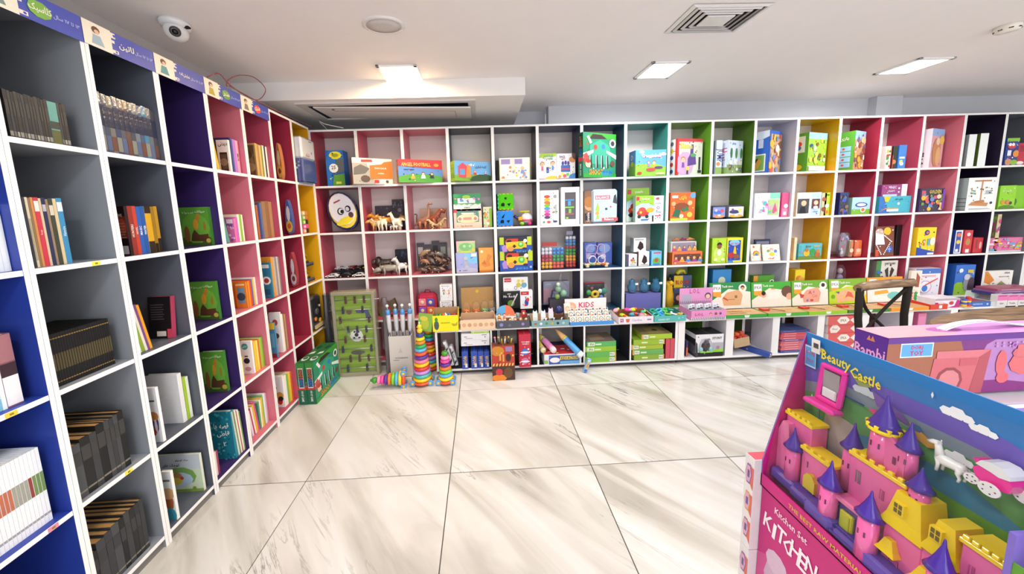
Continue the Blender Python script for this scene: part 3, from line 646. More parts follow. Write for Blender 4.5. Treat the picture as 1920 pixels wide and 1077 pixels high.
greenbook(4, 386, 432, 659, 'on the fourth shelf of the purple bookcase')
bookrow(LEFT, 3, 354, 361, 545, .04, [('#c8642e', 1, 1, dict(ds='slim orange book'))], 'beside the third-shelf green picture book', .12)
r_ = random.Random(3); it = [('r', 0, 0, 1, 1, '#1f7f93')] + [('o', r_.random(), r_.random(), r_.uniform(.01, .03), r_.choice(['#3aa6b4', '#56b9bd', '#176577'])) for _ in range(60)] + [('t', fa('قصه ها'), .55, .72, .14, '#eef4ee', .7), ('t', fa('قاطی'), .6, .55, .13, '#eef4ee', .6), ('t', '۲', .62, .34, .09, '#eef4ee')]
FBOOK('teal patterned book with white script showing its cover at the bottom of the purple bookcase', LEFT, 404, 448, 772, 5, .02, .02, '#1f7f93', it)
bookrow(LEFT, 5, 448, 466, 765, .02, [('#d9dcd2', 1, 1, dict(ds='pale slim book')), ('#6a8a5a', .8, .96, dict(ds='sage slim book')), ('#e9e4c9', 1, .98, dict(ds='cream slim book')), ('#b3486a', .6, .94, dict(ds='rose slim book')), ('#e7e9d9', 1, .95, dict(ds='ivory slim book')), ('#7a9a4a', .8, .9, dict(ds='olive slim book'))], 'behind the teal patterned book', .17, tilt=-.05)
FBOOK('brown and orange picture book standing behind the teal patterned book', LEFT, 410, 446, 755, 5, .16, .02, '#a85a2e', [('r', 0, .8, 1, 1, '#b96a30')])
# ------- light pink bookcase (k = 3)
W = 'on the top light pink shelf'
bookrow(LEFT, 1, 403, 413, 256, .03, [('#e9e0b8', 1, 1, dict(ds='cream thin leaning book')), ('#6fa05a', .6, .97, dict(ds='green thin leaning book')), ('#e6b72e', 1.2, .95, dict(ds='yellow thin leaning book'))], W, .14, tilt=-.12)
FBOOK('white book with a black framed picture showing its cover in the light pink bookcase', LEFT, 412, 437, 262, 1, .03, .014, '#eceae6', [('t', fa('دیدنی'), .55, .86, .14, '#3a2a26', .8), ('r', .2, .04, .85, .62, '#2c221e'), ('r', .28, .1, .78, .56, '#5a4a3c'), ('o', .5, .32, .12, '#8a7460')])
bookrow(LEFT, 1, 437, 458, 262, .03, [('#2e3768', .6, 1.02, dict(ds='navy book')), ('#4a5aa0', .7, 1, dict(ds='blue book')), ('#b57ac8', 1.3, 1, dict(ds='lilac book')), ('#d6a2b8', 1.2, .99, dict(ds='pale pink book with dark lettering', word=('BLUME', '#3a2a40'))), ('#c94a68', .6, .98, dict(ds='rose slim book'))], 'beside the framed-picture book', .15)
W = 'on the second light pink shelf'
bookrow(LEFT, 2, 423, 432, 398, .03, [('#4a8ab4', 1, .95, dict(ds='blue leaning book')), ('#5aa08a', .8, .98, dict(ds='teal leaning book'))], W, .13, tilt=-.16)
FBOOK('pink book with white and violet print showing its cover in the light pink bookcase', LEFT, 428, 446, 410, 2, .03, .014, '#d873b0', [('r', .1, .8, .9, .97, '#ece4ea')] + scat(5, 12, ['#f0d4e8', '#8a4aa0', '#f7eef6'], .03, .07, .1, .75))
bookrow(LEFT, 2, 446, 460, 402, .03, [('#c863b4', 1, .9, dict(ds='magenta book')), ('#f0ecd0', .8, 1, dict(ds='cream book')), ('#8fb84a', 1, 1, dict(ds='leaf green book')), ('#f1efe0', .6, .98, dict(ds='ivory book'))], 'beside the pink cover-out book', .14)
FBOOK('white-bordered book at the back of the third light pink shelf', LEFT, 452, 476, 511, 3, .14, .012, '#f0ede8', [('r', .08, .1, .92, .93, '#c2622e'), ('r', .15, .5, .85, .85, '#e8a24a')])
FBOOK('orange book with grey-blue picture showing its cover on the third light pink shelf', LEFT, 445, 468, 530, 3, .03, .012, '#d9822c', [('r', .2, .2, .85, .8, '#6f9ab0'), ('o', .5, .45, .16, '#3a4a5a'), ('r', .1, .88, .9, .95, '#f3d29a')])
bookrow(LEFT, 3, 469, 486, 523, .03, [('#e08a2a', 1, .95, dict(ds='orange slim book')), ('#d24a34', .8, .97, dict(ds='red slim book')), ('#3a6ab0', .7, .98, dict(ds='blue slim book')), ('#e6b03a', .9, .97, dict(ds='amber slim book')), ('#f2efe6', 1, 1.02, dict(ds='white slim book'))], 'beside the orange cover-out book', .15)
FBOOK('white book with a cartoon face and teal title oval on the fourth light pink shelf', LEFT, 457, 480, 640, 4, .03, .014, '#f0efee', [('e', .4, .84, .3, .1, '#3fa39a'), ('t', fa('فرفری'), .4, .84, .08, '#f2f6f2', .4), ('e', .5, .34, .28, .2, '#f6f4f2'), ('o', .45, .4, .09, '#2b2b30'), ('e', .5, .15, .3, .07, '#c5a0a8'), ('r', .3, .52, .6, .56, '#3a3438')])
bookrow(LEFT, 4, 481, 498, 636, .03, [('#e9c33a', 1, .99, dict(ds='yellow slim book')), ('#f0d878', .7, .97, dict(ds='pale yellow slim book')), ('#d8652e', .6, .98, dict(ds='orange slim book')), ('#9fc04a', 1, 1, dict(ds='lime slim book')), ('#7fae3c', .6, .99, dict(ds='green slim book'))], 'beside the cartoon-face book', .15)
bookrow(LEFT, 4, 457, 460, 650, .02, [('#e8d03a', 1, .7, dict(ds='small yellow leaning booklet'))], 'in front of the cartoon-face book', .08)
bookrow(LEFT, 5, 474, 488, 756, .05, [('#e8dfe6', 1.6, .86, dict(ds='white and pink book')), ('#c03a66', 1, .9, dict(ds='crimson thin book')), ('#f0ecea', 1.2, .92, dict(ds='white thin book')), ('#e2b92e', 1.6, .96, dict(ds='yellow thin book')), ('#d8479a', 1.2, 1, dict(ds='magenta thin book'))], 'on the bottom light pink shelf', .17, tilt=-.1)
bookrow(LEFT, 5, 489, 516, 741, .05, [('#4a9a6a', 1, .86, dict(ds='green thin book')), ('#f0ead0', 1, .9, dict(ds='cream thin book')), ('#e2c23a', 1, .93, dict(ds='golden thin book')), ('#7fb86a', .8, .97, dict(ds='mint green thin book')), ('#e9eef0', 1, 1, dict(ds='white glossy thin book')), ('#c8d0d2', .8, .98, dict(ds='silver grey thin book')), ('#d98aa0', .7, .96, dict(ds='pale rose thin book'))], 'at the bottom light pink shelf end', .17)
# ------- rose pink bookcase (k = 4)
FBOOK('brown mottled book showing its cover on the top rose pink shelf', LEFT, 465, 484, 272, 1, .03, .014, '#6b5636', [('e', .5, .4, .4, .3, '#8a7448'), ('o', .55, .3, .14, '#a98f60'), ('e', .4, .7, .3, .14, '#5a472c')] + scat(8, 8, ['#8f7a50', '#4f3f28'], .03, .08))
bookrow(LEFT, 1, 484, 507, 272, .03, [('#c9a86a', 1, 1, dict(ds='tan thin book')), ('#b08a58', .8, .99, dict(ds='light brown thin book')), ('#d6b878', .8, .98, dict(ds='sand thin book')), ('#8a8a3a', .7, .99, dict(ds='olive thin book')), ('#e9e6dc', .8, 1, dict(ds='ivory thin book')), ('#3a3338', .7, 1, dict(ds='black thin book')), ('#f0efec', .8, .99, dict(ds='white thin book'))], 'right of the brown mottled book', .15)
bookrow(LEFT, 2, 486, 516, 378, .04, [('#c06a34', .7, .9, dict(ds='orange slim book')), ('#2e4a86', .9, .92, dict(ds='deep blue slim book')), ('#5a6a96', .8, .96, dict(ds='slate blue slim book')), ('#9a7450', 1.6, 1, dict(ds='brown kraft book', mat='shrink')), ('#8c6644', 1.5, 1.01, dict(ds='dark kraft book', mat='shrink')), ('#a8845c', 1.4, 1, dict(ds='light kraft book', mat='shrink'))], 'on the second rose pink shelf', .16)
FBOOK('orange book at the back of the third rose pink shelf', LEFT, 498, 516, 483, 3, .10, .012, '#e0922e', [('r', .1, .1, .9, .6, '#c9782a')])
FBOOK('blue-green book with a pale emblem showing its cover on the third rose pink shelf', LEFT, 495, 515, 493, 3, .02, .014, '#2f7f9c', [('r', .1, .85, .9, .95, '#dfe9ea'), ('o', .5, .5, .12, '#e7efe9'), ('o', .5, .5, .07, '#b0403a'), ('r', .2, .1, .8, .25, '#1f5f7c')])
bookrow(LEFT, 3, 515, 538, 481, .03, [('#e59a34', 1.2, 1, dict(ds='orange slim book')), ('#b9b4ae', 1, .98, dict(ds='silver spiral notebook')), ('#8f8c88', .9, .98, dict(ds='grey spiral notebook')), ('#c9c6c0', .9, .98, dict(ds='pale spiral notebook')), ('#85807c', .8, .97, dict(ds='dark spiral notebook'))], 'right of the blue-green book', .15, mat='shrink')
FBOOK('white book with red print showing its cover on the fourth rose pink shelf', LEFT, 512, 534, 586, 4, .03, .012, '#f1eeea', [('e', .5, .75, .25, .08, '#c84a4a'), ('e', .45, .35, .22, .16, '#e3c9b8'), ('o', .5, .42, .07, '#5a4a44')])
FBOOK('small blue book with yellow top before the white one on the fourth rose shelf', LEFT, 510, 523, 606, 4, .02, .01, '#4a8ab0', [('r', 0, .82, 1, 1, '#e8c23a'), ('r', .2, .3, .8, .7, '#6aa8c8'), ('r', .1, 0, .9, .12, '#8a2a3a')])
bookrow(LEFT, 4, 534, 544, 588, .03, [('#f0ece6', 1, 1, dict(ds='white slim book')), ('#9a7a54', 1, .97, dict(ds='brown slim book')), ('#b89a70', .8, .96, dict(ds='light brown slim book'))], 'on the fourth rose pink shelf', .15)
FBOOK('white book with a red and black cartoon cover on the bottom rose shelf', LEFT, 519, 537, 706, 5, .03, .012, '#f3f1ee', [('e', .5, .2, .3, .12, '#c23a30'), ('o', .5, .38, .12, '#d8a24a'), ('o', .6, .28, .08, '#2a2a2e'), ('r', .15, .6, .25, .66, '#5a5a60')])
bookrow(LEFT, 5, 537, 552, 700, .03, [('#f0eee6', .8, 1, dict(ds='white slim book')), ('#8fb84a', .6, .98, dict(ds='green slim book')), ('#e9c83a', .7, .97, dict(ds='yellow slim book')), ('#d8653a', .6, .96, dict(ds='orange slim book'))], 'on the bottom rose pink shelf', .15)
FBOOK('white and crimson book at the back of the bottom rose pink shelf', LEFT, 524, 540, 694, 5, .16, .014, '#f2f0ee', [('r', 0, .5, 1, .84, '#b03a40')])
# ------- crimson bookcase (k = 5): teardrop school pouches in clear wrap
for r, px0, px1, pt, c1, c2, ds in ((1, 520, 537, 267, '#c8742a', '#e8b53a', 'orange and yellow teardrop pouch in clear wrap in the top crimson cell'), (2, 536, 556, 374, '#3a5aa8', '#e8c23a', 'blue and yellow teardrop pouch in clear wrap in the second crimson cell'), (3, 545, 563, 474, '#b0303a', '#d8d0d8', 'red and white teardrop pouch in clear wrap in the third crimson cell')):
    z = base(LEFT, r); a = LEFT.U(px0, .03, z); b = LEFT.U(px1, .03, z); h = LEFT.Z((a + b) / 2, .03, pt) - z
    b = min(b, LY(6) - .020) - .04; wv = backto(LEFT, b, .02, z, px0); e = empty('pouch', ds, 'pouch', LEFT.f(b, .02 + wv, z + .001), PI / 2)
    m = MB('shrink'); P = [(wv * (.5 + .42 * math.cos(t) * (.5 + .5 * (1 - (math.sin(t) + 1) / 2) ** .8)), h * (.5 + .49 * math.sin(t))) for t in [i * 2 * PI / 16 for i in range(16)]]
    m.push(Matrix.Rotation(-PI / 2, 4, 'Z')); m.prism(P, 0, .035, c1)
    m.art((0, 0, 0), (1, 0, 0), (0, 0, 1), wv, h, [('e', .5, .6, .2, .22, '#f3d9a0' if r == 1 else '#e9e4ea'), ('e', .5, .24, .36, .17, c2), ('e', .5, .25, .2, .08, '#8a2a30' if r != 2 else '#d85a2a')])
    m.pop(); m.build('pouch_body', e)
    m = MB('film'); m.push(Matrix.Rotation(-PI / 2, 4, 'Z')); m.prism([(x * 1.03, y_ * 1.01) for x, y_ in P], -.004, .038, '#f0f0f0'); m.pop(); m.build('clear_wrap', e)
# ------- yellow corner bookcase (k = 6)
cols = [('#e3cf9a', '#c98a4a'), ('#8fd06a', '#c87a3a'), ('#7fd04a', '#17171a'), ('#e85ab4', '#e04aa8'), ('#f0a8b8', '#18181c')]
z = base(LEFT, 2)
u0 = LEFT.U(572, .03, z)
for i, (a_, b_) in enumerate(reversed(cols)):
    for j, c in enumerate((a_, b_)):
        m = MB('gloss'); m.cbox(-.018, .018, 0, .04, 0, .036, c, .003); m.box(-.012, .012, -.0006, 0, .008, .026, '#f0eae0' if j == 0 else c)
        o = m.build('craft_jar'); o.location = LEFT.f(u0 + .045 + j * .04, .05, z + .0005 + i * .038); o.rotation_euler = (0, 0, PI / 2)
        nm = {'#e3cf9a': 'cream', '#c98a4a': 'tan', '#8fd06a': 'light green', '#c87a3a': 'brown', '#7fd04a': 'lime green', '#17171a': 'black', '#e85ab4': 'pink', '#e04aa8': 'hot pink', '#f0a8b8': 'pale pink', '#18181c': 'black'}[c]
        tag(o, '%s craft jar, %s layer, %s side of the yellow bookcase jar stack' % (nm, ORD[i], ['left', 'right'][j]), 'jar', 'craft jars in the yellow bookcase')
for i in range(2):
    z = base(LEFT, 3) + i * .135; px = (580, 582)[i]
    u0 = LEFT.U(578, .03, z)
    e = empty('toy_truck', 'yellow toy digger in open black box, %s of two in the yellow bookcase' % ['lower', 'upper'][i], 'toy', LEFT.f(LY(6) + .03, .04, z + .0005), PI / 2)
    m = MB('card'); m.box(0, .17, .09, .1, 0, .13, '#1a1a1e'); m.box(0, .17, 0, .1, 0, .012, '#2a2d33'); m.box(0, .006, 0, .1, 0, .13, '#1c1c20'); m.box(0, .17, 0, .004, .0, .03, '#4f5a68'); m.build('display_box', e)
    m = MB('gloss'); m.cbox(.03, .13, .03, .07, .03, .06, '#e8b21a', .006); m.cbox(.04, .08, .03, .07, .06, .10, '#e8b21a', .006); m.box(.046, .074, .028, .03, .068, .092, '#22262c'); m.tube([(.1, .05, .05), (.13, .05, .11), (.15, .04, .07)], .008, '#d8a014'); m.build('digger_body', e)
    for x in (.045, .12):
        m = MB('gloss'); m.push(Matrix.Translation((x, .03, .028)) @ Matrix.Rotation(PI / 2, 4, 'X')); m.lathe([(.016, 0), (.018, .004), (.018, .01), (.012, .012)], '#2a2c30', 12); m.pop(); m.build('wheel', e)
# white and blue wrapped case standing on the corner
z = base(LEFT, 1)
e = empty('wrapped_case', 'white and navy school case in creased clear wrap at the top of the corner', 'case', LEFT.f(-.258, -.05, z + .001), PI / 2)
m = MB('shrink'); m.cbox(0, .20, 0, .10, 0, .13 + .06, '#2a3f86', .008); m.cbox(0, .20, 0, .10, .19, .36, '#dcdfe8', .012)
m.art((0, 0, 0), (1, 0, 0), (0, 0, 1), .20, .36, [('t', 'P', .72, .68, .06, '#44507a'), ('r', .55, .93, .8, .945, '#44507a'), ('t', fa('شاد'), .4, .62, .08, '#b03a4a', .3)])
m.art((0, .10, 0), (0, -1, 0), (0, 0, 1), .10, .36, scat(31, 20, ['#8a94b8', '#c8cfe2'], .01, .03, .05, .5)); m.build('case_body', e)
m = MB('film'); m.cbox(-.006, .206, -.006, .106, 0.001, .366, '#f4f4f8', .016); m.build('clear_wrap', e)
# ---------------------------------------------------------------- things on the back wall shelves
def B(label, px0, px1, pt, row, dp, col, front=(), left=None, d=.03, **k): return BOX(label, BACK, px0, px1, pt, row, d, dp, col, front, left, **k)
def BD(label, px0, px1, pt, row, dp, col, front=(), left=None, d0=-.02, d1=.08, **k):
    z = base(BACK, row); a = BACK.U(px0, d0, z); b = BACK.U(px1, d1, z); ro = math.atan2(d1 - d0, b - a)
    return BOX(label, BACK, px0, px1, pt, row, d0, dp, col, front, left, rot=ro, w=math.hypot(b - a, d1 - d0), **k)
R_ = lambda c: ('r', 0, 0, 1, 1, c)
# --- top row
B('navy and yellow toy tool set box with a round white badge, top left back cell', 615, 648, 282, 1, .1, '#2b5fae', [('p', [(0, 0), (.25, 0), (.35, .6), (.9, .75), (.9, 1), (.2, 1), (0, .7)], '#2f74c0'), ('e', .55, .86, .35, .11, '#e6d92e'), ('e', .55, .86, .2, .05, '#9aa01e'), ('p', [(.45, .35), (1, .4), (1, .78), (.6, .72)], '#5b5e62'), ('p', [(.3, 0), (1, 0), (1, .34), (.4, .3)], '#5d9a34'), ('o', .42, .5, .13, '#f0f0ee'), ('t', '25', .42, .52, .1, '#3a3a3a'), ('r', .5, .05, .8, .12, '#d8e04a')], [R_('#2c5a8e'), ('e', .5, .9, .4, .06, '#d87a3a'), ('e', .5, .12, .3, .1, '#c8a030'), ('t', 'TOOL', .5, .5, .12, '#9fd0ea', .5, PI / 2)], d=.02)
art = [R_('#1f2a2a'), ('p', [(0, 0), (.55, 0), (.35, .8), (0, .8)], '#a8a49a'), ('p', [(.02, .35), (.3, .4), (.42, .6), (.2, .75), (.04, .62)], '#6a6660'), ('e', .3, .2, .12, .14, '#5a4a3e'), ('p', [(.42, .18), (1, .22), (1, .92), (.8, .88), (.72, .78), (.42, .72)], '#d9742c'), ('r', .04, .86, .13, .96, '#e8ece4'), ('p', [(.22, .84), (.5, .86), (.48, .95), (.22, .93)], '#c0413a'), ('t', 'DINOSAUR', .7, .62, .07, '#f0e6da', .3), ('t', 'ANIMAL', .7, .42, .05, '#f0e6da', .3), ('r', .52, .04, .64, .16, '#c8322c'), ('e', .73, .1, .06, .07, '#e9e6e0'), ('e', .85, .1, .04, .06, '#4a4a4a')]
BD('long orange and black animal figure box with white edge jutting from the top shelf', 663, 737, 294, 1, .1, '#d8d4cc', [('r', .0, .0, 1, 1, '#e4e0d8')] + [tuple(x) for x in art[1:]] , [R_('#9a8a80'), ('r', 0, .0, 1, .4, '#d0733c'), ('o', .5, .65, .2, '#6a625c')], d0=-.13, d1=.03)
BD('long red and blue football game box with yellow lettering on the top shelf', 748, 830, 297, 1, .09, '#a03040', [R_('#5a86c4'), ('e', .5, -.1, .8, .5, '#4f9a3c'), ('p', [(0, .72), (1, .6), (1, 1), (0, 1)], '#b8323a'), ('t', 'ANGEL FOOTBALL', .4, .79, .16, '#e8b84a', .66), ('e', .86, .78, .06, .07, '#e0903a'), ('r', .12, .55, .35, .59, '#2f4a8a')] + kid(.32, .34, .12, '#3a2a1a', '#e8a03a') + kid(.55, .38, .13, '#2a2020', '#f0f0f0') + kid(.75, .38, .12, '#3a3a4a', '#2a2f3a'), [R_('#b0555a'), ('r', .2, .1, .8, .5, '#7f9a6a'), ('r', .2, .55, .8, .92, '#c9b08a')], d0=-.12, d1=.03)
BD('long meadow-green box with a red barn picture on the top shelf', 853, 920, 300, 1, .09, '#7fae3a', [R_('#6aa9da'), ('e', .4, -.1, .9, .45, '#79a838')] + cloud(.45, .8, .08) + [('p', [(.1, .2), (.3, .15), (.33, .75), (.22, .92), (.1, .72)], '#d8485a'), ('p', [(.3, .15), (.43, .2), (.43, .7), (.36, .88), (.33, .75)], '#e88a3a'), ('r', .14, .3, .27, .6, '#5a9ac8'), ('t', fa('کلبه شادی'), .72, .72, .16, '#2a3040', .4), ('e', .8, .05, .4, .3, '#2f4f2a')] + kid(.55, .48, .11, '#8a2a2a', '#d8323a') + kid(.85, .42, .1, '#2a2a2a', '#445'), [R_('#86a838'), ('t', 'MELODY', .3, .5, .3, '#5a7a28', .7, PI / 2), ('t', 'MELODY', .75, .5, .3, '#5a7a28', .7, PI / 2)], d0=-.13, d1=.03)
B('shiny white and pale green doll game box in the top charcoal cell', 937, 994, 296, 1, .07, '#e6e9da', [R_('#eef0e4'), ('r', 0, 0, 1, .74, '#dbe8a8'), ('r', .03, .04, .97, .72, '#f3f1e8'), ('r', .06, .72, .75, .94, '#9a8ac0'), ('r', .35, .3, .5, .97, '#f6ddd0')] + scat(11, 16, ['#e08a5a', '#d8603a', '#f0c83a', '#8aa8d8'], .03, .07, .12, .6) + kid(.75, .52, .15, '#e8c860', '#7a9ad8') + [('t', '123', .85, .12, .07, '#3a3a4a')], right=[R_('#dfe5c9')], d=.03)
B('black box behind the doll game box in the top charcoal cell', 931, 942, 301, 1, .05, '#232228', d=.12)
def ballpop(lab, a, b, c1, it): return B(lab, a, b, 288, 1, .11, '#eef0f3', [R_('#eff1f4'), ('r', 0, 0, 1, .03, c1)] + it, d=.02)
ballpop('white game box with two cartoon children and a green heading', 1010.5, 1043.5, '#c03a3a', [('p', [(0, .84), (.96, .88), (1, 1), (.1, 1)], '#a6c63a'), ('t', 'LITTLE', .55, .9, .09, '#4a7aa0', .5), ('t', 'TOWER', .55, .79, .08, '#3a8a4a', .5), ('e', .75, .0, .42, .14, '#f2c83a')] + kid(.2, .58, .16, '#b5643a', '#e86a8a') + kid(.78, .6, .16, '#9a4a2a', '#5a8ad8') + [('r', .42, .25, .56, .48, '#3a4a8a'), ('r', .4, .3, .58, .34, '#5a9ad0')])
ballpop('white ball tower game box with a hand reaching over it', 1044.5, 1078.5, '#c03a3a', [('t', 'BALL', .3, .88, .08, '#3f4a8a', .5), ('t', 'TOWER', .3, .8, .05, '#d86a5a', .4), ('r', .22, .28, .72, .54, '#3a6ab4'), ('r', .24, .36, .7, .42, '#c84a6a'), ('e', .32, .62, .07, .09, '#4a3f9a'), ('e', .47, .64, .07, .09, '#4a3f9a'), ('e', .62, .62, .07, .09, '#4a3f9a'), ('e', .85, .76, .2, .12, '#c98a5a'), ('e', 1, .95, .2, .2, '#5a3a2a'), ('e', .95, .06, .3, .16, '#3f8fd0'), ('o', .3, .2, .06, '#e8e23a'), ('o', .42, .12, .07, '#e0606a'), ('o', .58, .18, .06, '#6ad05a'), ('o', .15, .1, .06, '#f0a03a')])
def headbox(side=0):
    it = [R_('#2b8a68'), ('p', [(0, .82), (.25, 1), (1, 1), (1, .82), (.6, .9)], '#3a9a3a'), ('p', [(.15, .3), (.85, .3), (.8, .72), (.5, .85), (.2, .72)], '#3aa083'), ('p', [(.18, .86), (.7, .88), (.55, .96), (.28, .97)], '#3a2a2c'), ('o', .36, .68, .06, '#c0453a'), ('o', .60, .70, .06, '#3a7ac8'), ('p', [(.0, .42), (.3, .56), (.3, .62), (.0, .54)], '#e6e9e4'), ('p', [(1, .42), (.7, .56), (.7, .62), (1, .52)], '#e6e9e4'),
        ('p', [(.04, .3), (.16, .46), (.1, .56), (.0, .5)], '#c84a4a'), ('p', [(.1, .9), (.2, .75), (.26, .78), (.16, .93)], '#eee')]
    for x in (.22, .40, .56, .72): it += [('p', [(x - .025, .22), (x + .045, .22), (x + .02, .5), (x, .5)], '#1d2f33'), ('r', x - .03, .22, x - .012, .5, '#dfe8e0')]
    it += [('o', .14, .3, .08, '#f0c39c'), ('e', .14, .37, .07, .05, '#b53a30'), ('o', .88, .32, .07, '#6a4a3a'), ('o', .88, .78, .1, '#e9ece8'), ('o', .88, .78, .06, '#3a3a40'), ('e', .5, .02, .7, .1, '#2f9a3a'), ('t', 'SHOOT', .38, .12, .13, '#e88a3a', .42), ('t', 'HEAD', .72, .1, .13, '#2f7ad8', .34)]
    return it
def headside(): return [R_('#1f6a4c'), ('r', .0, .36, 1, .46, '#d0393a'), ('r', .1, .47, .9, .96, '#1a4a38'), ('t', 'SHOOT', .5, .8, .7, '#e0703a', .24, PI / 2), ('t', 'HEAD', .5, .55, .7, '#3a74d0', .2, PI / 2), ('t', 'HOOP GAME', .5, .18, .4, '#dfe9df', .26, PI / 2)]
BD('large green hoop shooting game box leaning out of the top dark teal cell', 1093, 1154, 246, 1, .06, '#1f6a4c', headbox(), headside(), d0=-.08, d1=.06)
dan = [R_('#5aa0e0'), ('e', .4, -.05, .9, .55, '#86bb3e')] + cloud(.2, .92, .07) + cloud(.9, .82, .08) + [('t', 'Danginball', .53, .76, .19, '#e85a8a', .62), ('t', 'Danginball', .525, .765, .17, '#fbf6f0', .6)] + kid(.6, .5, .14, '#8a5a2a', '#e8a030') + kid(.42, .52, .1, '#7a4aa0', '#9a7ad8') + [('e', .5, .25, .16, .07, '#c84a4a'), ('e', .13, .12, .08, .05, '#b03a2a'), ('e', .75, .32, .14, .05, '#5a3a7a'), ('r', .66, .05, .95, .13, '#b5d88a')]
B('sky blue and green ball game box with wavy white title', 1191, 1248, 281, 1, .12, '#6aa0c8', dan, [R_('#5a9ad8'), ('r', 0, 0, 1, .5, '#86bb3e'), ('t', 'D', .5, .75, .2, '#f5e6ec'), ('o', .5, .5, .1, '#e8e03a')], d=-.01)
BD('red boxed toy science set with yellow bubble title in the top bright green cell', 1269, 1315, 259, 1, .1, '#c8383c', [R_('#d3dcc9'), ('r', 0, 0, .06, 1, '#d0383c'), ('r', 0, .92, 1, 1, '#c8383c'), ('e', .3, .3, .35, .35, '#c9a2c8'), ('t', 'Slime', .34, .8, .16, '#d8cc22', .5), ('p', [(.4, .25), (.75, .3), (.72, .5), (.62, .6), (.62, .84), (.52, .84), (.5, .58), (.4, .45)], '#5a3a8a'), ('e', .62, .55, .12, .05, '#4aa05a'), ('r', .85, .15, .92, .5, '#2a2a2e'), ('r', .82, .06, .96, .14, '#2a2a2e')] + kid(.22, .42, .14, '#c9703a', '#7a4ab0') + kid(.4, .18, .1, '#e8d24a', '#2a3a4a', '#e8d24a'),
   [R_('#e6e6ea'), ('r', .75, 0, 1, 1, '#cf3a40'), ('r', 0, .66, .75, .68, '#c84a4a')] + [('o', .35, .88 - .19 * i, .06, c) for i, c in enumerate(['#6a6a7a', '#e0c83a', '#4a4ab0', '#c8403a', '#3a5a9a'])], d0=0, d1=.05)
j = [R_('#cfe0f0'), ('r', 0, 0, 1, .28, '#8aa86a')] + [('e', x, .62, .07, .16, '#3a7a3f') for x in (.25, .58, .9)] + [('o', .2, .35, .07, '#e8ece4'), ('o', .5, .38, .07, '#f0f0f0'), ('o', .8, .34, .07, '#e8d8c8'), ('t', 'Jump', .4, .9, .08, '#5a7ac0', .6)] + scat(14, 14, ['#6a5a4a', '#c8a07a', '#4a6a8a', '#e6e9e6'], .02, .05, .05, .3)
BD('pale blue jumping game box with trees on its front in the olive cell', 1362, 1390, 262, 1, .1, '#c6d8e8', j, [R_('#dbe9f6'), ('r', 0, 0, 1, .2, '#8aae5a'), ('t', 'Hop', .5, .6, .4, '#d8506a', .35, -PI / 2), ('t', 'Jump', .5, .3, .4, '#5a5aa0', .3, -PI / 2)], d0=.0, d1=.07)
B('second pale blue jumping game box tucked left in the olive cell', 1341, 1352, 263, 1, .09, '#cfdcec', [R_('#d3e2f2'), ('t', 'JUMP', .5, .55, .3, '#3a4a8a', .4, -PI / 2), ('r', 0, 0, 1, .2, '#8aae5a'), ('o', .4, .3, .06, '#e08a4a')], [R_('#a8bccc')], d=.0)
BD('tall blue box with a framed green wrestling picture on its side in the lilac cell', 1439, 1461, 243, 1, .15, '#2a62c0', [R_('#c8a27a'), ('r', 0, .92, 1, 1, '#2a62c0'), ('r', 0, 0, .1, 1, '#2a62c0')] + scat(21, 26, ['#e6c09a', '#c85a4a', '#f0e8dc', '#6a8ac8', '#8a5a3a', '#e8b83a'], .05, .1), [R_('#2a66c6'), ('p', [(0, .78), (.3, .82), (.6, .8), (1, .86), (1, 1), (0, 1)], '#e2f0fa'), ('r', .45, .60, .7, .8, '#dfe9f6'), ('r', .12, .04, .85, .46, '#f0f2e0'), ('r', .18, .07, .79, .43, '#7fae4a'), ('o', .45, .3, .06, '#2a2622'), ('p', [(.3, .1), (.5, .12), (.65, .3), (.5, .36), (.36, .25)], '#d8a23a')], d0=.0, d1=.09)
BD('leaf green game box with a meadow crowd in the top yellow cell', 1512, 1546, 247, 1, .12, '#4a9a34', [R_('#8fb83a'), ('r', 0, .84, 1, 1, '#8ac0e8'), ('e', .15, .66, .1, .05, '#2f4a8a')] + scat(22, 26, ['#c6d84a', '#e0d25a', '#5a8a2a', '#e6ecc0', '#7a5a2a'], .03, .07, .2, .8) + [('r', .05, .02, .95, .14, '#e6ebd8')], [R_('#4f9f3a'), ('r', .1, .5, .8, .92, '#d6ecf6'), ('o', .4, .72, .07, '#c84a4a'), ('o', .4, .62, .06, '#3a6ac8'), ('e', .4, .12, .3, .08, '#d8c84a')], d0=.0, d1=.08)
BD('green edged game box with four blue side pictures in the top crimson red cell', 1598, 1617, 244, 1, .14, '#5aa53a', [R_('#b98a6a'), ('r', 0, .78, 1, 1, '#8ab4e0')] + scat(23, 24, ['#e0b48a', '#8a4a3a', '#e8e0d0', '#6a5a8a', '#d8a23a'], .04, .09, .05, .8), [R_('#5fae3a'), ('t', fa('بازی'), .5, .82, .1, '#f0e8e4', .6)] + [('r', .15, .08 + .14 * i, .85, .2 + .14 * i, '#9fd4ee') for i in range(4)] + [('o', .5, .14 + .14 * i, .03, '#c8664a') for i in range(4)], d0=.0, d1=.07)
B('small patterned white and green box in the top raspberry cell', 1659, 1668, 274, 1, .09, '#e6e2d6', [R_('#ece8de')] + scat(24, 14, ['#3f8a4a', '#e0a83a', '#c83a3a'], .05, .09) + [('r', .85, 0, 1, 1, '#c03040')], d=0)
B('dark green and red box in the top raspberry cell', 1671, 1679, 274, 1, .09, '#23321f', [R_('#2a3422'), ('o', .4, .3, .1, '#c87a3a'), ('r', 0, 0, .2, .6, '#c03a3a')], [R_('#1c2018')], d=0)
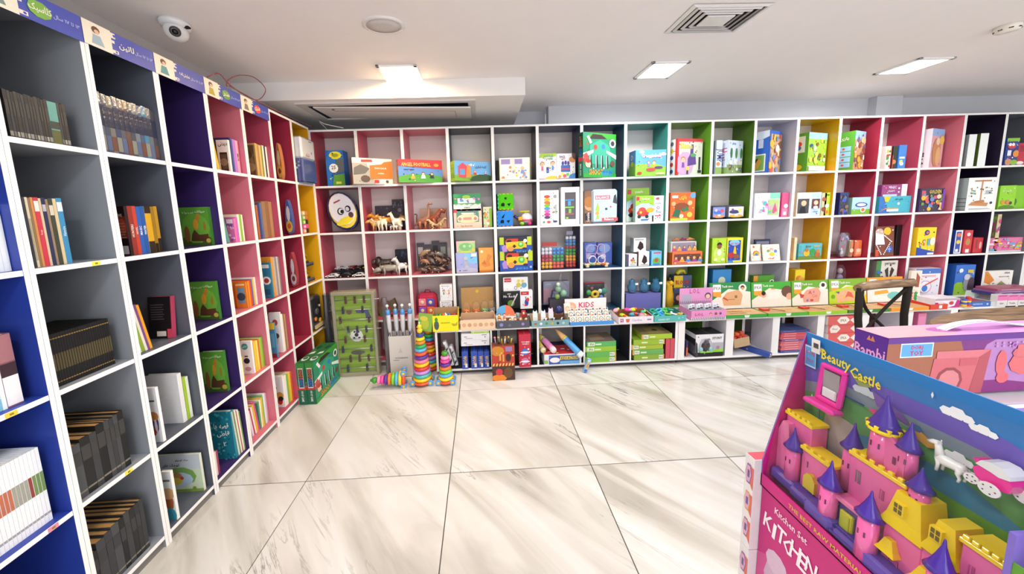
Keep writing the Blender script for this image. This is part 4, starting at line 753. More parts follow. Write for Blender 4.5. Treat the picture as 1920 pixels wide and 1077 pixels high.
B('small bright blue box with white label in the top raspberry cell', 1682, 1696, 272, 1, .09, '#3a72c0', [R_('#4180cc'), ('r', .15, .42, .85, .5, '#dfe8f4'), ('r', .2, .2, .6, .36, '#e8e04a'), ('e', .5, .2, .25, .08, '#e9f0dc')], [R_('#2c5ca8')], d=0)
BD('pale box with a pink and gold doll picture in the top salmon cell', 1741, 1763, 240, 1, .12, '#d6a8b0', [R_('#e0a8b0'), ('r', 0, .82, 1, 1, '#8ab4e8'), ('e', .45, .4, .35, .38, '#c98a5a'), ('e', .6, .3, .2, .25, '#e0b07a'), ('o', .5, .68, .1, '#f0cfae'), ('e', .8, .72, .2, .12, '#e8c05a')], [R_('#e9e4ea'), ('t', 'DOLL', .5, .25, .4, '#4a4a50', .3, PI / 2)], d0=.0, d1=.07)
B('plain white boxed slab, left one in the top blackish purple cell', 1810, 1824, 252, 1, .1, '#dfe4e4', [R_('#e9eeee')], [R_('#8f9494')], d=.0, cat='box', name='white_box')
B('plain white boxed slab, right one in the top blackish purple cell', 1831, 1846, 250, 1, .1, '#dfe4e4', [R_('#ecf1f0')], [R_('#4a5a20')], d=.0, cat='box', name='white_box')
B('navy boys board game box with red mask picture in the top slate cell', 1882, 1905, 259, 1, .08, '#2d4a9a', [R_('#2a3c86'), ('r', 0, .88, 1, 1, '#86c03a'), ('e', .4, .7, .35, .1, '#c83a4a'), ('o', .25, .76, .06, '#f0f0f0'), ('o', .5, .76, .06, '#f0f0f0'), ('r', .1, .35, .4, .55, '#e6e9f0'), ('o', .8, .42, .13, '#e0903a'), ('e', .25, .12, .3, .12, '#c88a6a'), ('e', .7, .1, .3, .1, '#8ab83a')], d=.0)
B('red board game box beside the navy one in the top slate cell', 1908, 1945, 268, 1, .08, '#b8283c', [R_('#c02f44'), ('r', .1, .6, .4, .9, '#a01c30'), ('e', .2, .1, .2, .08, '#f0e6e0')], d=.02)
# --- second row
z = base(BACK, 2)
for i, (dx, sc_, c1, c2, ds) in enumerate(((.0, .8, '#27306a', '#e9e6ea', 'rearmost navy and white foil balloon'), (.03, .85, '#8a3a2e', '#e8d24a', 'middle red-brown and yellow foil balloon'), (.08, .95, '#2a2f62', '#eceaf0', 'front silvery foil balloon with printed eyes'))):
    e = empty('foil_balloon', ds + ' packed flat in the crimson cell', 'balloon', (.03 + dx * .6, .17 - i * .055, z + .002), 0)
    m = MB('shrink'); m.push(Matrix.Translation((.135, 0, .19)) @ Matrix.Rotation(-.42, 4, 'Y') @ Matrix.Rotation(-.1, 4, 'X'))
    n = 20; P = [(.14 * sc_ * math.cos(2 * PI * a / n), .185 * math.sin(2 * PI * a / n)) for a in range(n)]
    m.prism(P, -.012, .012, c1); m.prism([(x * .88 + .004, y_ * .9) for x, y_ in P], -.022, -.012, '#e8d24a' if i else c2); m.prism([(x * .84 + .008, y_ * .80 + .012) for x, y_ in P], -.028, -.020, c2)
    if i == 2:
        m.art((-.12, -.0285, -.17), (1, 0, 0), (0, 0, 1), .24, .34, [('e', .45, .5, .13, .1, '#26262c'), ('e', .47, .5, .1, .075, '#e9e9ee'), ('o', .5, .48, .05, '#26262c'), ('e', .74, .48, .11, .09, '#26262c'), ('e', .72, .48, .07, .06, '#dcdce2'), ('e', .45, .22, .35, .1, '#e9d83a'), ('r', .35, .76, .62, .8, '#a8485a'), ('e', .75, .3, .1, .08, '#5a3a4a')])
    m.pop(); m.build('foil_body', e)
def quad(m, L_, h, c, neck=.3, neckup=.3, head=.08, tail=.2, fat=1.0, spots=None, legc=None, horn=None, mane=None):
    # four-legged figure facing -x, standing at z=0, body length L_, height h at the shoulder
    b = h * .26 * fat; z = h * .72
    m.tube([(-L_ * .5, 0, z + b * .25), (-L_ * .42, 0, z), (-L_ * .15, 0, z - b * .1), (L_ * .15, 0, z - b * .05), (L_ * .42, 0, z + b * .05), (L_ * .5, 0, z)], [b * .55, b * .92, b, b * .88, b * .85, b * .35], c, 8)
    nx = -L_ * .5 - neck * L_ * .6; nz = z + neckup * h
    m.tube([(-L_ * .42, 0, z + b * .3), ((-L_ * .42 + nx) / 2, 0, (z + nz) / 2 + b * .2), (nx, 0, nz)], [b * .7, b * .5, b * .42], c, 7)
    m.tube([(nx + head * .3, 0, nz + head * .1), (nx - head * .5, 0, nz - head * .1), (nx - head * 1.3, 0, nz - head * .5)], [head * .5, head * .52, head * .26], c, 7)
    for s_ in (-1, 1):
        m.ball((nx + head * .2, s_ * head * .4, nz + head * .55), (head * .12, head * .1, head * .25), c, 5, 4)
        lc_ = legc or c
        m.tube([(-L_ * .38, s_ * b * .55, z - b * .1), (-L_ * .36, s_ * b * .6, h * .36), (-L_ * .39, s_ * b * .6, 0)], [b * .42, b * .24, b * .2], lc_, 6)
        m.tube([(L_ * .40, s_ * b * .55, z), (L_ * .34, s_ * b * .6, h * .40), (L_ * .43, s_ * b * .6, h * .2), (L_ * .39, s_ * b * .6, 0)], [b * .5, b * .3, b * .2, b * .18], lc_, 6)
    m.tube([(L_ * .48, 0, z), (L_ * .48 + tail * L_ * .5, 0, z - h * .1), (L_ * .48 + tail * L_ * .7, 0, z - h * .34)], [b * .22, b * .14, b * .08], c, 5)
    if horn: m.tube([(nx - head * 1.1, 0, nz - head * .2), (nx - head * 1.5, 0, nz + head * .5)], [head * .2, head * .03], horn, 6)
    if mane: m.ball((nx + head * .5, 0, nz - head * .1), (head * .8, head * .85, head * 1.05), mane, 8, 6)
    for k in range(spots[1] if spots else 0):
        a = rnd.uniform(-.4, .4) * L_; ang = rnd.uniform(.2, 2.9); m.ball((a, -math.cos(ang) * b * .86, z + math.sin(ang) * b * .8), (b * .22, b * .16, b * .16), spots[0], 5, 4)
def figure(label, px, d, row, L_, h, c, ry=0, nm='animal_figure', cat='toy animal', z0=None, **k):
    z = base(BACK, row) if z0 is None else z0; m = MB('gloss'); quad(m, L_, h, c, **k); u = BACK.U(px, d, z); q = math.floor(u / .4) * .4; hd, tl = L_ * .68 + .035, L_ * .62 + .012; hd, tl = (hd, tl) if math.cos(ry) > 0 else (tl, hd); u = min(max(u, q + .0145 + hd), q + .3855 - tl); o = m.build(nm, None, (u, max(d, .04), z + .001), ry); rest(o, z); return tag(o, label, cat)
figure('tan toy deer at the left front of the animal cell', 694, .05, 2, .10, .085, '#c99a52', .4, head=.028, neckup=.35)
figure('white toy goat with brown back beside the tan deer', 708, .04, 2, .09, .10, '#e2d2b4', -.5, head=.026, spots=('#b06a2e', 5))
figure('cream toy calf with long white legs in the middle of the animal cell', 718, .03, 2, .085, .115, '#e9dfca', -.9, head=.024, spots=('#8a5a34', 4))
figure('orange brown toy fox standing behind the cream calf', 724, .10, 2, .10, .13, '#d08a34', .3, head=.032)
figure('orange brown toy cow standing behind the white goat', 704, .11, 2, .11, .14, '#c8842e', .2, head=.034, spots=('#efe6d6', 4))
figure('black toy panther lying low among the animals', 731, .06, 2, .11, .07, '#26242a', .2, head=.03, fat=1.3)
figure('white spotted toy dog crouching in front of the animal cell', 738, .02, 2, .09, .05, '#ece6da', 2.7, head=.026, spots=('#3a3436', 5))
figure('white and black toy fawn with its neck raised', 745, .035, 2, .075, .12, '#efe6d6', .1, head=.024, neckup=.55, spots=('#4a3a30', 3))
figure('pale tan toy lamb at the right of the animal cell', 756, .04, 2, .07, .10, '#dcc8a4', 2.8, head=.026)
figure('tan toy pony behind the black panther', 742, .12, 2, .10, .12, '#b98a52', 2.9, head=.03)
B('dark patterned box standing at the back left of the animal cell', 706, 740, 386, 2, .04, '#3c3940', scat(41, 14, ['#56525c', '#6a6670', '#2e2c32'], .04, .1), d=.19)
B('taller dark patterned box at the back right of the animal cell', 738, 758, 374, 2, .04, '#35333a', scat(42, 14, ['#5c5862', '#746f78', '#2a282e'], .04, .1), d=.16)
def dino(m, c, k):
    if k == 0:   # long-necked
        m.tube([(.11, 0, .03), (.07, 0, .05), (.03, 0, .075), (-.02, 0, .08), (-.045, 0, .12), (-.05, 0, .18), (-.042, 0, .22), (-.06, 0, .235), (-.085, 0, .228)], [.003, .012, .03, .034, .018, .011, .010, .012, .006], c, 8)
        for x, y in ((-.02, -.02), (-.02, .02), (.035, -.02), (.035, .02)): m.tube([(x, y, .07), (x + .004, y, .03), (x, y, 0)], [.016, .011, .011], c, 6)
    else:        # upright two-legged hunter
        m.tube([(.13, 0, .05), (.09, 0, .055), (.04, 0, .07), (-.01, 0, .09), (-.045, 0, .125), (-.06, 0, .15), (-.08, 0, .152), (-.105, 0, .142)], [.002, .010, .022, .032, .022, .017, .018, .009], c, 8)
        m.tube([(-.07, 0, .146), (-.10, 0, .128)], [.011, .005], '#5a2f24', 6)
        for y in (-.02, .02):
            m.tube([(.0, y, .085), (-.018, y, .05), (.008, y, .028), (-.006, y, .004), (-.025, y, .004)], [.02, .015, .009, .009, .006], c, 6)
            m.tube([(-.035, y, .105), (-.052, y, .09), (-.06, y, .095)], [.006, .004, .003], c, 5)
def dinof(label, px, d, k, c, rz, s=1):
    z = base(BACK, 2); m = MB('gloss'); m.push(Matrix.Scale(s, 4)); dino(m, c, k); m.pop(); u = min(max(BACK.U(px, d, z), .82 + .125 * s), 1.18 - .135 * s); tag(rest(m.build('dinosaur_figure', None, (u, d, z + .001), rz), z), label, 'toy dinosaur')
dinof('brown long-necked toy dinosaur with its head high', 788, .07, 0, '#9a6a52', 2.9, 1.0)
dinof('reddish brown two-legged toy dinosaur leaning right', 815, .06, 1, '#8a4632', 3.0, 1.1)
dinof('small dark brown long-necked toy dinosaur at the left', 779, .12, 0, '#7a4a3a', .2, .6)
dinof('pale tan two-legged toy dinosaur in front of the reddish one', 812, .025, 1, '#c9a878', .3, .55)
dinof('cream toy dinosaur at the right front of the dinosaur cell', 828, .04, 1, '#b8a078', 2.8, .6)
B('beige carton standing behind the toy dinosaurs', 790, 838, 391, 2, .03, '#c9a88c', d=.2, cat='box', name='carton')
B('green fringed toy piano box on top of the peach radio box', 850.5, 902, 354, 2, .06, '#2f9a5a', [R_('#eef0e6'), ('r', 0, .42, 1, 1, '#3a9c5c'), ('p', [(.0, .42), (.1, .34), (.2, .42), (.3, .33), (.4, .42), (.5, .34), (.6, .42), (.7, .33), (.8, .42), (.9, .34), (1, .42)], '#7fc06a'), ('r', .14, .42, .82, .78, '#2f7a5a'), ('r', .16, .45, .8, .75, '#e6efe9')] + scat(51, 14, ['#e88ab0', '#5aa0d8', '#f0c84a', '#8a6ac8'], .04, .07, .48, .72) + [('t', 'piano', .5, .2, .14, '#3a7a5a', .4), ('e', .48, .82, .15, .1, '#a6d04a')], z=base(BACK, 2) + .155, h=.157, d=.03)
B('peach toy radio box with a picture of a cream radio under the piano box', 851.5, 904, 392, 2, .07, '#e9c0a8', [R_('#f0c9b2'), ('r', .1, .3, .9, .9, '#5f8c80'), ('e', .5, .5, .38, .26, '#ecd2ac'), ('r', .14, .36, .86, .6, '#efd8b4'), ('r', .34, .42, .64, .56, '#c98f7a'), ('o', .22, .48, .09, '#b98a7a'), ('o', .77, .48, .09, '#b98a7a'), ('r', .28, .74, .72, .8, '#f2eadf'), ('r', .0, .82, .12, .96, '#c84a50'), ('t', 'Tape Recorder', .45, .1, .1, '#7a5a50', .7), ('o', .95, .5, .04, '#f6efe8')], d=.03)
B('narrow box with green and navy print at the right of the black second cell', 907, 923, 388, 2, .08, '#d7d8b4', [R_('#cfd4b0')] + scat(52, 18, ['#3a5a4a', '#7fae3a', '#3a4a8a', '#e0903a', '#e6e9d8'], .04, .09) + [('r', .7, 0, 1, .9, '#86b83a')], d=.04)
# foam sorting cubes
for i, (c, c2, edge, ds) in enumerate((('#2f86dc', '#c23a3a', '#e8832e', 'lower blue'), ('#4cb818', '#e6609a', '#f0b02e', 'upper green'))):
    z = base(BACK, 2) + .001 + i * .155; a = BACK.U(932.5 + i, .03, z); wv = .148
    e = empty('foam_cube', '%s foam shape cube of two stacked in the charcoal cell' % ds, 'toy', (a, .03, z), .04)
    m = MB('matte'); m.cbox(0, wv, 0, wv, 0, wv, c, .004, right=c2, left='#2fa0c8', top='#e8607a')
    m.art((0, 0, 0), (1, 0, 0), (0, 0, 1), wv, wv, [('r', .1 + .25 * q, .0, .2 + .25 * q, .05, edge) for q in range(4)] + [('r', .1 + .25 * q, .95, .2 + .25 * q, 1, edge) for q in range(4)] + [('r', 0, .1 + .25 * q, .04, .2 + .25 * q, '#5ad0e8') for q in range(4)])
    m.build('cube_shell', e)
    sh = MB('matte'); star = [(.5 + .12 * (1 if q % 2 == 0 else .42) * math.sin(q * PI / 5), .70 + .12 * (1 if q % 2 == 0 else .42) * math.cos(q * PI / 5)) for q in range(10)] if i else [(.3, .6), (.5, .8), (.42, .55), (.3, .5)]
    for P in (star, [(.2, .22), (.42, .2), (.44, .36), (.36, .44), (.22, .38)], [(.58, .36), (.82, .4), (.72, .2)]): sh.prism([(x * wv, y_ * wv) for x, y_ in P], -.0008, .002, '#16221a' if i else '#14202c')
    sh.build('shape_opening', e)
z = base(BACK, 2)
e = empty('toy_helicopter', 'chunky yellow, white and green toy helicopter in the charcoal cell', 'toy', (BACK.U(984, .08, z), .08, z + .001), -.3)
m = MB('gloss'); m.ball((.02, 0, .07), (.055, .04, .05), '#dfe6f2', 12, 8); m.ball((.02, 0, .055), (.058, .042, .022), '#d86a8a', 12, 6); m.cbox(-.06, .0, -.03, .03, .045, .085, '#e8b02e', .01); m.build('cabin', e)
m = MB('gloss'); m.tube([(-.05, 0, .07), (-.085, 0, .08), (-.1, 0, .095)], [.02, .012, .016], '#2a3f8a', 8); m.build('tail_boom', e)
m = MB('gloss'); m.cbox(-.05, .05, -.012, .012, .125, .14, '#d8d42e', .006); m.tube([(0, 0, .11), (0, 0, .13)], .008, '#5aa83a'); m.build('rotor', e)
for s_ in (-.03, .03):
    m = MB('gloss'); m.ball((-.02, s_, .02), (.024, .016, .02), '#8ac83a', 10, 6); m.ball((.05, s_, .02), (.02, .014, .02), '#c83a7a', 10, 6); m.build('wheel_pod', e)
st = [R_('#f2f2f4')] + [('e', .38, .82 - i * .085, .17 - .01 * (i % 2), .045, c) for i, c in enumerate(['#c84a3a', '#f0b02a', '#d8742a', '#7ac03a', '#4a9ad0', '#d86ab8', '#c83a8a', '#5a3a6a'])] + [('t', fa('رنگارنگ'), .8, .45, .1, '#4a4a5a', .3, PI / 2), ('o', .8, .82, .05, '#9aa0a4'), ('e', .2, .09, .06, .03, '#5a8a5a'), ('e', .46, .09, .1, .035, '#c84a3a'), ('e', .8, .1, .12, .03, '#3a3a7a')]
B('tall white box with a rainbow ring stacker picture in the dark indigo cell', 1013, 1048, 357, 2, .09, '#eeeef0', st, d=.02)
def framed(o, w, h, dp):
    m = MB('gloss'); m.box(w * .2, w * .8, -.001, .0, h * .14, h * .86, '#4a3f44'); m.build('window_backing', o)
    for i, (c, x, y_, ww, hh) in enumerate((('#3a86c8', .22, .63, .5, .05), ('#4a90cc', .36, .50, .18, .13), ('#7ac83a', .2, .44, .52, .04), ('#78b83a', .4, .30, .16, .12), ('#8a4a4a', .22, .25, .5, .06), ('#8ad03a', .26, .15, .14, .05))):
        m = MB('gloss'); m.cbox(w * x, w * (x + ww), -.006, -.001, h * y_, h * (y_ + hh), c, .002); m.build('toy_tier', o)
    m = MB('gloss'); 
    for a, b, c_, d_ in ((0, .2, 0, 1), (.8, 1, 0, 1), (.2, .8, 0, .14), (.2, .8, .86, 1)): m.box(w * a, w * b, -.010, 0, h * c_, h * d_, '#f4f4f5')
    m.build('white_front_frame', o)
B('tall white windowed box showing a blue and green ramp toy in the dark indigo cell', 1052, 1086, 351, 2, .09, '#efeff1', d=.02, kids=framed)
B('brown box with a child portrait behind the pale blue tin', 1095, 1110, 358, 2, .07, '#7a5a42', [R_('#8a6248'), ('o', .7, .55, .16, '#d8a27a'), ('o', .65, .66, .17, '#b5763a'), ('r', .1, .1, .9, .32, '#2a2a2e'), ('t', 'Scramble', .5, .2, .3, '#e8e4e0', .28, PI / 2)], d=.03)
z = base(BACK, 2); m = MB('gloss'); wv = BACK.U(1158, .01, z) - BACK.U(1110, .01, z); hv = BACK.Z(2.0, .01, 359) - z
m.cbox(0, wv, 0, .09, 0, hv, '#b5c6d8', .018); m.art((0, 0, 0), (1, 0, 0), (0, 0, 1), wv, hv, [('r', .06, .08, .95, .92, '#b8dcf0'), ('r', .12, .7, .7, .82, '#c8586a'), ('t', 'BALANCE', .4, .76, .08, '#f2e4ea', .5), ('p', [(.15, .12), (.28, .12), (.24, .3), (.3, .4), (.22, .62), (.12, .4), (.2, .3)], '#9fc03a'), ('o', .2, .3, .06, '#e8a23a'), ('p', [(.8, .6), (.98, .55), (.92, .85), (.84, .8)], '#23232b'), ('r', .38, .06, 1, .16, '#d03a44'), ('t', 'Balance', .66, .12, .07, '#f4eeee', .5), ('o', .55, .42, .04, '#2a2f3a'), ('o', .72, .48, .03, '#c83a4a')]); o = m.build('game_tin'); o.location = (BACK.U(1110, .01, z), .01, z + .001); tag(o, 'pale blue rounded balance game tin with red lower band', 'game tin')
carart = lambda t: [R_('#eef2ea'), ('r', 0, .55, 1, 1, '#96c83a'), ('e', .5, .42, .6, .3, '#b8dcec'), ('t', t, .55, .88, .09, '#eef6dc', .5), ('r', .04, .82, .2, .96, '#c83a4a')] + [('e', .4, .34, .34, .14, '#d03a2e'), ('e', .36, .46, .2, .1, '#d8483a'), ('o', .28, .36, .05, '#f2e24a'), ('e', .8, .44, .22, .1, '#f0b02a'), ('o', .2, .2, .07, '#2a2a2e'), ('o', .62, .2, .07, '#2a2a2e'), ('r', .3, .05, .7, .1, '#3a6ab0')]
B('green and white toy car box at the back of the second sea green cell', 1174, 1216, 353, 2, .08, '#9cc84a', carart('puzzle'), d=.13)
B('green and white toy car puzzle box in front with white diagram side', 1191, 1225, 367, 2, .05, '#e6efe6', carart('maker'), d=.03)
B('white flat box with small violet diagrams beside the toy car puzzle', 1226, 1247, 367, 2, .05, '#eef0f4', [R_('#eff1f5'), ('r', .35, .84, .6, .93, '#c84a5a'), ('t', 'VOVO', .5, .7, .06, '#6a6ab0', .5), ('o', .5, .53, .06, '#7a7aa0'), ('o', .5, .53, .035, '#eff1f5'), ('r', .3, .34, .75, .38, '#8ab8d0'), ('r', .25, .2, .75, .24, '#c8586a')], d=.03)
B('bright orange monkey game box in the second bright green cell', 1256, 1302, 361, 2, .09, '#e8632a', [R_('#e9682e'), ('t', fa('بازی'), .5, .82, .16, '#f2e03a', .5), ('r', .05, .8, .3, .9, '#e0d8d0'), ('e', .9, .88, .12, .1, '#6aa8e8'), ('e', .45, .5, .3, .14, '#8a4a2a'), ('p', [(.08, .15), (.35, .12), (.42, .36), (.2, .42)], '#2f6a4a'), ('p', [(.55, .3), (.75, .35), (.7, .5), (.45, .4)], '#3a7a52'), ('o', .78, .62, .09, '#f0c08a'), ('o', .12, .6, .08, '#e8b07a'), ('o', .78, .2, .1, '#f0c84a'), ('o', .45, .15, .08, '#f6dfc0'), ('r', 0, 0, .7, .08, '#c8d83a')], d=.04)
for i, (a, b, ds) in enumerate(((1334, 1361, 'left rounded puzzle tin with sea picture in the olive cell'), (1363, 1396, 'right rounded puzzle tin with yellow picture in the olive cell'))):
    z = base(BACK, 2); wv = BACK.U(b, .02, z) - BACK.U(a, .02, z); hv = BACK.Z(3.4, .02, 388) - z; m = MB('gloss'); m.cbox(0, wv, 0, .1, 0, hv, '#4a4c60', .022)
    m.art((0, 0, 0), (1, 0, 0), (0, 0, 1), wv, hv, [('r', .08, .14, .92, .88, ['#8a9ad8', '#d8d8e0'][i]), ('e', .4, .5, .3, .14, ['#4a7ad0', '#3a3f70'][i]), ('e', .5, .2, .4, .12, ['#e0986a', '#e0b04a'][i]), ('o', .7, .6, .14, ['#d8586a', '#f0e27a'][i]), ('o', .3, .65, .1, ['#f0c8d8', '#6a4a8a'][i]), ('r', .42, .2, .6, .34, '#f0f0f0')]); o = m.build('puzzle_tin'); o.location = (BACK.U(a, .02, z), .02, z + .001); tag(o, ds, 'puzzle tin')
B('white fairy puzzle box with twin pictures in the lilac cell', 1413, 1460, 362, 2, .07, '#eef2f6', [R_('#eef4f8'), ('r', .6, .76, 1, 1, '#8ad8c0'), ('t', 'PUZZLE', .3, .86, .08, '#c8d4e0', .5)] + [('r', .04, .1, .52, .72, '#dfe8f6'), ('r', .55, .1, .96, .74, '#b5d08a')] + scat(61, 12, ['#d85aa8', '#8a7ad8', '#f0a8d0', '#5ac0b8'], .04, .09, .2, .65) + [('p', [(.7, .2), (.9, .25), (.8, .6)], '#d85a8a')], d=.02)
B('upright pink boxed puzzle beside the fairy puzzle in the lilac cell', 1464, 1477, 361, 2, .08, '#d8507e', [R_('#dc5a88'), ('r', .1, .05, .9, .35, '#e88aac'), ('o', .6, .45, .09, '#f6f0f4'), ('r', .3, .08, .7, .22, '#f0dfe8')], d=.02)
B('white and pale blue puzzle box with two baby portraits in the yellow cell', 1492, 1537, 361, 2, .07, '#e9eff4', [R_('#e9eef2'), ('r', .6, .0, 1, 1, '#b9d4ee'), ('t', 'PUZZLE', .32, .87, .08, '#c0cad4', .4), ('r', .04, .12, .5, .74, '#4a4a50'), ('r', .62, .32, .94, .72, '#6a3a3a'), ('o', .28, .55, .12, '#eac09a'), ('p', [(.1, .12), (.4, .12), (.34, .4), (.16, .4)], '#26262b'), ('o', .78, .56, .1, '#f0c8a8'), ('e', .78, .36, .1, .07, '#f4f4f6'), ('t', fa('بچه'), .78, .18, .09, '#3a4a8a', .25)] if False else [R_('#e9eef2'), ('r', .6, .0, 1, 1, '#b9d4ee'), ('t', 'PUZZLE', .32, .87, .08, '#c0cad4', .4), ('r', .04, .12, .5, .74, '#4a4a50'), ('r', .62, .32, .94, .72, '#6a3a3a'), ('o', .28, .55, .12, '#eac09a'), ('p', [(.1, .12), (.4, .12), (.34, .4), (.16, .4)], '#26262b'), ('o', .78, .56, .1, '#f0c8a8'), ('e', .78, .36, .1, .07, '#f4f4f6'), ('t', fa('کودک'), .78, .18, .09, '#3a4a8a', .25)], d=.02)
B('slim olive box with two small heads pictured in the yellow cell', 1538, 1547, 362, 2, .08, '#b9b890', [R_('#c2c09a'), ('o', .5, .72, .1, '#a85a4a'), ('o', .5, .28, .1, '#8a4a3a')], d=.02)
B('slim lime green box at the right of the yellow second cell', 1548, 1558, 361, 2, .08, '#a9c832', [R_('#b3d03a'), ('o', .5, .42, .09, '#f0f2e0'), ('r', .2, .08, .8, .22, '#d87a3a'), ('r', .3, .86, .8, .92, '#4a6a20')], d=.02)
B('dark blue action picture box in the second crimson red cell', 1572, 1588, 361, 2, .1, '#2c3c7a', [R_('#2c3f80'), ('r', .1, .1, .9, .9, '#3a3a4a')] + scat(62, 16, ['#5a6a90', '#8a6a5a', '#3a5ac0', '#26242c'], .05, .1), d=.02)
B('pale blue alphabet game box with round ball picture in the second crimson red cell', 1597, 1631, 370, 2, .09, '#a8d0e8', [R_('#aad4ec'), ('r', 0, 0, 1, .3, '#7ab83a'), ('t', 'Saba', .5, .8, .1, '#e9f4fa', .6), ('e', .5, .56, .34, .14, '#3a4a9a'), ('e', .5, .56, .26, .09, '#dfe9f6'), ('o', .6, .26, .16, '#f4f2f0'), ('o', .6, .26, .11, '#e0703a')], [R_('#8ab8a0')], d=.02)
B('purple craft kit box stacked on the turquoise one', 1652, 1699, 343, 2, .09, '#8a3f78', [R_('#94467f'), ('r', .78, 0, 1, 1, '#eee6ee'), ('r', .04, .1, .6, .26, '#b9cbe8'), ('t', 'MAGIC', .4, .78, .2, '#f0dcea', .3), ('t', 'CRAFT', .36, .5, .14, '#e8cfe0', .4), ('o', .14, .75, .08, '#e05a7a'), ('o', .66, .7, .08, '#f2eaf2'), ('o', .66, .42, .07, '#f2eaf2')], z=base(BACK, 2) + .147, h=.125, d=.03)
B('turquoise box with a yellow splash and open book picture', 1648, 1706, 368, 2, .1, '#3aa6bc', [R_('#46b0c4'), ('p', [(0, 0), (.35, 0), (.2, .6), (.1, 1), (0, 1)], '#3a74c0'), ('p', [(.12, .98), (.34, .98), (.26, .66), (.16, .7)], '#f2c62a'), ('p', [(.0, .1), (.2, .25), (.6, .25), (.62, .3), (.2, .32)], '#d8963a'), ('r', .24, .1, .62, .24, '#f0f0ee'), ('t', fa('بازی فکر'), .6, .82, .14, '#2a3a4a', .3), ('o', .6, .55, .08, '#dff2f6')], d=.02)
B('dark game box crowded with cartoon faces in the salmon second cell', 1722, 1766, 353, 2, .09, '#4a3a6a', [R_('#3f3a52'), ('t', 'GOLDEN', .6, .85, .16, '#e8c83a', .5), ('r', .03, .55, .2, .9, '#c85a6a')] + scat(63, 26, ['#e08a5a', '#d85a6a', '#e8b83a', '#6a8ac8', '#f0d0b0', '#7a9a4a'], .05, .11, .08, .7) + [('r', .9, .1, 1, .95, '#7a3aa0')], d=.02)
z = base(BACK, 2)
bal = [R_('#eef2f0'), ('r', .48, .3, .54, .9, '#c98a5a'), ('r', .22, .88, .82, .92, '#b87a4a'), ('p', [(.08, .16), (.2, .26), (.8, .22), (.76, .12)], '#c48a58'), ('p', [(.26, .28), (.62, .32), (.66, .24), (.3, .22)], '#b97a48'), ('t', 'Ping', .2, .6, .08, '#4a8a4a', .3), ('t', 'Wing', .2, .52, .08, '#4a8a4a', .3)] + lines(.64, .9, .5, .62, 3, '#5a6a6a') + [('o', .9, .22, .04, '#3a3a3a')] + lines(.1, .9, .03, .07, 2, '#8a9494')
B('white wooden balancing game box with a wood crossbeam picture', 1815, 1866, 333, 2, .09, '#e6ecea', bal, [R_('#aab4b2')] + [('r', 0, .12 * i, 1, .12 * i + .02, '#5a6462') for i in range(4)], d=.0)
B('lime green group game box, left one in the slate second cell', 1870, 1900, 348, 2, .08, '#8ed02a', [R_('#92d22e'), ('t', fa('جالب و شاد'), .4, .78, .14, '#dff0c8', .6), ('o', .25, .3, .09, '#e0903a'), ('o', .55, .3, .1, '#c88a5a'), ('e', .5, .06, .5, .12, '#5a8a20'), ('o', .72, .26, .07, '#5a3a2a')], d=.01)
B('lime green group game box, right one in the slate second cell', 1906, 1945, 348, 2, .08, '#8ed02a', [R_('#84c62a'), ('o', .1, .35, .09, '#6a4a2a'), ('e', .3, .3, .2, .2, '#4a7a2a')], d=.03)
# --- third row
z = base(BACK, 3)
def toycar(label, px, d, c, z, rz=0, s=1, glass='#23262c'):
    m = MB('gloss'); Lc, Wc, Hc = .115 * s, .045 * s, .036 * s
    e = empty('toy_car', label, 'toy car', (BACK.U(px, d, z), d, z + .001), rz)
    P = [(-.5, .25), (-.49, .5), (-.42, .56), (-.26, .62), (-.12, .98), (.22, 1), (.38, .66), (.49, .6), (.5, .25)]
    m.prism([(x * Lc, .004 + y_ * Hc) for x, y_ in P], -Wc / 2, Wc / 2, c)
    m.art((-Lc / 2, -Wc / 2, .004), (1, 0, 0), (0, 0, 1), Lc, Hc, [('p', [(.27, .64), (.4, .92), (.52, .93), (.52, .64)], glass), ('p', [(.55, .64), (.55, .93), (.7, .93), (.82, .66)], glass), ('o', .02, .45, .08, '#f4f0d8')]); m.build('car_body', e)
    for x in (-.3, .3):
        for y_ in (-1, 1):
            w_ = MB('matte'); w_.push(Matrix.Translation((x * Lc, y_ * (Wc / 2 - .002), .011 * s)) @ Matrix.Rotation(PI / 2, 4, 'X')); w_.lathe([(.011 * s, -.003), (.011 * s, .003)], '#17181a', 10); w_.lathe([(.006 * s, -.0036), (.006 * s, .0036)], '#b8bcc2', 8); w_.pop(); w_.build('wheel', e)
for px, d, c, ds, zz in ((624, .03, '#e9ebee', 'white toy car at the left of the front row', 0), (648, .03, '#1c1d22', 'black toy car in the middle of the front row', 0), (674, .03, '#eceef0', 'white toy car at the right of the front row', 0), (628, .10, '#23242a', 'black toy car second row left', 0), (655, .10, '#1d1e24', 'dark toy car second row right', 0), (680, .10, '#2a2b30', 'charcoal toy van behind the right white car', 0)):
    toycar(ds, px, d, c, z, .03)
m = MB('gloss'); m.box(0, .34, 0, .09, 0, .045, '#2b2c33'); o = m.build('display_step'); o.location = (.018, .15, z + .001); tag(o, 'low dark display step behind the toy car rows', 'display step')
for px, c, ds in ((638, '#e8eaee', 'white toy estate car on the step, left'), (653, '#dfe2e8', 'silver white toy car on the step'), (664, '#8a1f2a', 'dark red toy car on the step'), (677, '#26272c', 'black toy car on the step'), (690, '#d8a82a', 'yellow toy car on the step, right')):
    toycar(ds, px, .195, c, z + .047, 1.1, .85)
figure('grey toy rhinoceros walking left', 734, .05, 3, .15, .10, '#9a968c', .1, head=.045, neckup=-.12, fat=1.25, horn='#d8d2c4')
figure('dark maned toy lion behind the grey rhinoceros', 722, .14, 3, .13, .15, '#4a4038', .1, head=.05, neckup=.1, mane='#2e2822')
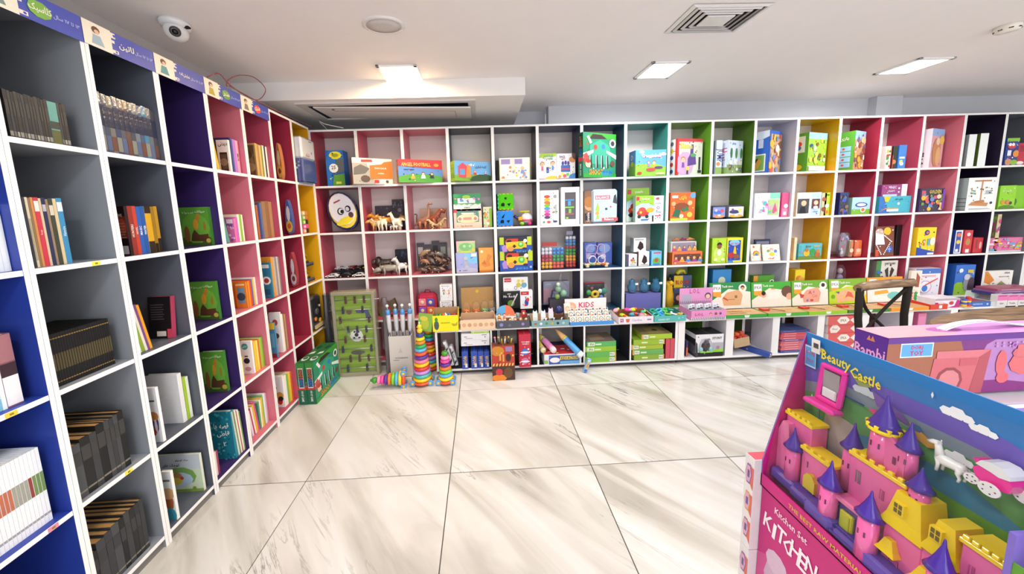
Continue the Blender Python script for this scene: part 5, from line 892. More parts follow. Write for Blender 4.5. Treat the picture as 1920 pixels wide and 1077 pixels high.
figure('white and black striped toy zebra with raised head', 764, .05, 3, .085, .12, '#dcdad6', .2, head=.03, neckup=.55, spots=('#2a2a2e', 9))
figure('small brown toy lizard at the left of the rhinoceros cell', 709, .04, 3, .05, .03, '#6a4a34', .2, head=.014)
B('black fantasy box behind the zebra in the rose pink third cell', 743, 768, 468, 3, .04, '#1e2230', scat(71, 8, ['#2e3448', '#3a4660'], .05, .12), d=.17)
r_ = random.Random(12)
pc = ['#5a4236', '#7a5a44', '#8c7460', '#4a3a34', '#a08468', '#66504a', '#9a6a4a', '#6e6a66']
for i in range(16):
    zz = z + .002 + (i // 6) * .062; x = .905 + (i % 6) * .040 + (i // 6) * .02; dd = .055 + (i % 3) * .045
    m = MB('shrink'); L2 = r_.uniform(.05, .075)
    m.tube([(-L2, 0, .02), (-L2 * .4, 0, .034), (L2 * .3, 0, .034), (L2, 0, .018)], [.004, .02, .022, .004], pc[i % 8], 8); m.tube([(-L2 * .7, 0, .03), (-L2 * 1.0, 0, .055)], [.008, .003], pc[(i + 3) % 8], 6)
    for q in (-.4, .4): m.tube([(L2 * q, -.008, .02), (L2 * q * 1.2, -.022, .003)], [.008, .003], pc[(i + 1) % 8], 5)
    o = m.build('bagged_figure'); o.location = (x, dd, zz); o.rotation_euler = (0, r_.uniform(-.7, .7), r_.uniform(-.4, .4)); tag(o, 'small brown and grey bagged animal figure in the heaped light pink cell', 'toy animal', 'bagged animal figures heaped in the light pink cell')
    rest(o, zz - .002)
    if i // 6: o.location.z += .02
for i in range(4):
    B('%s dark header card at the back of the bagged figures' % ['leftmost', 'second', 'third', 'rightmost'][i], 784 + i * 14, 798 + i * 14, [456, 459, 452, 455][i], 3, .006, '#4e4d52', [R_('#55545a'), ('r', .15, .6, .8, .85, ['#c8c4bc', '#8a8680', '#2c2b30', '#a8b0a0'][i])], d=.21, cat='card', name='header_card')
B('pink and green plush face box, top left in the black third cell', 856.5, 891.5, 443, 3, .09, '#9fc87a', [R_('#a8cf88'), ('r', 0, .9, 1, 1, '#f0b8c0'), ('r', 0, .3, .1, 1, '#f0b8c0'), ('e', .5, .62, .36, .26, '#7fb87a'), ('o', .42, .66, .1, '#a8d89a'), ('o', .72, .66, .09, '#a8d89a'), ('e', .5, .15, .5, .2, '#c6d83a'), ('o', .9, .4, .1, '#e8c83a'), ('t', 'puzzle', .45, .2, .08, '#e6f0d8', .5)], z=base(BACK, 3) + .158, h=.14, d=.03)
B('violet and ice blue figure box below the pink and green one', 856, 896, 474, 3, .1, '#9aa0d8', [R_('#a2a8dc'), ('p', [(.35, .98), (1, .9), (1, .4), (.6, .5)], '#7fc0ea'), ('e', .5, .1, .6, .16, '#b8b4d0'), ('o', .45, .72, .1, '#b8bcc8'), ('o', .47, .48, .12, '#a8aebc'), ('o', .5, .28, .1, '#b4bac8'), ('r', .72, .8, .95, .95, '#e6ecf6'), ('t', 'puzzle', .42, .12, .08, '#4a4aa8', .3), ('o', .17, .12, .04, '#4a5ab8')], d=.02)
B('orange dinosaur figure box at the right of the black third cell', 899, 926, 465, 3, .09, '#e0913a', [R_('#eaa04e'), ('r', 0, 0, 1, .08, '#d8802e'), ('p', [(.1, .3), (.45, .4), (.6, .75), (.9, .65), (.7, .45), (.8, .25), (.4, .2)], '#d88a3e'), ('p', [(.15, .35), (.4, .5), (.5, .3)], '#c8742e'), ('o', .2, .85, .06, '#f2dcc0')], d=.03)
bus = [R_('#2450b0'), ('r', 0, .55, .14, 1, '#b8cc2a'), ('r', .86, .5, 1, 1, '#b8cc2a'), ('r', .14, .55, .86, 1, '#23232b'), ('p', [(.18, .62), (.58, .62), (.58, .9), (.24, .9), (.18, .76)], '#c8382a'), ('e', .3, .76, .08, .08, '#23130f'), ('p', [(.2, .3), (.84, .3), (.84, .55), (.74, .74), (.2, .7)], '#f0bc1a'), ('o', .66, .55, .17, '#4ab83a'), ('e', .66, .58, .05, .09, '#a6e09a'), ('r', .43, .36, .49, .54, '#2a2418'), ('r', .4, .42, .52, .48, '#2a2418'), ('p', [(.1, .12), (.24, .14), (.2, .5), (.14, .56), (.06, .4)], '#a882c8'), ('e', .34, .3, .1, .15, '#d8924a'), ('o', .8, .76, .11, '#f0ece0'), ('t', 'BUSY BUS', .68, .12, .1, '#5aa8e8', .36), ('o', .94, .18, .06, '#9ac8f0'), ('e', .78, .3, .08, .07, '#26265a')]
B('yellow toy bus shape sorter box, top of two in the charcoal third cell', 937, 997, 434, 3, .09, '#2249a0', bus, z=base(BACK, 3) + .163, h=.158, d=.02)
B('yellow toy bus shape sorter box, bottom of two in the charcoal third cell', 938, 999, 471, 3, .09, '#2249a0', bus, d=.02)
def ballbag(label, px0, px1, d, cols, nrow, ncol, r, dep, top):
    z = base(BACK, 3); a = BACK.U(px0, d, z); b = BACK.U(px1, d, z); n = 0
    e = empty('ball_bag', label, 'bag of balls', (a, d, z + .001), 0); st_ = (b - a) / ncol
    for j in range(nrow):
        for i in range(ncol):
            for q in range(dep):
                m = MB('gloss'); c = cols(i / ncol, j); m.ball((st_ * (i + .5), .02 + q * r * 1.9, r + j * r * 1.72), r * .98, c, 8, 6); m.build('plastic_ball', e)
    m = MB('film'); H = nrow * r * 1.72 + r; m.cbox(0, b - a, -.002, .03 + dep * r * 1.9, 0, H, '#f0f0f4', .01); m.build('clear_bag', e)
    if top:
        m = MB('card'); m.box(st_ * .3, (b - a) * .7, .01, .02, H, H + .035, top); m.build('header_card', e)
ballbag('clear pack of white, blue, red, green, yellow and coral balls in the indigo cell', 1015, 1058, .03, lambda x, j: (['#f0b020', '#f0b020', '#c03a52', '#c03a52', '#dcdce8', '#dcdce8'] if x < .5 else ['#e0584a', '#e0584a', '#2f9a5a', '#2f9a5a', '#3a8ad8', '#3a8ad8'])[min(j, 5)], 6, 6, .0195, 1, '#a83a34')
ballbag('tall clear tube bag of rainbow layered balls in the indigo cell', 1061, 1081, .06, lambda x, j: ['#d8402e', '#d8402e', '#e8a21c', '#e8a21c', '#2a9a3a', '#2a9a3a', '#a83040', '#3a8ac8', '#3a8ac8', '#dfe0f0'][min(j, 9)], 10, 3, .0175, 1, '#8a8aa0')
for i in range(2): B('%s blue toy box behind the wooden bead walker' % ['left', 'right'][i], [1095, 1120][i], [1118, 1147][i], 455, 3, .06, '#4a64b8', [R_('#5570c4'), ('e', .5, .75, .4, .2, '#8fa8e0'), ('o', .4, .4, .12, '#c8d4f0'), ('r', 0, 0, 1, .08, '#3a54a0')], d=.13)
e = empty('bead_walker', 'wooden baby walker with bead wires in front of the blue boxes', 'toy', (BACK.U(1096, .03, base(BACK, 3)), .03, base(BACK, 3) + .001), 0)
m = MB('gloss'); m.cbox(0, .24, 0, .06, .02, .04, '#d9c28a', .006)
m.build('wood_base', e)
for x in (.03, .21):
    m = MB('gloss'); m.cbox(x - .016, x + .016, -.006, .066, 0, .04, '#e3d4b0', .006); m.build('wood_block', e)
for x, c in ((.07, '#6ab85a'), (.12, '#c8a83a'), (.165, '#c84a4a'), (.195, '#e8832e')):
    m = MB('gloss'); m.ball((x, .0, .035), .014, c, 10, 6); m.build('bead', e)
for P, c in (([(.05, .03, .04), (.06, .02, .11), (.11, .02, .12), (.13, .03, .2), (.06, .03, .21), (.03, .03, .16), (.03, .03, .04)], '#dfa0c0'), ([(.2, .03, .04), (.2, .03, .2), (.14, .02, .21), (.13, .02, .13), (.18, .02, .12)], '#e8b0b8'), ([(.02, .04, .13), (.22, .04, .13)], '#c0a8e0')):
    m = MB('gloss'); m.tube(curve_pts(P, 5), .0028, c, 6); m.build('bead_wire', e)
for x in (.075, .16):
    m = MB('gloss'); m.push(Matrix.Translation((x, -.006, .075)) @ Matrix.Rotation(PI / 2, 4, 'X')); m.ring((0, 0, 0), .036, .004, '#e6dcea', 18); m.pop(); m.build('wheel_ring', e)
def catbox(o, w, h, dp):
    m = MB('matte'); m.prism([(w * .3, h * .3), (w * .55, h * .12), (w * .8, h * .3), (w * .75, h * .6), (w * .5, h * .78), (w * .4, h * .55)], -.002, 0, '#3a2f2e'); m.build('window_opening', o)
B('white diecut pet box standing on top in the sea green third cell', 1188, 1211, 443, 3, .07, '#eceef0', [('r', .1, .85, .8, .92, '#9a9aa0')], [R_('#b8bcc0')], z=base(BACK, 3) + .13, h=.135, d=.05, kids=catbox)
B('white and purple fruit toy box, bottom left in the sea green third cell', 1176, 1194, 477, 3, .09, '#e9e6ee', [R_('#eeebf2'), ('r', 0, 0, .14, 1, '#6a2a8a'), ('o', .6, .65, .09, '#8a3a9a'), ('o', .45, .5, .1, '#e0503a'), ('o', .68, .48, .1, '#6ab83a'), ('o', .55, .32, .1, '#f0c02a'), ('o', .8, .3, .07, '#e0803a'), ('r', .3, .08, .8, .14, '#c8c4d0')], d=.03)
B('white box with a dark shaped window, bottom middle in the sea green third cell', 1197, 1217, 472, 3, .09, '#f0f0f0', [('r', .2, .06, .9, .12, '#c8a0a0')], [R_('#7a5a5a')], d=.02, kids=catbox)
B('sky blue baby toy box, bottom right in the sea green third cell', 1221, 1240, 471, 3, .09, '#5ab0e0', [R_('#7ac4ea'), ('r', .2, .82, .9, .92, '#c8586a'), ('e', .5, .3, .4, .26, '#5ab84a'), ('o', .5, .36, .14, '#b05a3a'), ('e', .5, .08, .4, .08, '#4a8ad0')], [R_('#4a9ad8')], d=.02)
def facesrow(n, seed):
    r = random.Random(seed); out = []
    for i in range(n): out += kid((i + .6) / n, .5, .22, r.choice(['#3a2a20', '#8a4a2a', '#e0b04a', '#5a3a6a']), r.choice(['#8a4aa0', '#e8a03a', '#c84a6a', '#4a8ac8']), r.choice(['#f0c39c', '#e8b07a']))
    return out
B('clear windowed box of five little plush dolls in the bright green third cell', 1258, 1305, 449, 3, .09, '#e6e2ea', [R_('#cfc8d0'), ('r', .04, .12, .96, .92, '#8f8796')] + facesrow(5, 5) + [('r', 0, 0, 1, .1, '#e8e4ee')], z=base(BACK, 3) + .112, h=.105, d=.03)
B('orange windowed box of five little dolls under the clear one', 1260, 1316, 472, 3, .1, '#e06a34', [R_('#e87440'), ('r', .06, .28, .94, .82, '#6a3f34')] + facesrow(5, 9) + [('r', .06, .06, .94, .22, '#f0a890'), ('r', .12, .09, .5, .19, '#c8503a')], [R_('#d8642e')], d=.01)
for i, (px, c) in enumerate(((1268, '#b8734a'), (1282, '#8a3f52'), (1294, '#c98a5a'))):
    z3 = base(BACK, 3) + .22; m = MB('matte'); m.tube([(-.04, 0, .012), (0, 0, .02), (.05, .01, .012)], [.006, .013, .005], c, 7); m.ball((-.01, 0, .024), .012, c, 8, 5); o = m.build('plush_strap'); o.location = (BACK.U(px, .06, z3), .06, z3); tag(o, '%s small plush keyring lying on the clear doll box' % ['brown', 'maroon', 'tan'][i], 'keyring')
B('lime green baby girl magnet game box in the olive third cell', 1334, 1360, 447, 3, .09, '#a8cf2e', [R_('#aed636'), ('e', .5, .35, .4, .34, '#c8e46a'), ('o', .5, .74, .1, '#2e1f18'), ('o', .5, .66, .09, '#8a5a3a'), ('e', .5, .42, .17, .13, '#efe4d0'), ('e', .25, .14, .14, .06, '#f0e6b0'), ('e', .78, .14, .14, .06, '#f0e6b0')], d=.02)
B('yellow and blue car race game box in the olive third cell', 1362, 1391, 446, 3, .09, '#e8dc2e', [R_('#eee23a'), ('r', .06, .08, .86, .9, '#2a4ab4'), ('e', .45, .8, .34, .12, '#7ac8f0'), ('t', 'car race', .46, .76, .09, '#c83a6a', .6), ('p', [(.36, .35), (.6, .35), (.52, .65), (.44, .65)], '#f0c02a'), ('e', .26, .3, .22, .12, '#b8323a'), ('e', .6, .24, .2, .1, '#8a5a3a'), ('r', .06, 0, .4, .08, '#4a9ae0')], d=.02)
B('dark framed small sorting board at the back of the lilac third cell', 1414, 1442, 449, 3, .02, '#3a4060', [('r', .08, .1, .92, .9, '#8a8fa8'), ('r', .2, .2, .8, .5, '#b8a878')], d=.12)
def board(label, a, b, pt, it, d=.02, lean=-.16): return faced('board_book', label, 'board book', BACK, a, b, pt, 3, d, .014, '#efe6cc', it, lean=lean, c=.003)
board('cream rainbow board book leaning in the lilac third cell', 1409, 1428, 459, [R_('#f2ead4'), ('o', .5, .42, .2, '#e0625a'), ('o', .5, .40, .16, '#f0b83a'), ('o', .5, .38, .12, '#7ac05a'), ('o', .5, .36, .08, '#6a6ac8'), ('r', .2, .1, .85, .3, '#f4eedd'), ('o', .3, .84, .06, '#d85a4a')], d=.045)
board('cream bear board book with coloured letters leaning in the lilac third cell', 1432, 1463, 459, [R_('#f3ecd8'), ('o', .5, .66, .13, '#e8a8a0'), ('o', .5, .6, .08, '#f6ddc8'), ('e', .52, .4, .16, .12, '#f0c83a'), ('o', .3, .6, .08, '#6aa84a'), ('o', .74, .58, .1, '#5a8ad8'), ('t', 'bear', .5, .15, .12, '#d85a4a', .5)], d=.02)
B('small yellow and purple card game box in the lilac third cell', 1464, 1475, 468, 3, .06, '#e0b85a', [R_('#e6c05e'), ('r', 0, .6, 1, 1, '#9a8ac0'), ('o', .5, .3, .15, '#d87a5a')], d=.07)
B('thin cream wooden board on edge in the yellow third cell', 1487, 1492, 446, 3, .16, '#e8d6b0', (), d=.02, cat='board', name='wooden_board')
B('jungle animal memory game box in teal and yellow in the yellow third cell', 1496, 1539, 457, 3, .06, '#4aa6b4', [R_('#56b4c0'), ('r', 0, 0, 1, .22, '#6a8a3a'), ('t', 'ZOO', .4, .82, .12, '#5a4a20', .3), ('e', .34, .4, .14, .2, '#e0b42e'), ('o', .34, .6, .12, '#b8742a'), ('e', .6, .46, .12, .24, '#3a9a4a'), ('e', .82, .3, .12, .18, '#b5652e'), ('o', .82, .52, .12, '#c87a3a'), ('o', .12, .5, .1, '#8a9ab0'), ('r', .64, .8, .9, .86, '#e8a83a')], d=.02)
z = base(BACK, 3)
for i, (px, ds) in enumerate(((1571, 'clear-wrapped oval toy set with grey and pink pieces leaning in the crimson red third cell'), (1577, 'second clear-wrapped oval toy set behind it'))):
    e = empty('wrapped_toy_set', ds + (' in the crimson red third cell' if i else ''), 'toy set', (BACK.U(px, .03 + i * .03, z), .03 + i * .035, z + .001), .2)
    m = MB('gloss'); P = [(.05 + .05 * math.cos(a * PI / 8), .125 + .12 * math.sin(a * PI / 8)) for a in range(16)]; m.prism(P, 0, .014, ['#8a8494', '#6a6672'][i])
    m.art((0, 0, 0), (1, 0, 0), (0, 0, 1), .1, .25, [q for q in scat(81 + i, 18, ['#d8d4de', '#c85a6a', '#4a6ac8', '#9a96a4', '#3a3640'], .04, .08, .15, .85)]); m.build('toy_tray', e)
    m = MB('film'); m.prism([(x * 1.04 - .002, z_ + .001) for x, z_ in P], -.008, .02, '#eee'); m.build('clear_wrap', e)
for i, (px, c, c2, w_, h_) in enumerate(((1592, '#9a8a6a', '#c84a3a', .035, .17), (1602, '#d86a42', '#e89a6a', .07, .165))):
    m = MB('shrink'); m.cbox(0, w_, 0, .05, 0, h_, c, .008); m.art((0, 0, 0), (1, 0, 0), (0, 0, 1), w_, h_, [('r', .1, .15, .9, .5, c2), ('r', .2, .6, .8, .85, '#e0703a'), ('o', .5, .4, .12, '#e8c8a8')]); o = m.build('craft_pack'); o.location = (BACK.U(px, .04, z), .04, z + .001); tag(o, ['slim grey-brown pack with red label in the crimson red third cell', 'orange sealed craft pack in the crimson red third cell'][i], 'craft pack')
bd = [R_('#7a4230'), ('o', .22, .78, .16, '#c8b0a4'), ('o', .62, .84, .13, '#e8b82a'), ('p', [(.0, .4), (.5, .4), (.42, .72), (0, .8)], '#eae4f0'), ('o', .75, .24, .12, '#3a5aa8'), ('r', .73, .14, .77, .34, '#8aa8e0'), ('r', .66, .22, .84, .26, '#8aa8e0'), ('e', .05, .1, .14, .14, '#c84a34')] + [('o', .46 + .055 * i, .7 - .03 * i, .022, '#f6f0ec') for i in range(8)] + [('o', .44 + .045 * i, .08 + (i * .052), .022, '#f6f0ec') for i in range(8)] + [('o', .05 + .04 * i, .38 - .05 * i, .022, '#f6f0ec') for i in range(7)]
faced('board_game', 'brown wooden peg board game with white bead arcs in the raspberry third cell', 'board game', BACK, 1640, 1675, 425, 3, .02, .012, '#6a3826', bd, lean=-.06, c=.004)
B('black folded game board beside the peg board game', 1677, 1694, 422, 3, .02, '#141414', (), d=.05, cat='board game', name='game_board', rot=.12)
B('upright tan wooden game case at the right of the raspberry third cell', 1694, 1703, 425, 3, .05, '#8a6a48', [R_('#a08058'), ('r', .4, .1, .5, .9, '#7a5c3c')], d=.06, cat='board game', name='wooden_case', mat='gloss')
ys = [R_('#f2d62a'), ('o', .5, .82, .1, '#2f3f90'), ('o', .5, .82, .05, '#e8743a'), ('p', [(0, 0), (1, 0), (1, .12), (.4, .22), (0, .3)], '#2c4aa8')] + kid(.38, .5, .1, '#3a2a1a', '#d8503a') + kid(.2, .38, .09, '#2a2a2a', '#3a7ac8') + [('r', .56, .35, .66, .6, '#4ab0d8'), ('e', .82, .5, .14, .16, '#efe9d8'), ('r', .6, .02, .95, .09, '#e8e9f4')]
B('bright yellow space themed game box in the salmon third cell', 1716, 1750, 427, 3, .07, '#f0d22a', ys, right=[R_('#5a3a78')], d=.01)
B('purple game box standing behind the yellow space game', 1738, 1757, 425, 3, .04, '#4f3a72', [('o', .7, .6, .1, '#d8b84a')], d=.12)
for i, (a, b, pt, c, it, ds) in enumerate(((1787, 1800, 432, '#2f4ba8', [R_('#e9eaf2'), ('r', .12, .06, .82, .94, '#3350a8'), ('o', .5, .8, .09, '#e07a4a'), ('o', .5, .5, .09, '#f0c84a'), ('r', .2, .08, .6, .2, '#f0f0f4')], 'blue boxed card game with white edges in the blackish purple third cell'), (1804, 1819, 432, '#c8343c', [R_('#cc3a42'), ('o', .5, .82, .08, '#f0d8d8'), ('e', .5, .5, .3, .16, '#b8884a'), ('r', .3, .03, .75, .18, '#f0eaea')], 'tall red card game box with white tag in the blackish purple third cell'), (1823, 1840, 446, '#c42f3a', [R_('#c8323c'), ('r', .2, .3, .4, .9, '#8a3a3a'), ('e', .75, .5, .14, .25, '#e0a8a0')], 'short red card game box in the blackish purple third cell'))):
    B(ds, a, b, pt, 3, .07, c, it, d=.02)
B('pink toy tea set box in the slate third cell', 1869, 1945, 446, 3, .09, '#d85a9a', [R_('#d87aa0'), ('r', .0, 0, 1, .08, '#e9e6e8')] + scat(91, 30, ['#f0d0e0', '#e8a03a', '#5ab0d8', '#e84a9a', '#8ad05a', '#f0e04a'], .05, .1, .12, .9), d=.02)
B('tall narrow floral box at the left of the slate third cell', 1861, 1868, 402, 3, .1, '#c8b49a', [R_('#d0c09a')] + scat(92, 16, ['#c83a8a', '#d87a3a', '#7ab84a', '#8a4a9a'], .03, .07), [R_('#8a7a52')] + scat(93, 10, ['#c8509a', '#8ab05a'], .04, .08), d=.02)
# --- fourth row (partly hidden behind the counter goods)
z4 = base(BACK, 4)
e = empty('child_backpack', 'pink and red children backpack with four picture patches', 'backpack', (BACK.U(802, .06, z4), .06, z4 + .001), -.1)
m = MB('matte'); m.cbox(-.10, .09, 0, .09, 0, .22, '#c83a52', .03); m.build('backpack_body', e)
for x, zz, c in ((-.045, .135, '#e88aa0'), (.035, .135, '#4a5ac0'), (-.045, .055, '#8a5ac8'), (.035, .055, '#e8703a')):
    m = MB('card'); m.cbox(x - .034, x + .034, -.006, .0, zz - .034, zz + .034, c, .003); m.ball((x, -.007, zz), (.018, .003, .018), '#f0d8b0', 8, 5); m.build('picture_patch', e)
m = MB('matte'); m.tube([(-.03, .04, .215), (-.02, .04, .245), (.02, .04, .245), (.03, .04, .215)], .007, '#a02c42'); m.build('carry_loop', e)
for i in range(2):
    B('white carton with jumping cartoon children, %s of two by the backpack' % ['lower', 'upper'][i], 826, 849, [560, 525][i], 4, .07, '#e8e9ee', [R_('#e9ebef')] + kid(.3, .6, .14, '#2a2a2a', '#3a9a5a') + kid(.72, .6, .13, '#c8642a', '#e86a3a') + [('r', .2, .9, .8, .94, '#b8bcc4')], z=z4 + i * .158, h=.155, d=.0)
m = MB('matte'); P = [(0, 0), (.16, 0), (.165, .1), (.14, .17), (.08, .13), (.02, .18), (-.01, .09)]; m.prism([(x, z_) for x, z_ in P], 0, .05, '#7a6a52'); m.art((0, 0, 0), (1, 0, 0), (0, 0, 1), .15, .14, [('r', 0, 0, 1, .4, '#5a7a4a'), ('o', .6, .5, .2, '#b05a4a'), ('o', .3, .6, .15, '#c8a86a')])
o = m.build('cloth_bag'); o.location = (.46, .1, z4 + .001); tag(o, 'patterned soft bag slumped in the rose pink fourth cell', 'bag')
m = MB('gloss'); m.tube(curve_pts([(0, 0, .02), (.06, .01, .035), (.12, 0, .025), (.2, .02, .03)]), .014, '#a83a42', 8); o = m.build('red_toy'); o.location = (BACK.U(728, .07, z4), .07, z4 + .003); tag(o, 'red rolled toy lying beside the patterned soft bag', 'toy')
m = MB('gloss'); m.tube([(0, 0, .03), (.1, 0, .045), (.22, .01, .05)], [.012, .02, .008], '#d8d2a8', 8); o = m.build('rolled_mat'); o.location = (BACK.U(645, .1, z4), .1, z4 + .17); 
m2 = MB('card'); m2.box(-.005, .24, -.03, .08, -.17, .015, '#4a4440'); o2 = m2.build('dark_carton', None, (BACK.U(645, .1, z4), .1, z4 + .171)); tag(o, 'pale rolled play mat lying on a dark carton behind the table football', 'mat'); tag(o2, 'dark carton behind the table football in the crimson cell', 'box')
def catback(o, w, h, dp): pass
B('brown display card with yellow emblem behind the animal face masks', 866, 926, 539, 4, .02, '#b98a52', [R_('#c89a5e'), ('o', .5, .85, .06, '#e8c83a')], d=.08, z=z4)
B('white cartoon bicycle toy box in the charcoal fourth cell', 944, 990, 514, 4, .06, '#e9eaee', [R_('#eceef1'), ('r', .04, .66, .32, .96, '#c8323c'), ('t', 'Bonny Bicycle', .18, .8, .09, '#f6e8e8', .26), ('o', .62, .72, .12, '#e8d24a'), ('o', .78, .7, .11, '#e8c84a'), ('e', .62, .42, .1, .18, '#c8b84a'), ('e', .84, .4, .12, .2, '#6aa0c0'), ('o', .5, .22, .12, '#7a8a9a'), ('o', .5, .22, .08, '#eceef1'), ('o', .72, .18, .07, '#8ab0c8')], z=z4 + .22, h=.13, d=.03)
B('black guitar toy box with white lettering in the charcoal fourth cell', 942, 975, 540, 4, .06, '#17171b', [('t', 'Mr. Rock', .42, .72, .14, '#e8e8ea', .7), ('r', .3, .84, .5, .9, '#b8b8bc'), ('e', .5, .3, .2, .2, '#6a8a3a'), ('p', [(.5, .2), (.55, .15), (.9, .85), (.84, .88)], '#c9ccd0')], z=z4 + .06, h=.16, d=.0)
B('white and red toy box showing a blue-red figure in the charcoal fourth cell', 976, 999, 538, 4, .06, '#e9eaee', [R_('#edeef1'), ('r', .04, .76, .7, .96, '#c8323c'), ('t', 'Bonny', .36, .86, .07, '#f6e8e8', .5), ('e', .5, .35, .16, .2, '#2f4ab0'), ('e', .6, .5, .12, .12, '#d83a3a'), ('r', .4, .55, .48, .68, '#7a7a80'), ('e', .4, .2, .1, .06, '#d8403a')], z=z4 + .05, h=.175, d=.0)
B('grey and pink microphone toy box in the indigo fourth cell', 1019, 1067, 525, 4, .05, '#8a8698', [R_('#8f92a8'), ('r', 0, .1, .45, .7, '#b08a96'), ('p', [(.25, .2), (.7, .2), (.64, .6), (.5, .72), (.32, .6)], '#4a5274'), ('p', [(.32, .25), (.62, .25), (.58, .52), (.4, .56)], '#9aa4c0'), ('t', 'puzzle', .2, .88, .09, '#c8c0d4', .3)], d=.1, z=z4 + .05, h=.23)
e = empty('rattle_bag', 'knotted clear bag of green and white baby rattles', 'rattle set', (BACK.U(1052, .0, z4), .02, z4 + .12), 0)
m = MB('gloss'); m.ball((-.02, 0, .10), .03, '#7fb08a', 10, 7); m.ball((.03, 0, .06), .034, '#8ac0a0', 10, 7); m.ball((-.02, .0, .15), .02, '#dfe8e0', 8, 6); m.ball((-.03, 0, .03), .026, '#8ab85a', 9, 6); m.build('rattle', e)
m = MB('film'); m.ball((0, 0, .09), (.075, .045, .095), '#e8f0ec', 12, 8); m.tube([(0, 0, .17), (.0, 0, .21), (.01, 0, .25)], [.03, .006, .016], '#e8f0ec', 8); m.build('clear_bag', e)
m = MB('card'); m.box(-.1, .1, .0, .12, -.12, -.001, '#4a4650'); tag(m.build('support_box', None, (e.location.x, .02, z4 + .121)), 'dark box under the clear bag of rattles', 'box')
e = empty('rattle_pack', 'toy pack with yellow rattle ring and green pieces in the dark teal cell', 'toy set', (BACK.U(1118, .03, z4), .04, z4 + .001), 0)
m = MB('card'); m.box(-.11, .09, .02, .025, 0, .26, '#23382e'); m.box(-.12, .08, .015, .03, .255, .265, '#b03044'); m.build('backing_card', e)
m = MB('gloss'); m.push(Matrix.Translation((-.01, 0, .15)) @ Matrix.Rotation(PI / 2, 4, 'X')); m.ring((0, 0, 0), .028, .014, '#ecc81c', 16, 8); m.pop(); m.build('rattle_ring', e)
for P, c, s_ in (((-.07, 0, .17), '#3aa84a', .026), ((.04, 0, .18), '#d8e8d8', .022), ((.05, 0, .12), '#6a8ad8', .022), ((.08, 0, .18), '#2f8a72', .03), ((-.06, 0, .11), '#d8a82a', .02), ((.0, 0, .07), '#c83a4a', .025), ((-.04, 0, .21), '#8a3a3a', .018)):
    m = MB('gloss'); m.ball(P, (s_, s_ * .5, s_), c, 10, 6); m.build('rattle_piece', e)
m = MB('film'); m.cbox(-.115, .11, -.03, .02, .02, .25, '#eef', .01); m.build('clear_front', e)
for i, px in enumerate((1184, 1206, 1228)):
    e = empty('blue_bottle', '%s translucent blue animal-shaped bottle in the sea green fourth cell' % ['left', 'middle', 'right'][i], 'bottle', (BACK.U(px, .04, z4), .04, z4 + .15), 0)
    m = MB('tinted'); m.lathe([(.012, 0), (.034, .012), (.044, .05), (.04, .075), (.026, .09), (.03, .108), (.012, .128), (.007, .14)], '#2f7fb0', 14); m.ball((-.022, 0, .118), (.010, .008, .014), '#2f7fb0', 7, 5); m.ball((.022, 0, .118), (.010, .008, .014), '#2f7fb0', 7, 5); m.build('bottle_body', e)
    m = MB('card'); m.box(.008, .036, -.05, -.048, .088, .108, '#e8ecf0'); m.build('price_tag', e)
m = MB('card'); m.box(0, .34, 0, .1, 0, .149, '#6a6ab0'); tag(m.build('support_box', None, (2.83, .005, z4 + .0005)), 'violet box carrying the three blue bottles', 'box')
e = empty('giraffe_toy', 'yellow spotted toy giraffe peeping above the pink display', 'toy', (BACK.U(1255, .03, z4), .05, z4 + .001), 0)
m = MB('matte'); m.tube([(0, 0, 0), (0, 0, .1), (.0, -.005, .2), (-.01, -.01, .24)], [.045, .045, .028, .03], '#d8a82e', 10); m.tube([(0, -.02, .24), (.01, -.045, .225)], [.024, .018], '#d8a82e', 8)
for q in range(8): m.ball((.03 * math.cos(q * 2.1), -.035 + .004 * q, .05 + .022 * q), (.01, .006, .01), '#8a5a1e', 6, 4)
m.build('giraffe_body', e); m = MB('matte'); m.ball((-.03, 0, .26), (.008, .005, .016), '#b07a24', 6, 4); m.ball((.01, 0, .27), (.006, .005, .016), '#b07a24', 6, 4); m.build('ear', e)
B('navy and yellow building block box behind the giraffe toy', 1262, 1295, 517, 4, .08, '#3a4a6a', [R_('#4a5a7a'), ('r', 0, .6, .5, 1, '#d8b82a'), ('t', 'BLOCKS', .5, .78, .14, '#b5342e', .8), ('r', .1, .05, .9, .4, '#5a3a34'), ('o', .3, .25, .1, '#e8b0a0'), ('o', .7, .25, .1, '#e8b0a0')], d=.06, z=z4)
m = MB('gloss'); m.tube([(0, 0, 0), (.03, 0, .03), (.07, 0, .03), (.09, 0, .0)], [.02, .024, .02, .012], '#c8c02a', 8); tag(m.build('toy_grip', None, (BACK.U(1268, .07, z4), .09, BACK.Z(3.1, .07, 519) + .012)), 'yellow toy handle lying on the building block box', 'toy')
B('bright blue box with a green creature picture in the olive fourth cell', 1334, 1368, 506, 4, .09, '#2f7ab8', [R_('#3a86c6'), ('e', .5, .55, .25, .2, '#9ab08a'), ('o', .5, .7, .1, '#c8d0b0')], d=.03, z=z4)
B('green edged wooden game lid box in the lilac fourth cell', 1410, 1448, 517, 4, .05, '#4f8a34', [R_('#5a9a3a'), ('r', 0, .8, .2, 1, '#e8963a'), ('t', 'IPKA', .12, .72, .08, '#e8ece8', .2), ('o', .9, .75, .1, '#e9eae4'), ('o', .9, .76, .05, '#5a3a2a')], d=.04, z=z4)
B('yellow block picture box in the yellow fourth cell', 1487, 1505, 506, 4, .1, '#e8c82a', [R_('#ecd02e'), ('o', .4, .72, .1, '#d8803a'), ('o', .65, .68, .1, '#e8a84a'), ('o', .2, .6, .08, '#a8c03a')], d=.03, z=z4)
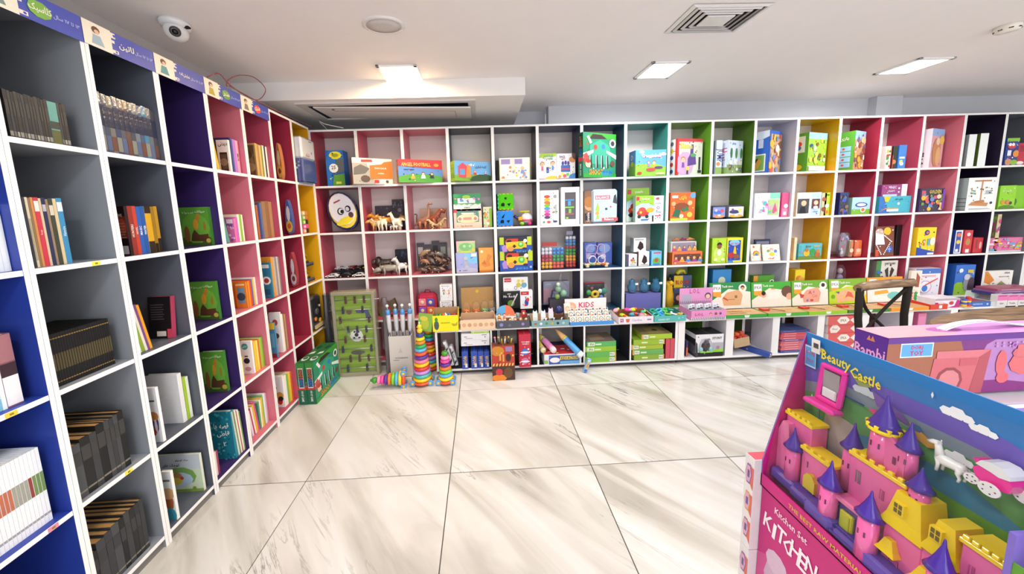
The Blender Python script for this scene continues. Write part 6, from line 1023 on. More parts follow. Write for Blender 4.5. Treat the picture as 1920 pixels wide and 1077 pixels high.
m = MB('film'); m.ball((0, 0, .12), (.05, .04, .12), '#b0a8c0', 12, 8); m.use('gloss'); m.ball((0, 0, .09), (.035, .025, .05), '#8a7a98', 10, 6); m.ball((0, 0, .17), (.025, .02, .03), '#b09aa8', 10, 6); tag(m.build('bagged_doll', None, (BACK.U(1572, .05, z4), .06, z4 + .11)), 'grey-violet clear bagged toy in the crimson red fourth cell', 'toy'); m = MB('card'); m.box(-.06, .06, -.03, .06, -.11, -.001, '#3a2a30'); tag(m.build('support_box', None, (BACK.U(1572, .05, z4), .06, z4 + .111)), 'dark box under the grey-violet bagged toy', 'box')
dart = [R_('#d8d4cc'), ('r', 0, 0, .22, 1, '#4a8a4a'), ('t', 'DART BOARD', .62, .92, .07, '#2a2426', .5)]
for i in range(14):
    a0 = i * 2 * PI / 14; a1 = a0 + 2 * PI / 14; cx, cy = .62, .42
    if i % 2 == 0: dart.append(('p', [(cx, cy), (cx + .36 * math.cos(a0), cy + .42 * math.sin(a0)), (cx + .36 * math.cos(a1), cy + .42 * math.sin(a1))], '#3a2c2a'))
dart += [('o', .1, .7, .05, '#3a6ac8'), ('o', .1, .4, .07, '#c8dce8')]
B('dart board box with black and cream wheel in the raspberry fourth cell', 1637, 1676, 489, 4, .05, '#8a8a80', dart, d=.02, z=z4)
B('white box with a blue top and red ring picture in the salmon fourth cell', 1712, 1758, 504, 4, .08, '#e6e0ea', [R_('#ece6ee'), ('r', 0, .82, 1, 1, '#4a74c4'), ('o', .42, .35, .24, '#c8b8c8'), ('o', .42, .35, .2, '#ece6ee'), ('p', [(.4, .38), (.9, .62), (.9, .66), (.4, .44)], '#d85a4a'), ('e', .4, .3, .12, .12, '#4a7ac8'), ('r', .1, .72, .8, .76, '#e0a8a0')], right=[R_('#a83a52')], d=.0, z=z4)
B('blue construction toy box with grey robot picture in the blackish purple fourth cell', 1786, 1822, 497, 4, .09, '#2a5ab0', [R_('#3470c8'), ('e', .3, .1, .5, .35, '#8ab82e'), ('o', .26, .82, .07, '#e6eef6'), ('e', .68, .4, .25, .3, '#8a8e96'), ('o', .6, .6, .1, '#c8ccd0'), ('e', .85, .3, .2, .3, '#4a3a4a'), ('r', .6, .74, .9, .84, '#d8b83a')], d=.0, z=z4)
B('purple craft set box at the back of the slate fourth cell', 1866, 1915, 484, 4, .04, '#5a3480', [('t', 'GAME', .35, .88, .07, '#c8b8d8', .3), ('r', 0, .55, .5, .72, '#e8c22a'), ('r', 0, .45, .8, .56, '#e8902a')], d=.12, z=z4)
B('white flat game box with an orange corner and green board picture', 1838, 1890, 508, 4, .03, '#e9e6e0', [R_('#eeebe5'), ('p', [(0, .5), (.18, .42), (.36, .6), (.1, .98), (0, .98)], '#e08a2e'), ('p', [(.2, .1), (.5, -.02), (.9, .3), (.6, .55)], '#9a8a4a'), ('p', [(.3, .14), (.52, .06), (.8, .3), (.6, .46)], '#4a9a34'), ('t', 'IPKA', .78, .9, .08, '#6a6a6a', .2), ('t', 'BALANCE GAME', .68, .74, .05, '#6a6a6a', .36)], d=.0, z=z4)
B('second white flat game box with a coloured wheel picture', 1892, 1940, 506, 4, .03, '#ece8e4', [R_('#efece8'), ('o', .2, .25, .2, '#c8c4c0'), ('o', .2, .25, .1, '#e08a3a'), ('r', .1, .7, .4, .76, '#7a7a7a')], d=.0, z=z4)
# ---------------------------------------------------------------- low counter units
CT = Unit(0, lambda u, d, z: Vector((u, -.22 + d, z)), -.5, 9)
ZC = .412
def low_unit(label, cuts, inner, post):
    # cuts: picture positions of the post edges along the front
    xs = [(CT.U(a, 0, .25), CT.U(b, 0, .25)) for a, b in cuts]; x0, x1 = xs[0][0], xs[-1][1]
    e = empty('low_unit', label, 'display unit', (x0, -.22, 0), 0)
    for a, b in xs:
        m = MB('laminate'); m.box(a - x0, b - x0, .001, .215, .055, ZC - .018, inner, front=WHT); m.build('upright', e)
    m = MB('laminate'); m.box(0, x1 - x0, 0, .216, ZC - .018, ZC, '#efeeec'); m.build('counter_top', e)
    m = MB('laminate'); m.box(0, x1 - x0, 0, .216, .036, .055, inner, front=WHT); m.build('bottom_panel', e)
    m = MB('laminate'); m.box(.01, x1 - x0 - .01, .03, .05, 0, .036, '#4a4644'); m.build('plinth', e)
    return xs
XA = low_unit('long low white-edged display unit with black inside under the toy trays', [(817, 821), (920, 923), (1007, 1010.5), (1094, 1097.5), (1181, 1184), (1266, 1271)], '#2a292f', .016)
XB = low_unit('low white display unit with wide posts under the wooden board games', [(1271.6, 1284), (1361, 1376), (1448, 1461), (1532, 1545), (1615, 1628), (1697, 1710), (1780, 1793), (1865, 1880)], '#d9d8e0', .06)
def K(label, px0, px1, pyt, dp, col, front=(), left=None, d=.01, z=.0555, **k): return BOX(label, CT, px0, px1, pyt, 11, d, dp, col, front, left, z=z, **k)
ZB = .0555
# cell 1
for i, (px, c, tl, hh) in enumerate(((852, '#e6e6e8', -.28, .235), (860, '#dcdce0', -.26, .19))):
    m = MB('shrink'); m.cbox(0, .03, 0, .05, 0, hh, c, .003); m.art((0, 0, 0), (1, 0, 0), (0, 0, 1), .03, hh, [('r', .1, .08, .3, .9, '#2c2a30'), ('p', [(.3, .1), (.9, .2), (.9, .3), (.3, .2)], '#2c2a30'), ('p', [(.3, .6), (.9, .7), (.9, .78), (.3, .68)], '#2c2a30'), ('r', .1, .9, .9, 1, '#f0f0f0'), ('r', .5, .4, .7, .6, '#5a5a66')])
    o = m.build('boxed_blade'); o.location = (CT.U(px, .03, ZB) - .03, -.19, ZB + .0095); o.rotation_euler = (0, tl, 0); tag(o, '%s slim white and black box leaning left in the first low cell' % ['taller', 'shorter'][i], 'toy box')
for i, (a, b) in enumerate(((867, 878.5), (884, 896), (897, 907.5), (908.5, 918))):
    K('blue box with a yellow zigzag word, %s of four upright in the first low cell' % ['leftmost', 'second', 'third', 'rightmost'][i], a, b, 660, .17, '#2a48a4', [R_('#2f50b2'), ('t', 'WOW', .5, .48, .5, '#e8c03a', .55, -PI / 2), ('r', .5, .08, .85, .3, '#e4e4ea')], d=-.012)
for i in range(2):
    K('long white carton with fine grey print, %s of two on the blue boxes' % ['lower', 'upper'][i], 865, 918, 640, .16, '#e4e3e8', [R_('#e7e6ea'), ('r', .1, .45, .2, .55, '#6a6a72'), ('r', .15, .2, .4, .28, '#9a9aa2'), ('o', .84, .4, .12, '#8a8a92'), ('r', .72, .7, .9, .8, '#6a6a72')], d=.0, z=ZB + .205 + i * .056, h=.055)
K('small lime green carton on top of the white cartons', 883, 917, 620, .12, '#9fc846', [R_('#a6cc4c'), ('r', .0, .78, 1, 1, '#dfe8c0'), ('t', 'IPKA', .82, .4, .3, '#e8f0d0', .24), ('r', .08, .3, .16, .6, '#dfecb8')], d=.0, z=ZB + .317, h=.0195)
# cell 2
claw = [R_('#b8402e'), ('e', .25, .85, .3, .14, '#c8862e'), ('r', .6, .84, .9, .98, '#9a7ab0'), ('r', 0, 0, 1, .42, '#4a2f26'), ('e', .3, .08, .35, .1, '#e0862a')] + [('p', [(x, .42), (x + .06, .42), (x + .1, .5), (x + .04, .5)], '#e8c86a') for x in (.02, .16, .3, .44, .58, .72, .86)] + [('r', .32, .58, .4, .78, '#d8a050'), ('r', .46, .55, .54, .76, '#d8a050'), ('e', .72, .66, .12, .12, '#3a2a26'), ('o', .3, .25, .1, '#c83a4a'), ('e', .7, .22, .2, .16, '#6a4a2e')]
K('red and brown construction claw display box jutting out onto the floor', 924, 966, 649, .08, '#6a3a2a', claw, d=-.13, z=.001)
for i in range(6):
    m = MB('gloss'); m.tube([(0, 0, 0), (.004 * (i - 2), 0, .05)], [.007, .005], ['#b08aa8', '#3a3420', '#c8a83a', '#e8e4dc', '#4a4226', '#c8b03a'][i], 7); m.ball((.004 * (i - 2), 0, .055), .009, ['#d88aa0', '#c8a83a', '#2a2620', '#e8862e', '#c8a02a', '#3a3426'][i], 8, 5)
    o = m.build('toy_stick'); o.location = (CT.U(930 + i * 5.5, -.07, .24), -.31, CT.Z(1.6, -.13, 649) + .002); tag(o, 'small striped toy stick on top of the red claw display box', 'toy', 'striped toy sticks on the claw display box')
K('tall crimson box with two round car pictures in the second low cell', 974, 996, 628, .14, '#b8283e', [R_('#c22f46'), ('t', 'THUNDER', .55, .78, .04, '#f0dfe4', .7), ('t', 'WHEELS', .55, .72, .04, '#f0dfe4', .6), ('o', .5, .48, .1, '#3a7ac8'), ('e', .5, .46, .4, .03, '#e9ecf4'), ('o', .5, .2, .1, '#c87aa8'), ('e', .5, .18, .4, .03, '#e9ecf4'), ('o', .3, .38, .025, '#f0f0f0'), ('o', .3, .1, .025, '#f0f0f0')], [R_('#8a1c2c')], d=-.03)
# cell 3
K('wide white and blue toy gun box with red lid in the third low cell', 1021, 1090, 664, .18, '#d8dce6', [R_('#dfe2ea'), ('r', .12, .12, .95, .9, '#3a5aa8'), ('e', .28, .5, .14, .24, '#e8e6ea'), ('r', .42, .5, .92, .82, '#d8c23a'), ('t', 'KIDS ACTION', .68, .65, .3, '#2a3f8a', .46), ('r', .42, .16, .94, .4, '#6ab0dc'), ('r', 0, .2, .1, .5, '#8ab86a')], d=-.03, top=[R_('#b8333e')] + scat(101, 18, ['#d8c24a', '#e8a0b0', '#c8443a', '#e6e0d0'], .04, .08, .1, .9))
def pencil(label, P, Q, r, cols):
    P = Vector(P); Q = Vector(Q); dirv = (Q - P); L_ = dirv.length; M = Matrix.Translation(P) @ dirv.to_track_quat('Z', 'X').to_matrix().to_4x4()
    e = empty('pencil_pouch', label, 'pouch', (0, 0, 0), 0); e.matrix_world = M
    m = MB('shrink'); m.lathe([(r * .96, .04), (r, .05), (r, L_ * .62), (r * .98, L_ * .66)], cols[0], 12, cols=[cols[0], cols[0], cols[3]]); m.build('pouch_body', e)
    m = MB('matte'); m.lathe([(r * .97, L_ * .66), (r * .5, L_ * .88), (r * .12, L_)], cols[1], 12); m.build('pencil_tip', e)
    m = MB('matte'); m.lathe([(r * .7, 0), (r, .012), (r, .04)], cols[2], 12); m.build('eraser_end', e)
pencil('pink and yellow big pencil-shaped pouch lying in the third low cell', (2.08, -.245, .185), (1.97, -.04, .27), .028, ('#e48ac4', '#e8d27a', '#f0d8e0', '#8ad0a8'))
pencil('yellow big pencil-shaped pouch lying beside the pink one', (1.99, -.215, .175), (1.935, -.03, .24), .026, ('#e0d060', '#e8c88a', '#e6dcae', '#e8e07a'))
pencil('sky blue big pencil-shaped pouch hanging out of the third low cell', (2.31, -.29, .15), (2.12, -.10, .335), .030, ('#4a9ad8', '#e8b87a', '#dfe6ea', '#e0d45a'))
m = MB('shrink'); m.push(Matrix.Rotation(.35, 4, 'Y')); m.cbox(-.018, .018, 0, .02, -.0, .13, '#7ab0d8', .004); m.art((-.018, 0, 0), (1, 0, 0), (0, 0, 1), .036, .13, [('e', .5, .5, .3, .3, '#e8c83a'), ('e', .5, .5, .18, .2, '#e0703a'), ('e', .5, .15, .4, .1, '#3a6ac8'), ('e', .5, .86, .4, .1, '#c8d8e8')]); m.pop()
o = m.build('printed_strap'); o.location = (2.33, -.30, .006); tag(o, 'pale blue printed strap hanging below the sky blue pencil pouch', 'strap')
# cells 4 and 5: stacked flat game boxes
def lidart(c): return [R_(c), ('r', 0, .0, .14, 1, '#e0a45a'), ('r', .0, .15, .12, .85, '#eceee4'), ('t', 'IPKA', .24, .5, .5, '#e8f0d8', .2)]
for i in range(4):
    c = ['#7ab83a', '#63b05a', '#94c23a', '#5cb062'][i]
    K('green flat game box, %s of the four stacked in the fourth low cell' % ['lowest', 'second', 'third', 'topmost'][i], 1098 + (2 if i % 2 else 0), 1155, 650, .2, c, [R_(c), ('r', .78, .15, .95, .85, '#eceee4') if i < 2 else ('r', .05, .15, .28, .85, '#dfe8d0'), ('t', 'IPKA', .86 if i < 2 else .18, .5, .5, '#5a7a4a', .14), ('r', .97, 0, 1, 1, '#e0a45a') if i < 2 else ('r', .3, .3, .5, .6, '#d8ecc8')], d=-.005 + .003 * i, z=ZB + i * .0475, h=.0465,
      top=[R_('#7a6f64'), ('p', [(.2, .1), (.7, .2), (.6, .8), (.1, .7)], '#a08a78'), ('r', 0, .6, .2, 1, '#6a8a5a'), ('o', .5, .4, .1, '#c88a4a')] if i == 3 else None)
for i in range(5):
    c = ['#8aac3c', '#6cb05a', '#a8be3a', '#9aba38', '#a8c83a'][i]; off = [(1189, 1245), (1186, 1244), (1184, 1243), (1188, 1246), (1203, 1260)][i]
    K('green flat game box, %s of the five stacked in the fifth low cell' % ['lowest', 'second', 'third', 'fourth', 'topmost'][i], off[0], off[1], 640, .19, c, [R_(c), ('r', .82, .15, .96, .85, '#eceee4') if i in (0, 3) else ('r', .06, .15, .22, .85, '#eceee4'), ('r', .97, 0, 1, 1, '#e0a45a') if i in (0, 3) else ('r', 0, 0, .05, 1, '#e0a45a'), ('t', 'IPKA', .89 if i in (0, 3) else .14, .5, .5, '#6a8a4a', .12), ('r', .26, .3, .45, .6, '#dfeab8')], d=-.004 + .004 * (i % 3), z=ZB + i * .0475, h=.0465,
      top=[R_('#8a7a54'), ('r', .3, .1, .8, .8, '#a09258'), ('o', .6, .5, .12, '#4a4a3a')] if i == 4 else None)
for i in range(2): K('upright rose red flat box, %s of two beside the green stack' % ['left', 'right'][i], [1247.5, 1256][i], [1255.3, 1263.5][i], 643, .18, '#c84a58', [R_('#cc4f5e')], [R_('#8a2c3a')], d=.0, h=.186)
# cell 6
def truckbox(o, w, h, dp):
    m = MB('gloss'); P = [(w * .12, h * .2), (w * .12, h * .55), (w * .2, h * .8), (w * .5, h * .82), (w * .6, h * .6), (w * .6, h * .22)]; m.prism(P, -.0028, -.0012, '#b8bac4'); m.build('clear_window', o)
    m = MB('gloss'); m.ball((w * .36, -.005, h * .5), (w * .16, .012, h * .2), '#3a3034', 10, 7); m.ball((w * .38, -.009, h * .7), (w * .08, .01, h * .1), '#55525c', 8, 6)
    for x in (.18, .34, .52): m.ball((w * x, -.008, h * .34), (w * .08, .012, h * .12), '#8ac0c0' if x != .34 else '#2a2a30', 8, 6)
    m.cbox(w * .15, w * .6, -.016, -.004, h * .2, h * .27, '#7ac832', .003); m.build('stunt_truck', o)
K('white and black stunt truck box with green base in the first white low cell', 1303, 1355, 627, .16, '#1e1f24', [R_('#e9e9ec'), ('r', 0, 0, 1, .2, '#17181c'), ('r', .6, .2, 1, .62, '#aeb0ba'), ('o', .8, .4, .08, '#b07a84'), ('p', [(.5, .2), (1, .2), (1, .34), (.7, .32)], '#86d03a'), ('t', 'STUNT', .76, .82, .1, '#4a4a54', .38), ('p', [(.0, 0), (.1, 0), (.06, .6), (0, .7)], '#3a3a40')], [R_('#2a2a30'), ('r', 0, .8, 1, 1, '#dcdce0'), ('p', [(.0, .2), (1, .1), (1, .5), (0, .6)], '#5a5a64')], d=.0, kids=truckbox)
K('dark patterned box tucked left of the stunt truck box', 1286, 1289, 640, .1, '#3a2a5a', [R_('#40306a'), ('o', .5, .3, .3, '#d8663a')], d=.02)
# cell 7
e = empty('open_carton', 'tilted tan cardboard tray of red packets in the second white low cell', 'box', (CT.U(1378, .03, ZB), -.185, ZB + .045), 0)
e.rotation_euler = (0, -.17, .0)
m = MB('matte'); Wd = CT.U(1407, .03, .1) - CT.U(1378, .03, .1); m.box(0, Wd, 0, .004, 0, .09, '#c2a680'); m.box(0, Wd, .11, .114, 0, .09, '#a88c68'); m.box(0, .004, .004, .11, 0, .09, '#b3966e'); m.box(Wd - .004, Wd, .004, .11, 0, .09, '#b3966e'); m.box(0, Wd, 0, .114, 0, .004, '#a88c68'); m.build('carton_shell', e)
for i in range(7):
    m = MB('shrink'); m.cbox(-.025, .025, -.02, .02, 0, .05, ['#d8402e', '#c8342e', '#e0562e', '#b83040', '#e06a34', '#c03a2e', '#d84a3a'][i], .006); m.ball((0, -.02, .03), (.012, .004, .012), '#f0c09a', 6, 4)
    o = m.build('red_packet'); M = e.matrix_world; o.location = Matrix.Translation(e.location) @ Matrix.Rotation(-.17, 4, 'Y') @ Vector((.03 + (i % 3) * .048, .04 + (i // 3) * .03, .045 + .022 * (i // 3))); o.rotation_euler = (0, .3 * (i % 3 - 1), .3 * i); tag(o, 'small shiny red sealed packet in the tilted tan cardboard tray', 'packet', 'red packets in the tilted cardboard tray')
m = MB('card'); Lb = .30; m.cbox(0, .05, 0, Lb, 0, .04, '#2c4a9a', .002); m.art((0, 0, 0), (1, 0, 0), (0, 0, 1), .05, .04, [R_('#2a4896'), ('o', .3, .3, .2, '#e0c23a'), ('o', .7, .3, .2, '#e0c23a'), ('r', .35, .55, .65, .9, '#e8e8ee')]); m.art((0, Lb, 0), (0, -1, 0), (0, 0, 1), Lb, .04, [R_('#3350a4'), ('o', .45, .5, .2, '#c8a860'), ('r', .05, .3, .3, .6, '#8aa0d8')])
o = m.build('long_blue_box'); o.location = (CT.U(1446, -.04, ZB) - .06, -.30, ZB + .001); o.rotation_euler = (0, 0, .42); tag(o, 'long narrow blue box lying diagonally out of the second white low cell', 'box')
# cell 8
zz = ZB
for i in range(10):
    c = ['#4a4a8a', '#d8707a', '#cf6470', '#d8727c', '#cc5f6c', '#6a5a90', '#c8505e', '#d05a66', '#c44a5a', '#3f4a80'][i]; hh = .021 if i else .024
    K('%s flat puzzle box, %s from the bottom of the pink stack' % ('dark blue' if i in (0, 9) else 'violet' if i == 5 else 'rose pink', ORD[i]), 1463 + (i % 3), [1524, 1520, 1521, 1519, 1522, 1520, 1512, 1511, 1513, 1510][i] + 8, 640, .17, c, [R_(c), ('r', .1, .35, .5, .6, '#e8b0b4' if i not in (0, 9) else '#7a7ab0')], [R_(c)], d=-.0 + .003 * (i % 2), z=zz, h=hh - .001); zz += hh
# cell 9
for i in range(4):
    K('red and white craft carton, %s of the four stacked in the fourth white low cell' % ['lowest', 'second', 'third', 'topmost'][i], 1552, 1607, 600, .16, '#d85a5a', [R_('#d9605e'), ('p', [(.05, .5), (.14, .96), (.3, .96), (.42, .5), (.3, .04), (.1, .04)] if i % 2 == 0 else [(.3, .5), (.42, .9), (.62, .9), (.74, .5), (.62, .1), (.42, .1)], '#f0e6da'), ('t', 'IPKA', .52, .5, .3, '#8a7a70', .2) if i % 2 else ('t', 'Wood', .22, .5, .26, '#9a8a80', .18), ('p', [(.75, .5), (.9, .9), (1, .95), (1, .05), (.9, .1)], '#f0e6da')], [R_('#efe6e2')], d=-.01 * (i % 2), z=ZB + i * .083, h=.082)
K('small pink carton behind the chair in the fifth white low cell', 1715, 1730, 588, .1, '#d86a96', [R_('#dc7aa2'), ('r', .1, .1, .9, .9, '#e08ab0')], d=.02)

# ---------------------------------------------------------------- trays on the counter
def tray(label, px0, px1, pyt, dp, col, art_, d=-.02, inner=None, back=None, hback=.0, hs=None, kids=None):
    z = ZC + .0006; a = CT.U(px0, d, z); b = CT.U(px1, d, z); wv = b - a; h = CT.Z((a + b) / 2, d, pyt) - z; t = .003; inner = inner or '#b08a64'; hs = hs or h * 1.25
    e = empty('display_tray', label, 'display tray', CT.f(a, d, z), 0)
    m = MB('card'); m.box(0, wv, 0, t, 0, h, col, back=inner); m.box(0, wv, 0, dp, 0, .003, inner)
    for x in (0, wv - t):
        i = m.add([(x, t, 0), (x, dp, 0), (x, dp, hs), (x, t, h), (x + t, t, 0), (x + t, dp, 0), (x + t, dp, hs), (x + t, t, h)])
        for q in ((0, 3, 2, 1), (4, 5, 6, 7), (0, 4, 7, 3), (1, 2, 6, 5), (3, 7, 6, 2)): m.face(tuple(i + k for k in q), col if (x == 0) == (q[0] == 0) else inner)
    m.box(0, wv, dp - t, dp, 0, hs, inner); m.art((0, 0, 0), (1, 0, 0), (0, 0, 1), wv, h, art_); m.build('tray_shell', e)
    if back:
        m = MB('card'); m.box(0, wv, dp, dp + t, 0, hback, back[0]); m.art((0, dp, hs), (1, 0, 0), (0, 0, 1), wv, hback - hs, back[1]); m.build('header_board', e)
    if kids: kids(e, wv, h, dp)
    return a, wv, h, CT.f(a, d, z)
def put(name, label, cat, m, loc, rot=(0, 0, 0), group=None):
    o = m.build(name); o.location = loc; o.rotation_euler = rot; return tag(o, label, cat, group)
# 1 yellow
a, wv, h, O = tray('bright yellow fruit-printed tray of small toys at the left end of the counter', 812, 860, 592, .13, '#efe01e', [R_('#f2e41e'), ('e', .15, .4, .1, .3, '#4a5a5a'), ('e', .15, .75, .06, .15, '#3a8a3a'), ('p', [(.72, .5), (.8, .3), (.95, .35), (.98, .6), (.88, .45)], '#b8a82a'), ('t', 'small watermelon', .5, .55, .3, '#6a6a2a', .36)], d=-.02)
r_ = random.Random(4)
for i in range(14):
    c = ['#2f9a3a', '#46c030', '#e0562e', '#f0f0ec', '#3a8ad0', '#58c83a', '#e8903a'][i % 7] if i % 14 < 12 else '#d83a3a'; m = MB('gloss'); m.ball((0, 0, 0), (.016, .012, .015), c, 8, 5); m.ball((.004, -.008, .014), .008, c, 6, 4)
    put('mini_toy', 'tiny %s rubber toy in the yellow tray' % ('green' if i % 7 in (0, 1, 5) else 'orange red' if i % 7 in (2, 6) else 'white' if i % 7 == 3 else 'blue'), 'toy', m, O + Vector((.03 + (i % 7) * (wv - .06) / 6, .03 + (i // 7) * .05, h * .72 + (i // 7) * .014)), (0, 0, i), 'tiny rubber toys in the yellow tray')
m = MB('card'); m.push(Matrix.Rotation(.5, 4, 'X')); m.box(-.07, .07, 0, .004, 0, .15, '#7fb04a'); m.art((-.07, 0, 0), (1, 0, 0), (0, 0, 1), .14, .15, [R_('#86b84e'), ('e', .5, .4, .3, .3, '#b8c84a'), ('e', .4, .7, .3, .14, '#d8d05a')]); m.pop(); put('leaning_card', 'green printed card leaning left of the yellow tray', 'card', m, (O.x - .075, O.y + .0, ZC + .012), (-.75, 0, -.4))
# 2 peach
tray('peach printed tray with grey sealed bags in front of the mask display', 864, 929, 600, .14, '#eac6a2', [R_('#edcba8')] + [('o', .1 + .16 * i, .5, .2, ['#d8a888', '#c89a78'][i % 2]) for i in range(6)], d=-.015, inner='#c9a482')
O = CT.f(CT.U(866, .0, ZC), -.0, ZC)
for i in range(2):
    m = MB('shrink'); m.cbox(0, .135, 0, .012, 0, .075, '#a096a0', .004); m.art((0, 0, 0), (1, 0, 0), (0, 0, 1), .135, .075, [('e', .5, .5, .3, .2, '#b8aeb8'), ('r', .2, .2, .8, .25, '#857c88'), ('e', .3, .6, .1, .1, '#8a808c')]); put('sealed_bag', '%s grey sealed bag leaning in the peach tray' % ['left', 'right'][i], 'bag', m, (O.x + .012 + i * .145, O.y + .02, ZC + .006), (-.5, 0, 0))
for i, (px, c, ec) in enumerate(((875, '#e8823a', '#f4ece2'), (893, '#e07434', '#f0e6dc'), (909, '#7fae6a', '#dfe8cc'), (922, '#8a8688', '#d8d4d2'))):
    e = empty('animal_mask', '%s animal face in a clear tied bag on the brown display' % ['left orange', 'second orange', 'green', 'grey cat-like'][i], 'mask', (BACK.U(px, -.02, ZC + .09), -.035 + (.004 * i), ZC + .075), 0)
    m = MB('gloss'); m.ball((0, 0, .025), (.034, .016, .024), c, 12, 7); m.ball((-.022, 0, .045), .009, c, 7, 5); m.ball((.022, 0, .045), .009, c, 7, 5); m.ball((0, -.012, .017), (.018, .006, .012), ec, 8, 5); m.ball((-.012, -.014, .03), .004, '#2a2220', 6, 4); m.ball((.012, -.014, .03), .004, '#2a2220', 6, 4); m.build('mask_face', e)
    m = MB('film'); m.ball((0, 0, .06), (.042, .02, .066), '#efe8e4', 12, 8); m.build('clear_bag', e)
    m = MB('card'); m.box(-.02, .02, .005, .02, -.07, .005, '#a8845c'); m.build('mask_stand', e)
# 3 dolls
a, wv, h, O = tray('dark grey tray of little dolls with a blue and orange round header', 931, 993, 602, .15, '#4a4c58', [R_('#50525e'), ('o', .15, .5, .25, '#8a8ac8'), ('o', .4, .4, .2, '#6a6a78'), ('o', .8, .5, .2, '#9a86c0')], d=-.015, inner='#a89078')
m = MB('card'); P = [(.085 * math.cos(t * PI / 10), .085 * math.sin(t * PI / 10) * 1.1) for t in range(11)]; m.prism(P, 0, .004, '#5aa6e0'); m.prism([(x, z_) for x, z_ in P if x > 0] + [(0, 0)], -.001, 0, '#e8704a'); m.box(-.085, .085, 0, .004, -.06, 0, '#f0eee8'); m.art((-.085, 0, -.06), (1, 0, 0), (0, 0, 1), .17, .06, [('e', .6, .5, .2, .25, '#7a6a3a'), ('r', .6, 1.0, .9, 1.0, '#fff')]); put('round_header', 'blue and orange half-round header card behind the doll tray', 'card', m, (O.x + .085, O.y + .06, ZC + .095), (-.2, 0, -.2))
hc = ['#8a2f2a', '#c8603a', '#5a3a2a', '#8a5a34', '#c85a4a', '#4a2a24', '#9a6a3a', '#b0342e', '#6a4a34']
for i in range(10):
    m = MB('gloss'); m.ball((0, 0, .014), (.016, .013, .016), ['#e8e2e4', '#f0ecec', '#d8b84a', '#e0889a'][i % 4], 8, 5); m.ball((0, 0, .036), .0145, '#f0c8a4', 10, 6); m.ball((0, .003, .041), (.016, .014, .013), hc[i % 9], 9, 6); m.ball((-.005, -.0135, .035), .002, '#222', 5, 3); m.ball((.005, -.0135, .035), .002, '#222', 5, 3)
    put('mini_doll', 'tiny round-headed doll with %s hair in the dark grey tray' % ['auburn', 'ginger', 'brown'][i % 3], 'doll', m, O + Vector((.03 + (i % 6) * (wv - .06) / 5, .02 + (i // 6) * .045, h * .55 + (i // 6) * .025)), (0, 0, .3 * (i % 3 - 1)), 'tiny dolls in the dark grey tray')
for i in range(3):
    m = MB('gloss'); m.cbox(-.02, .02, 0, .012, 0, .06, ['#d8d0d8', '#b8b4c0', '#c83440'][i], .003); m.ball((0, -.003, .035), (.01, .004, .014), ['#c8a0c0', '#6ab89a', '#f0e0c8'][i], 8, 5); put('doll_pack', '%s small doll pack standing at the back of the doll tray' % ['white', 'grey', 'red'][i], 'toy box', m, O + Vector((wv * [.55, .68, .88][i], .115, .035 + .02 * (i == 2))), (-.05, 0, 0))
# 4 phones
a, wv, h, O = tray('grey-teal tray of toy phones and striped bracelets', 997, 1067, 601, .15, '#6f9aa0', [R_('#78a2a6')] + [('o', .1 + .15 * i, .5, .22, ['#b0623a', '#d8e4e8', '#5a8a4a', '#c8a83a', '#2a2a30', '#a8c8d0'][i]) for i in range(6)], d=-.015, inner='#b8a080')
for i in range(3):
    c = ['#cfe6dc', '#d4e6f0', '#efc8dc'][i]; m = MB('gloss'); m.cbox(-.022, .022, 0, .014, 0, .075, '#f2f0f2', .006); m.cbox(-.021, .021, .001, .013, .07, .092, c, .006)
    for s_ in (-.014, .014): m.prism([(s_ - .006, .09), (s_ + .006, .09), (s_, .104)], .002, .012, c)
    m.art((-.022, 0, 0), (1, 0, 0), (0, 0, 1), .044, .075, [('o', x, y_, .04, '#5a5a66') for x in (.25, .5, .75) for y_ in (.15, .32, .49)] + [('r', .15, .66, .85, .95, c)])
    put('toy_phone', '%s cat-eared toy phone in the grey-teal tray' % ['mint', 'pale blue', 'pink'][i], 'toy phone', m, O + Vector((wv * (.12 + .22 * i), .03 + .02 * (i == 2), .035 + .012 * (i == 2))), (-.2, 0, 0))
for i in range(9):
    m = MB('gloss'); m.push(Matrix.Rotation(PI / 2, 4, 'X')); m.ring((0, 0, 0), .015, .0045, ['#26262c', '#e8e8ec', '#3a3a44'][i % 3], 12, 6); m.pop(); put('striped_bracelet', 'black and white ring bracelet in the grey-teal tray', 'bracelet', m, O + Vector((wv * (.35 + .07 * i), .03 + .02 * (i % 3), .045)), (.3, .5 * (i % 2), 1.2), 'black and white bracelets in the grey-teal tray')
m = MB('gloss'); m.ball((0, 0, .045), (.035, .03, .04), '#26306a', 12, 8); m.cbox(-.04, .04, -.02, .03, -.05, .012, '#6a4636', .006); put('toy_figure', 'navy round-topped toy on a brown base behind the striped bracelets', 'toy', m, O + Vector((wv * .82, .12, .065)))
m = MB('card'); m.cbox(0, .06, 0, .012, 0, .09, '#efe6da', .002); m.art((0, 0, 0), (1, 0, 0), (0, 0, 1), .06, .09, [('o', .5, .5, .26, '#e8b898'), ('o', .5, .45, .16, '#f2d0b4')]); put('photo_pack', 'cream pack with a baby face behind the teether tray', 'toy box', m, O + Vector((wv * .96, .10, .075)), (-.1, 0, .1)); m = MB('card'); m.box(0, .06, 0, .04, 0, .073, '#8a8078'); put('support_box', 'small box holding up the cream baby-face pack', 'box', m, O + Vector((wv * .96, .105, 0)))
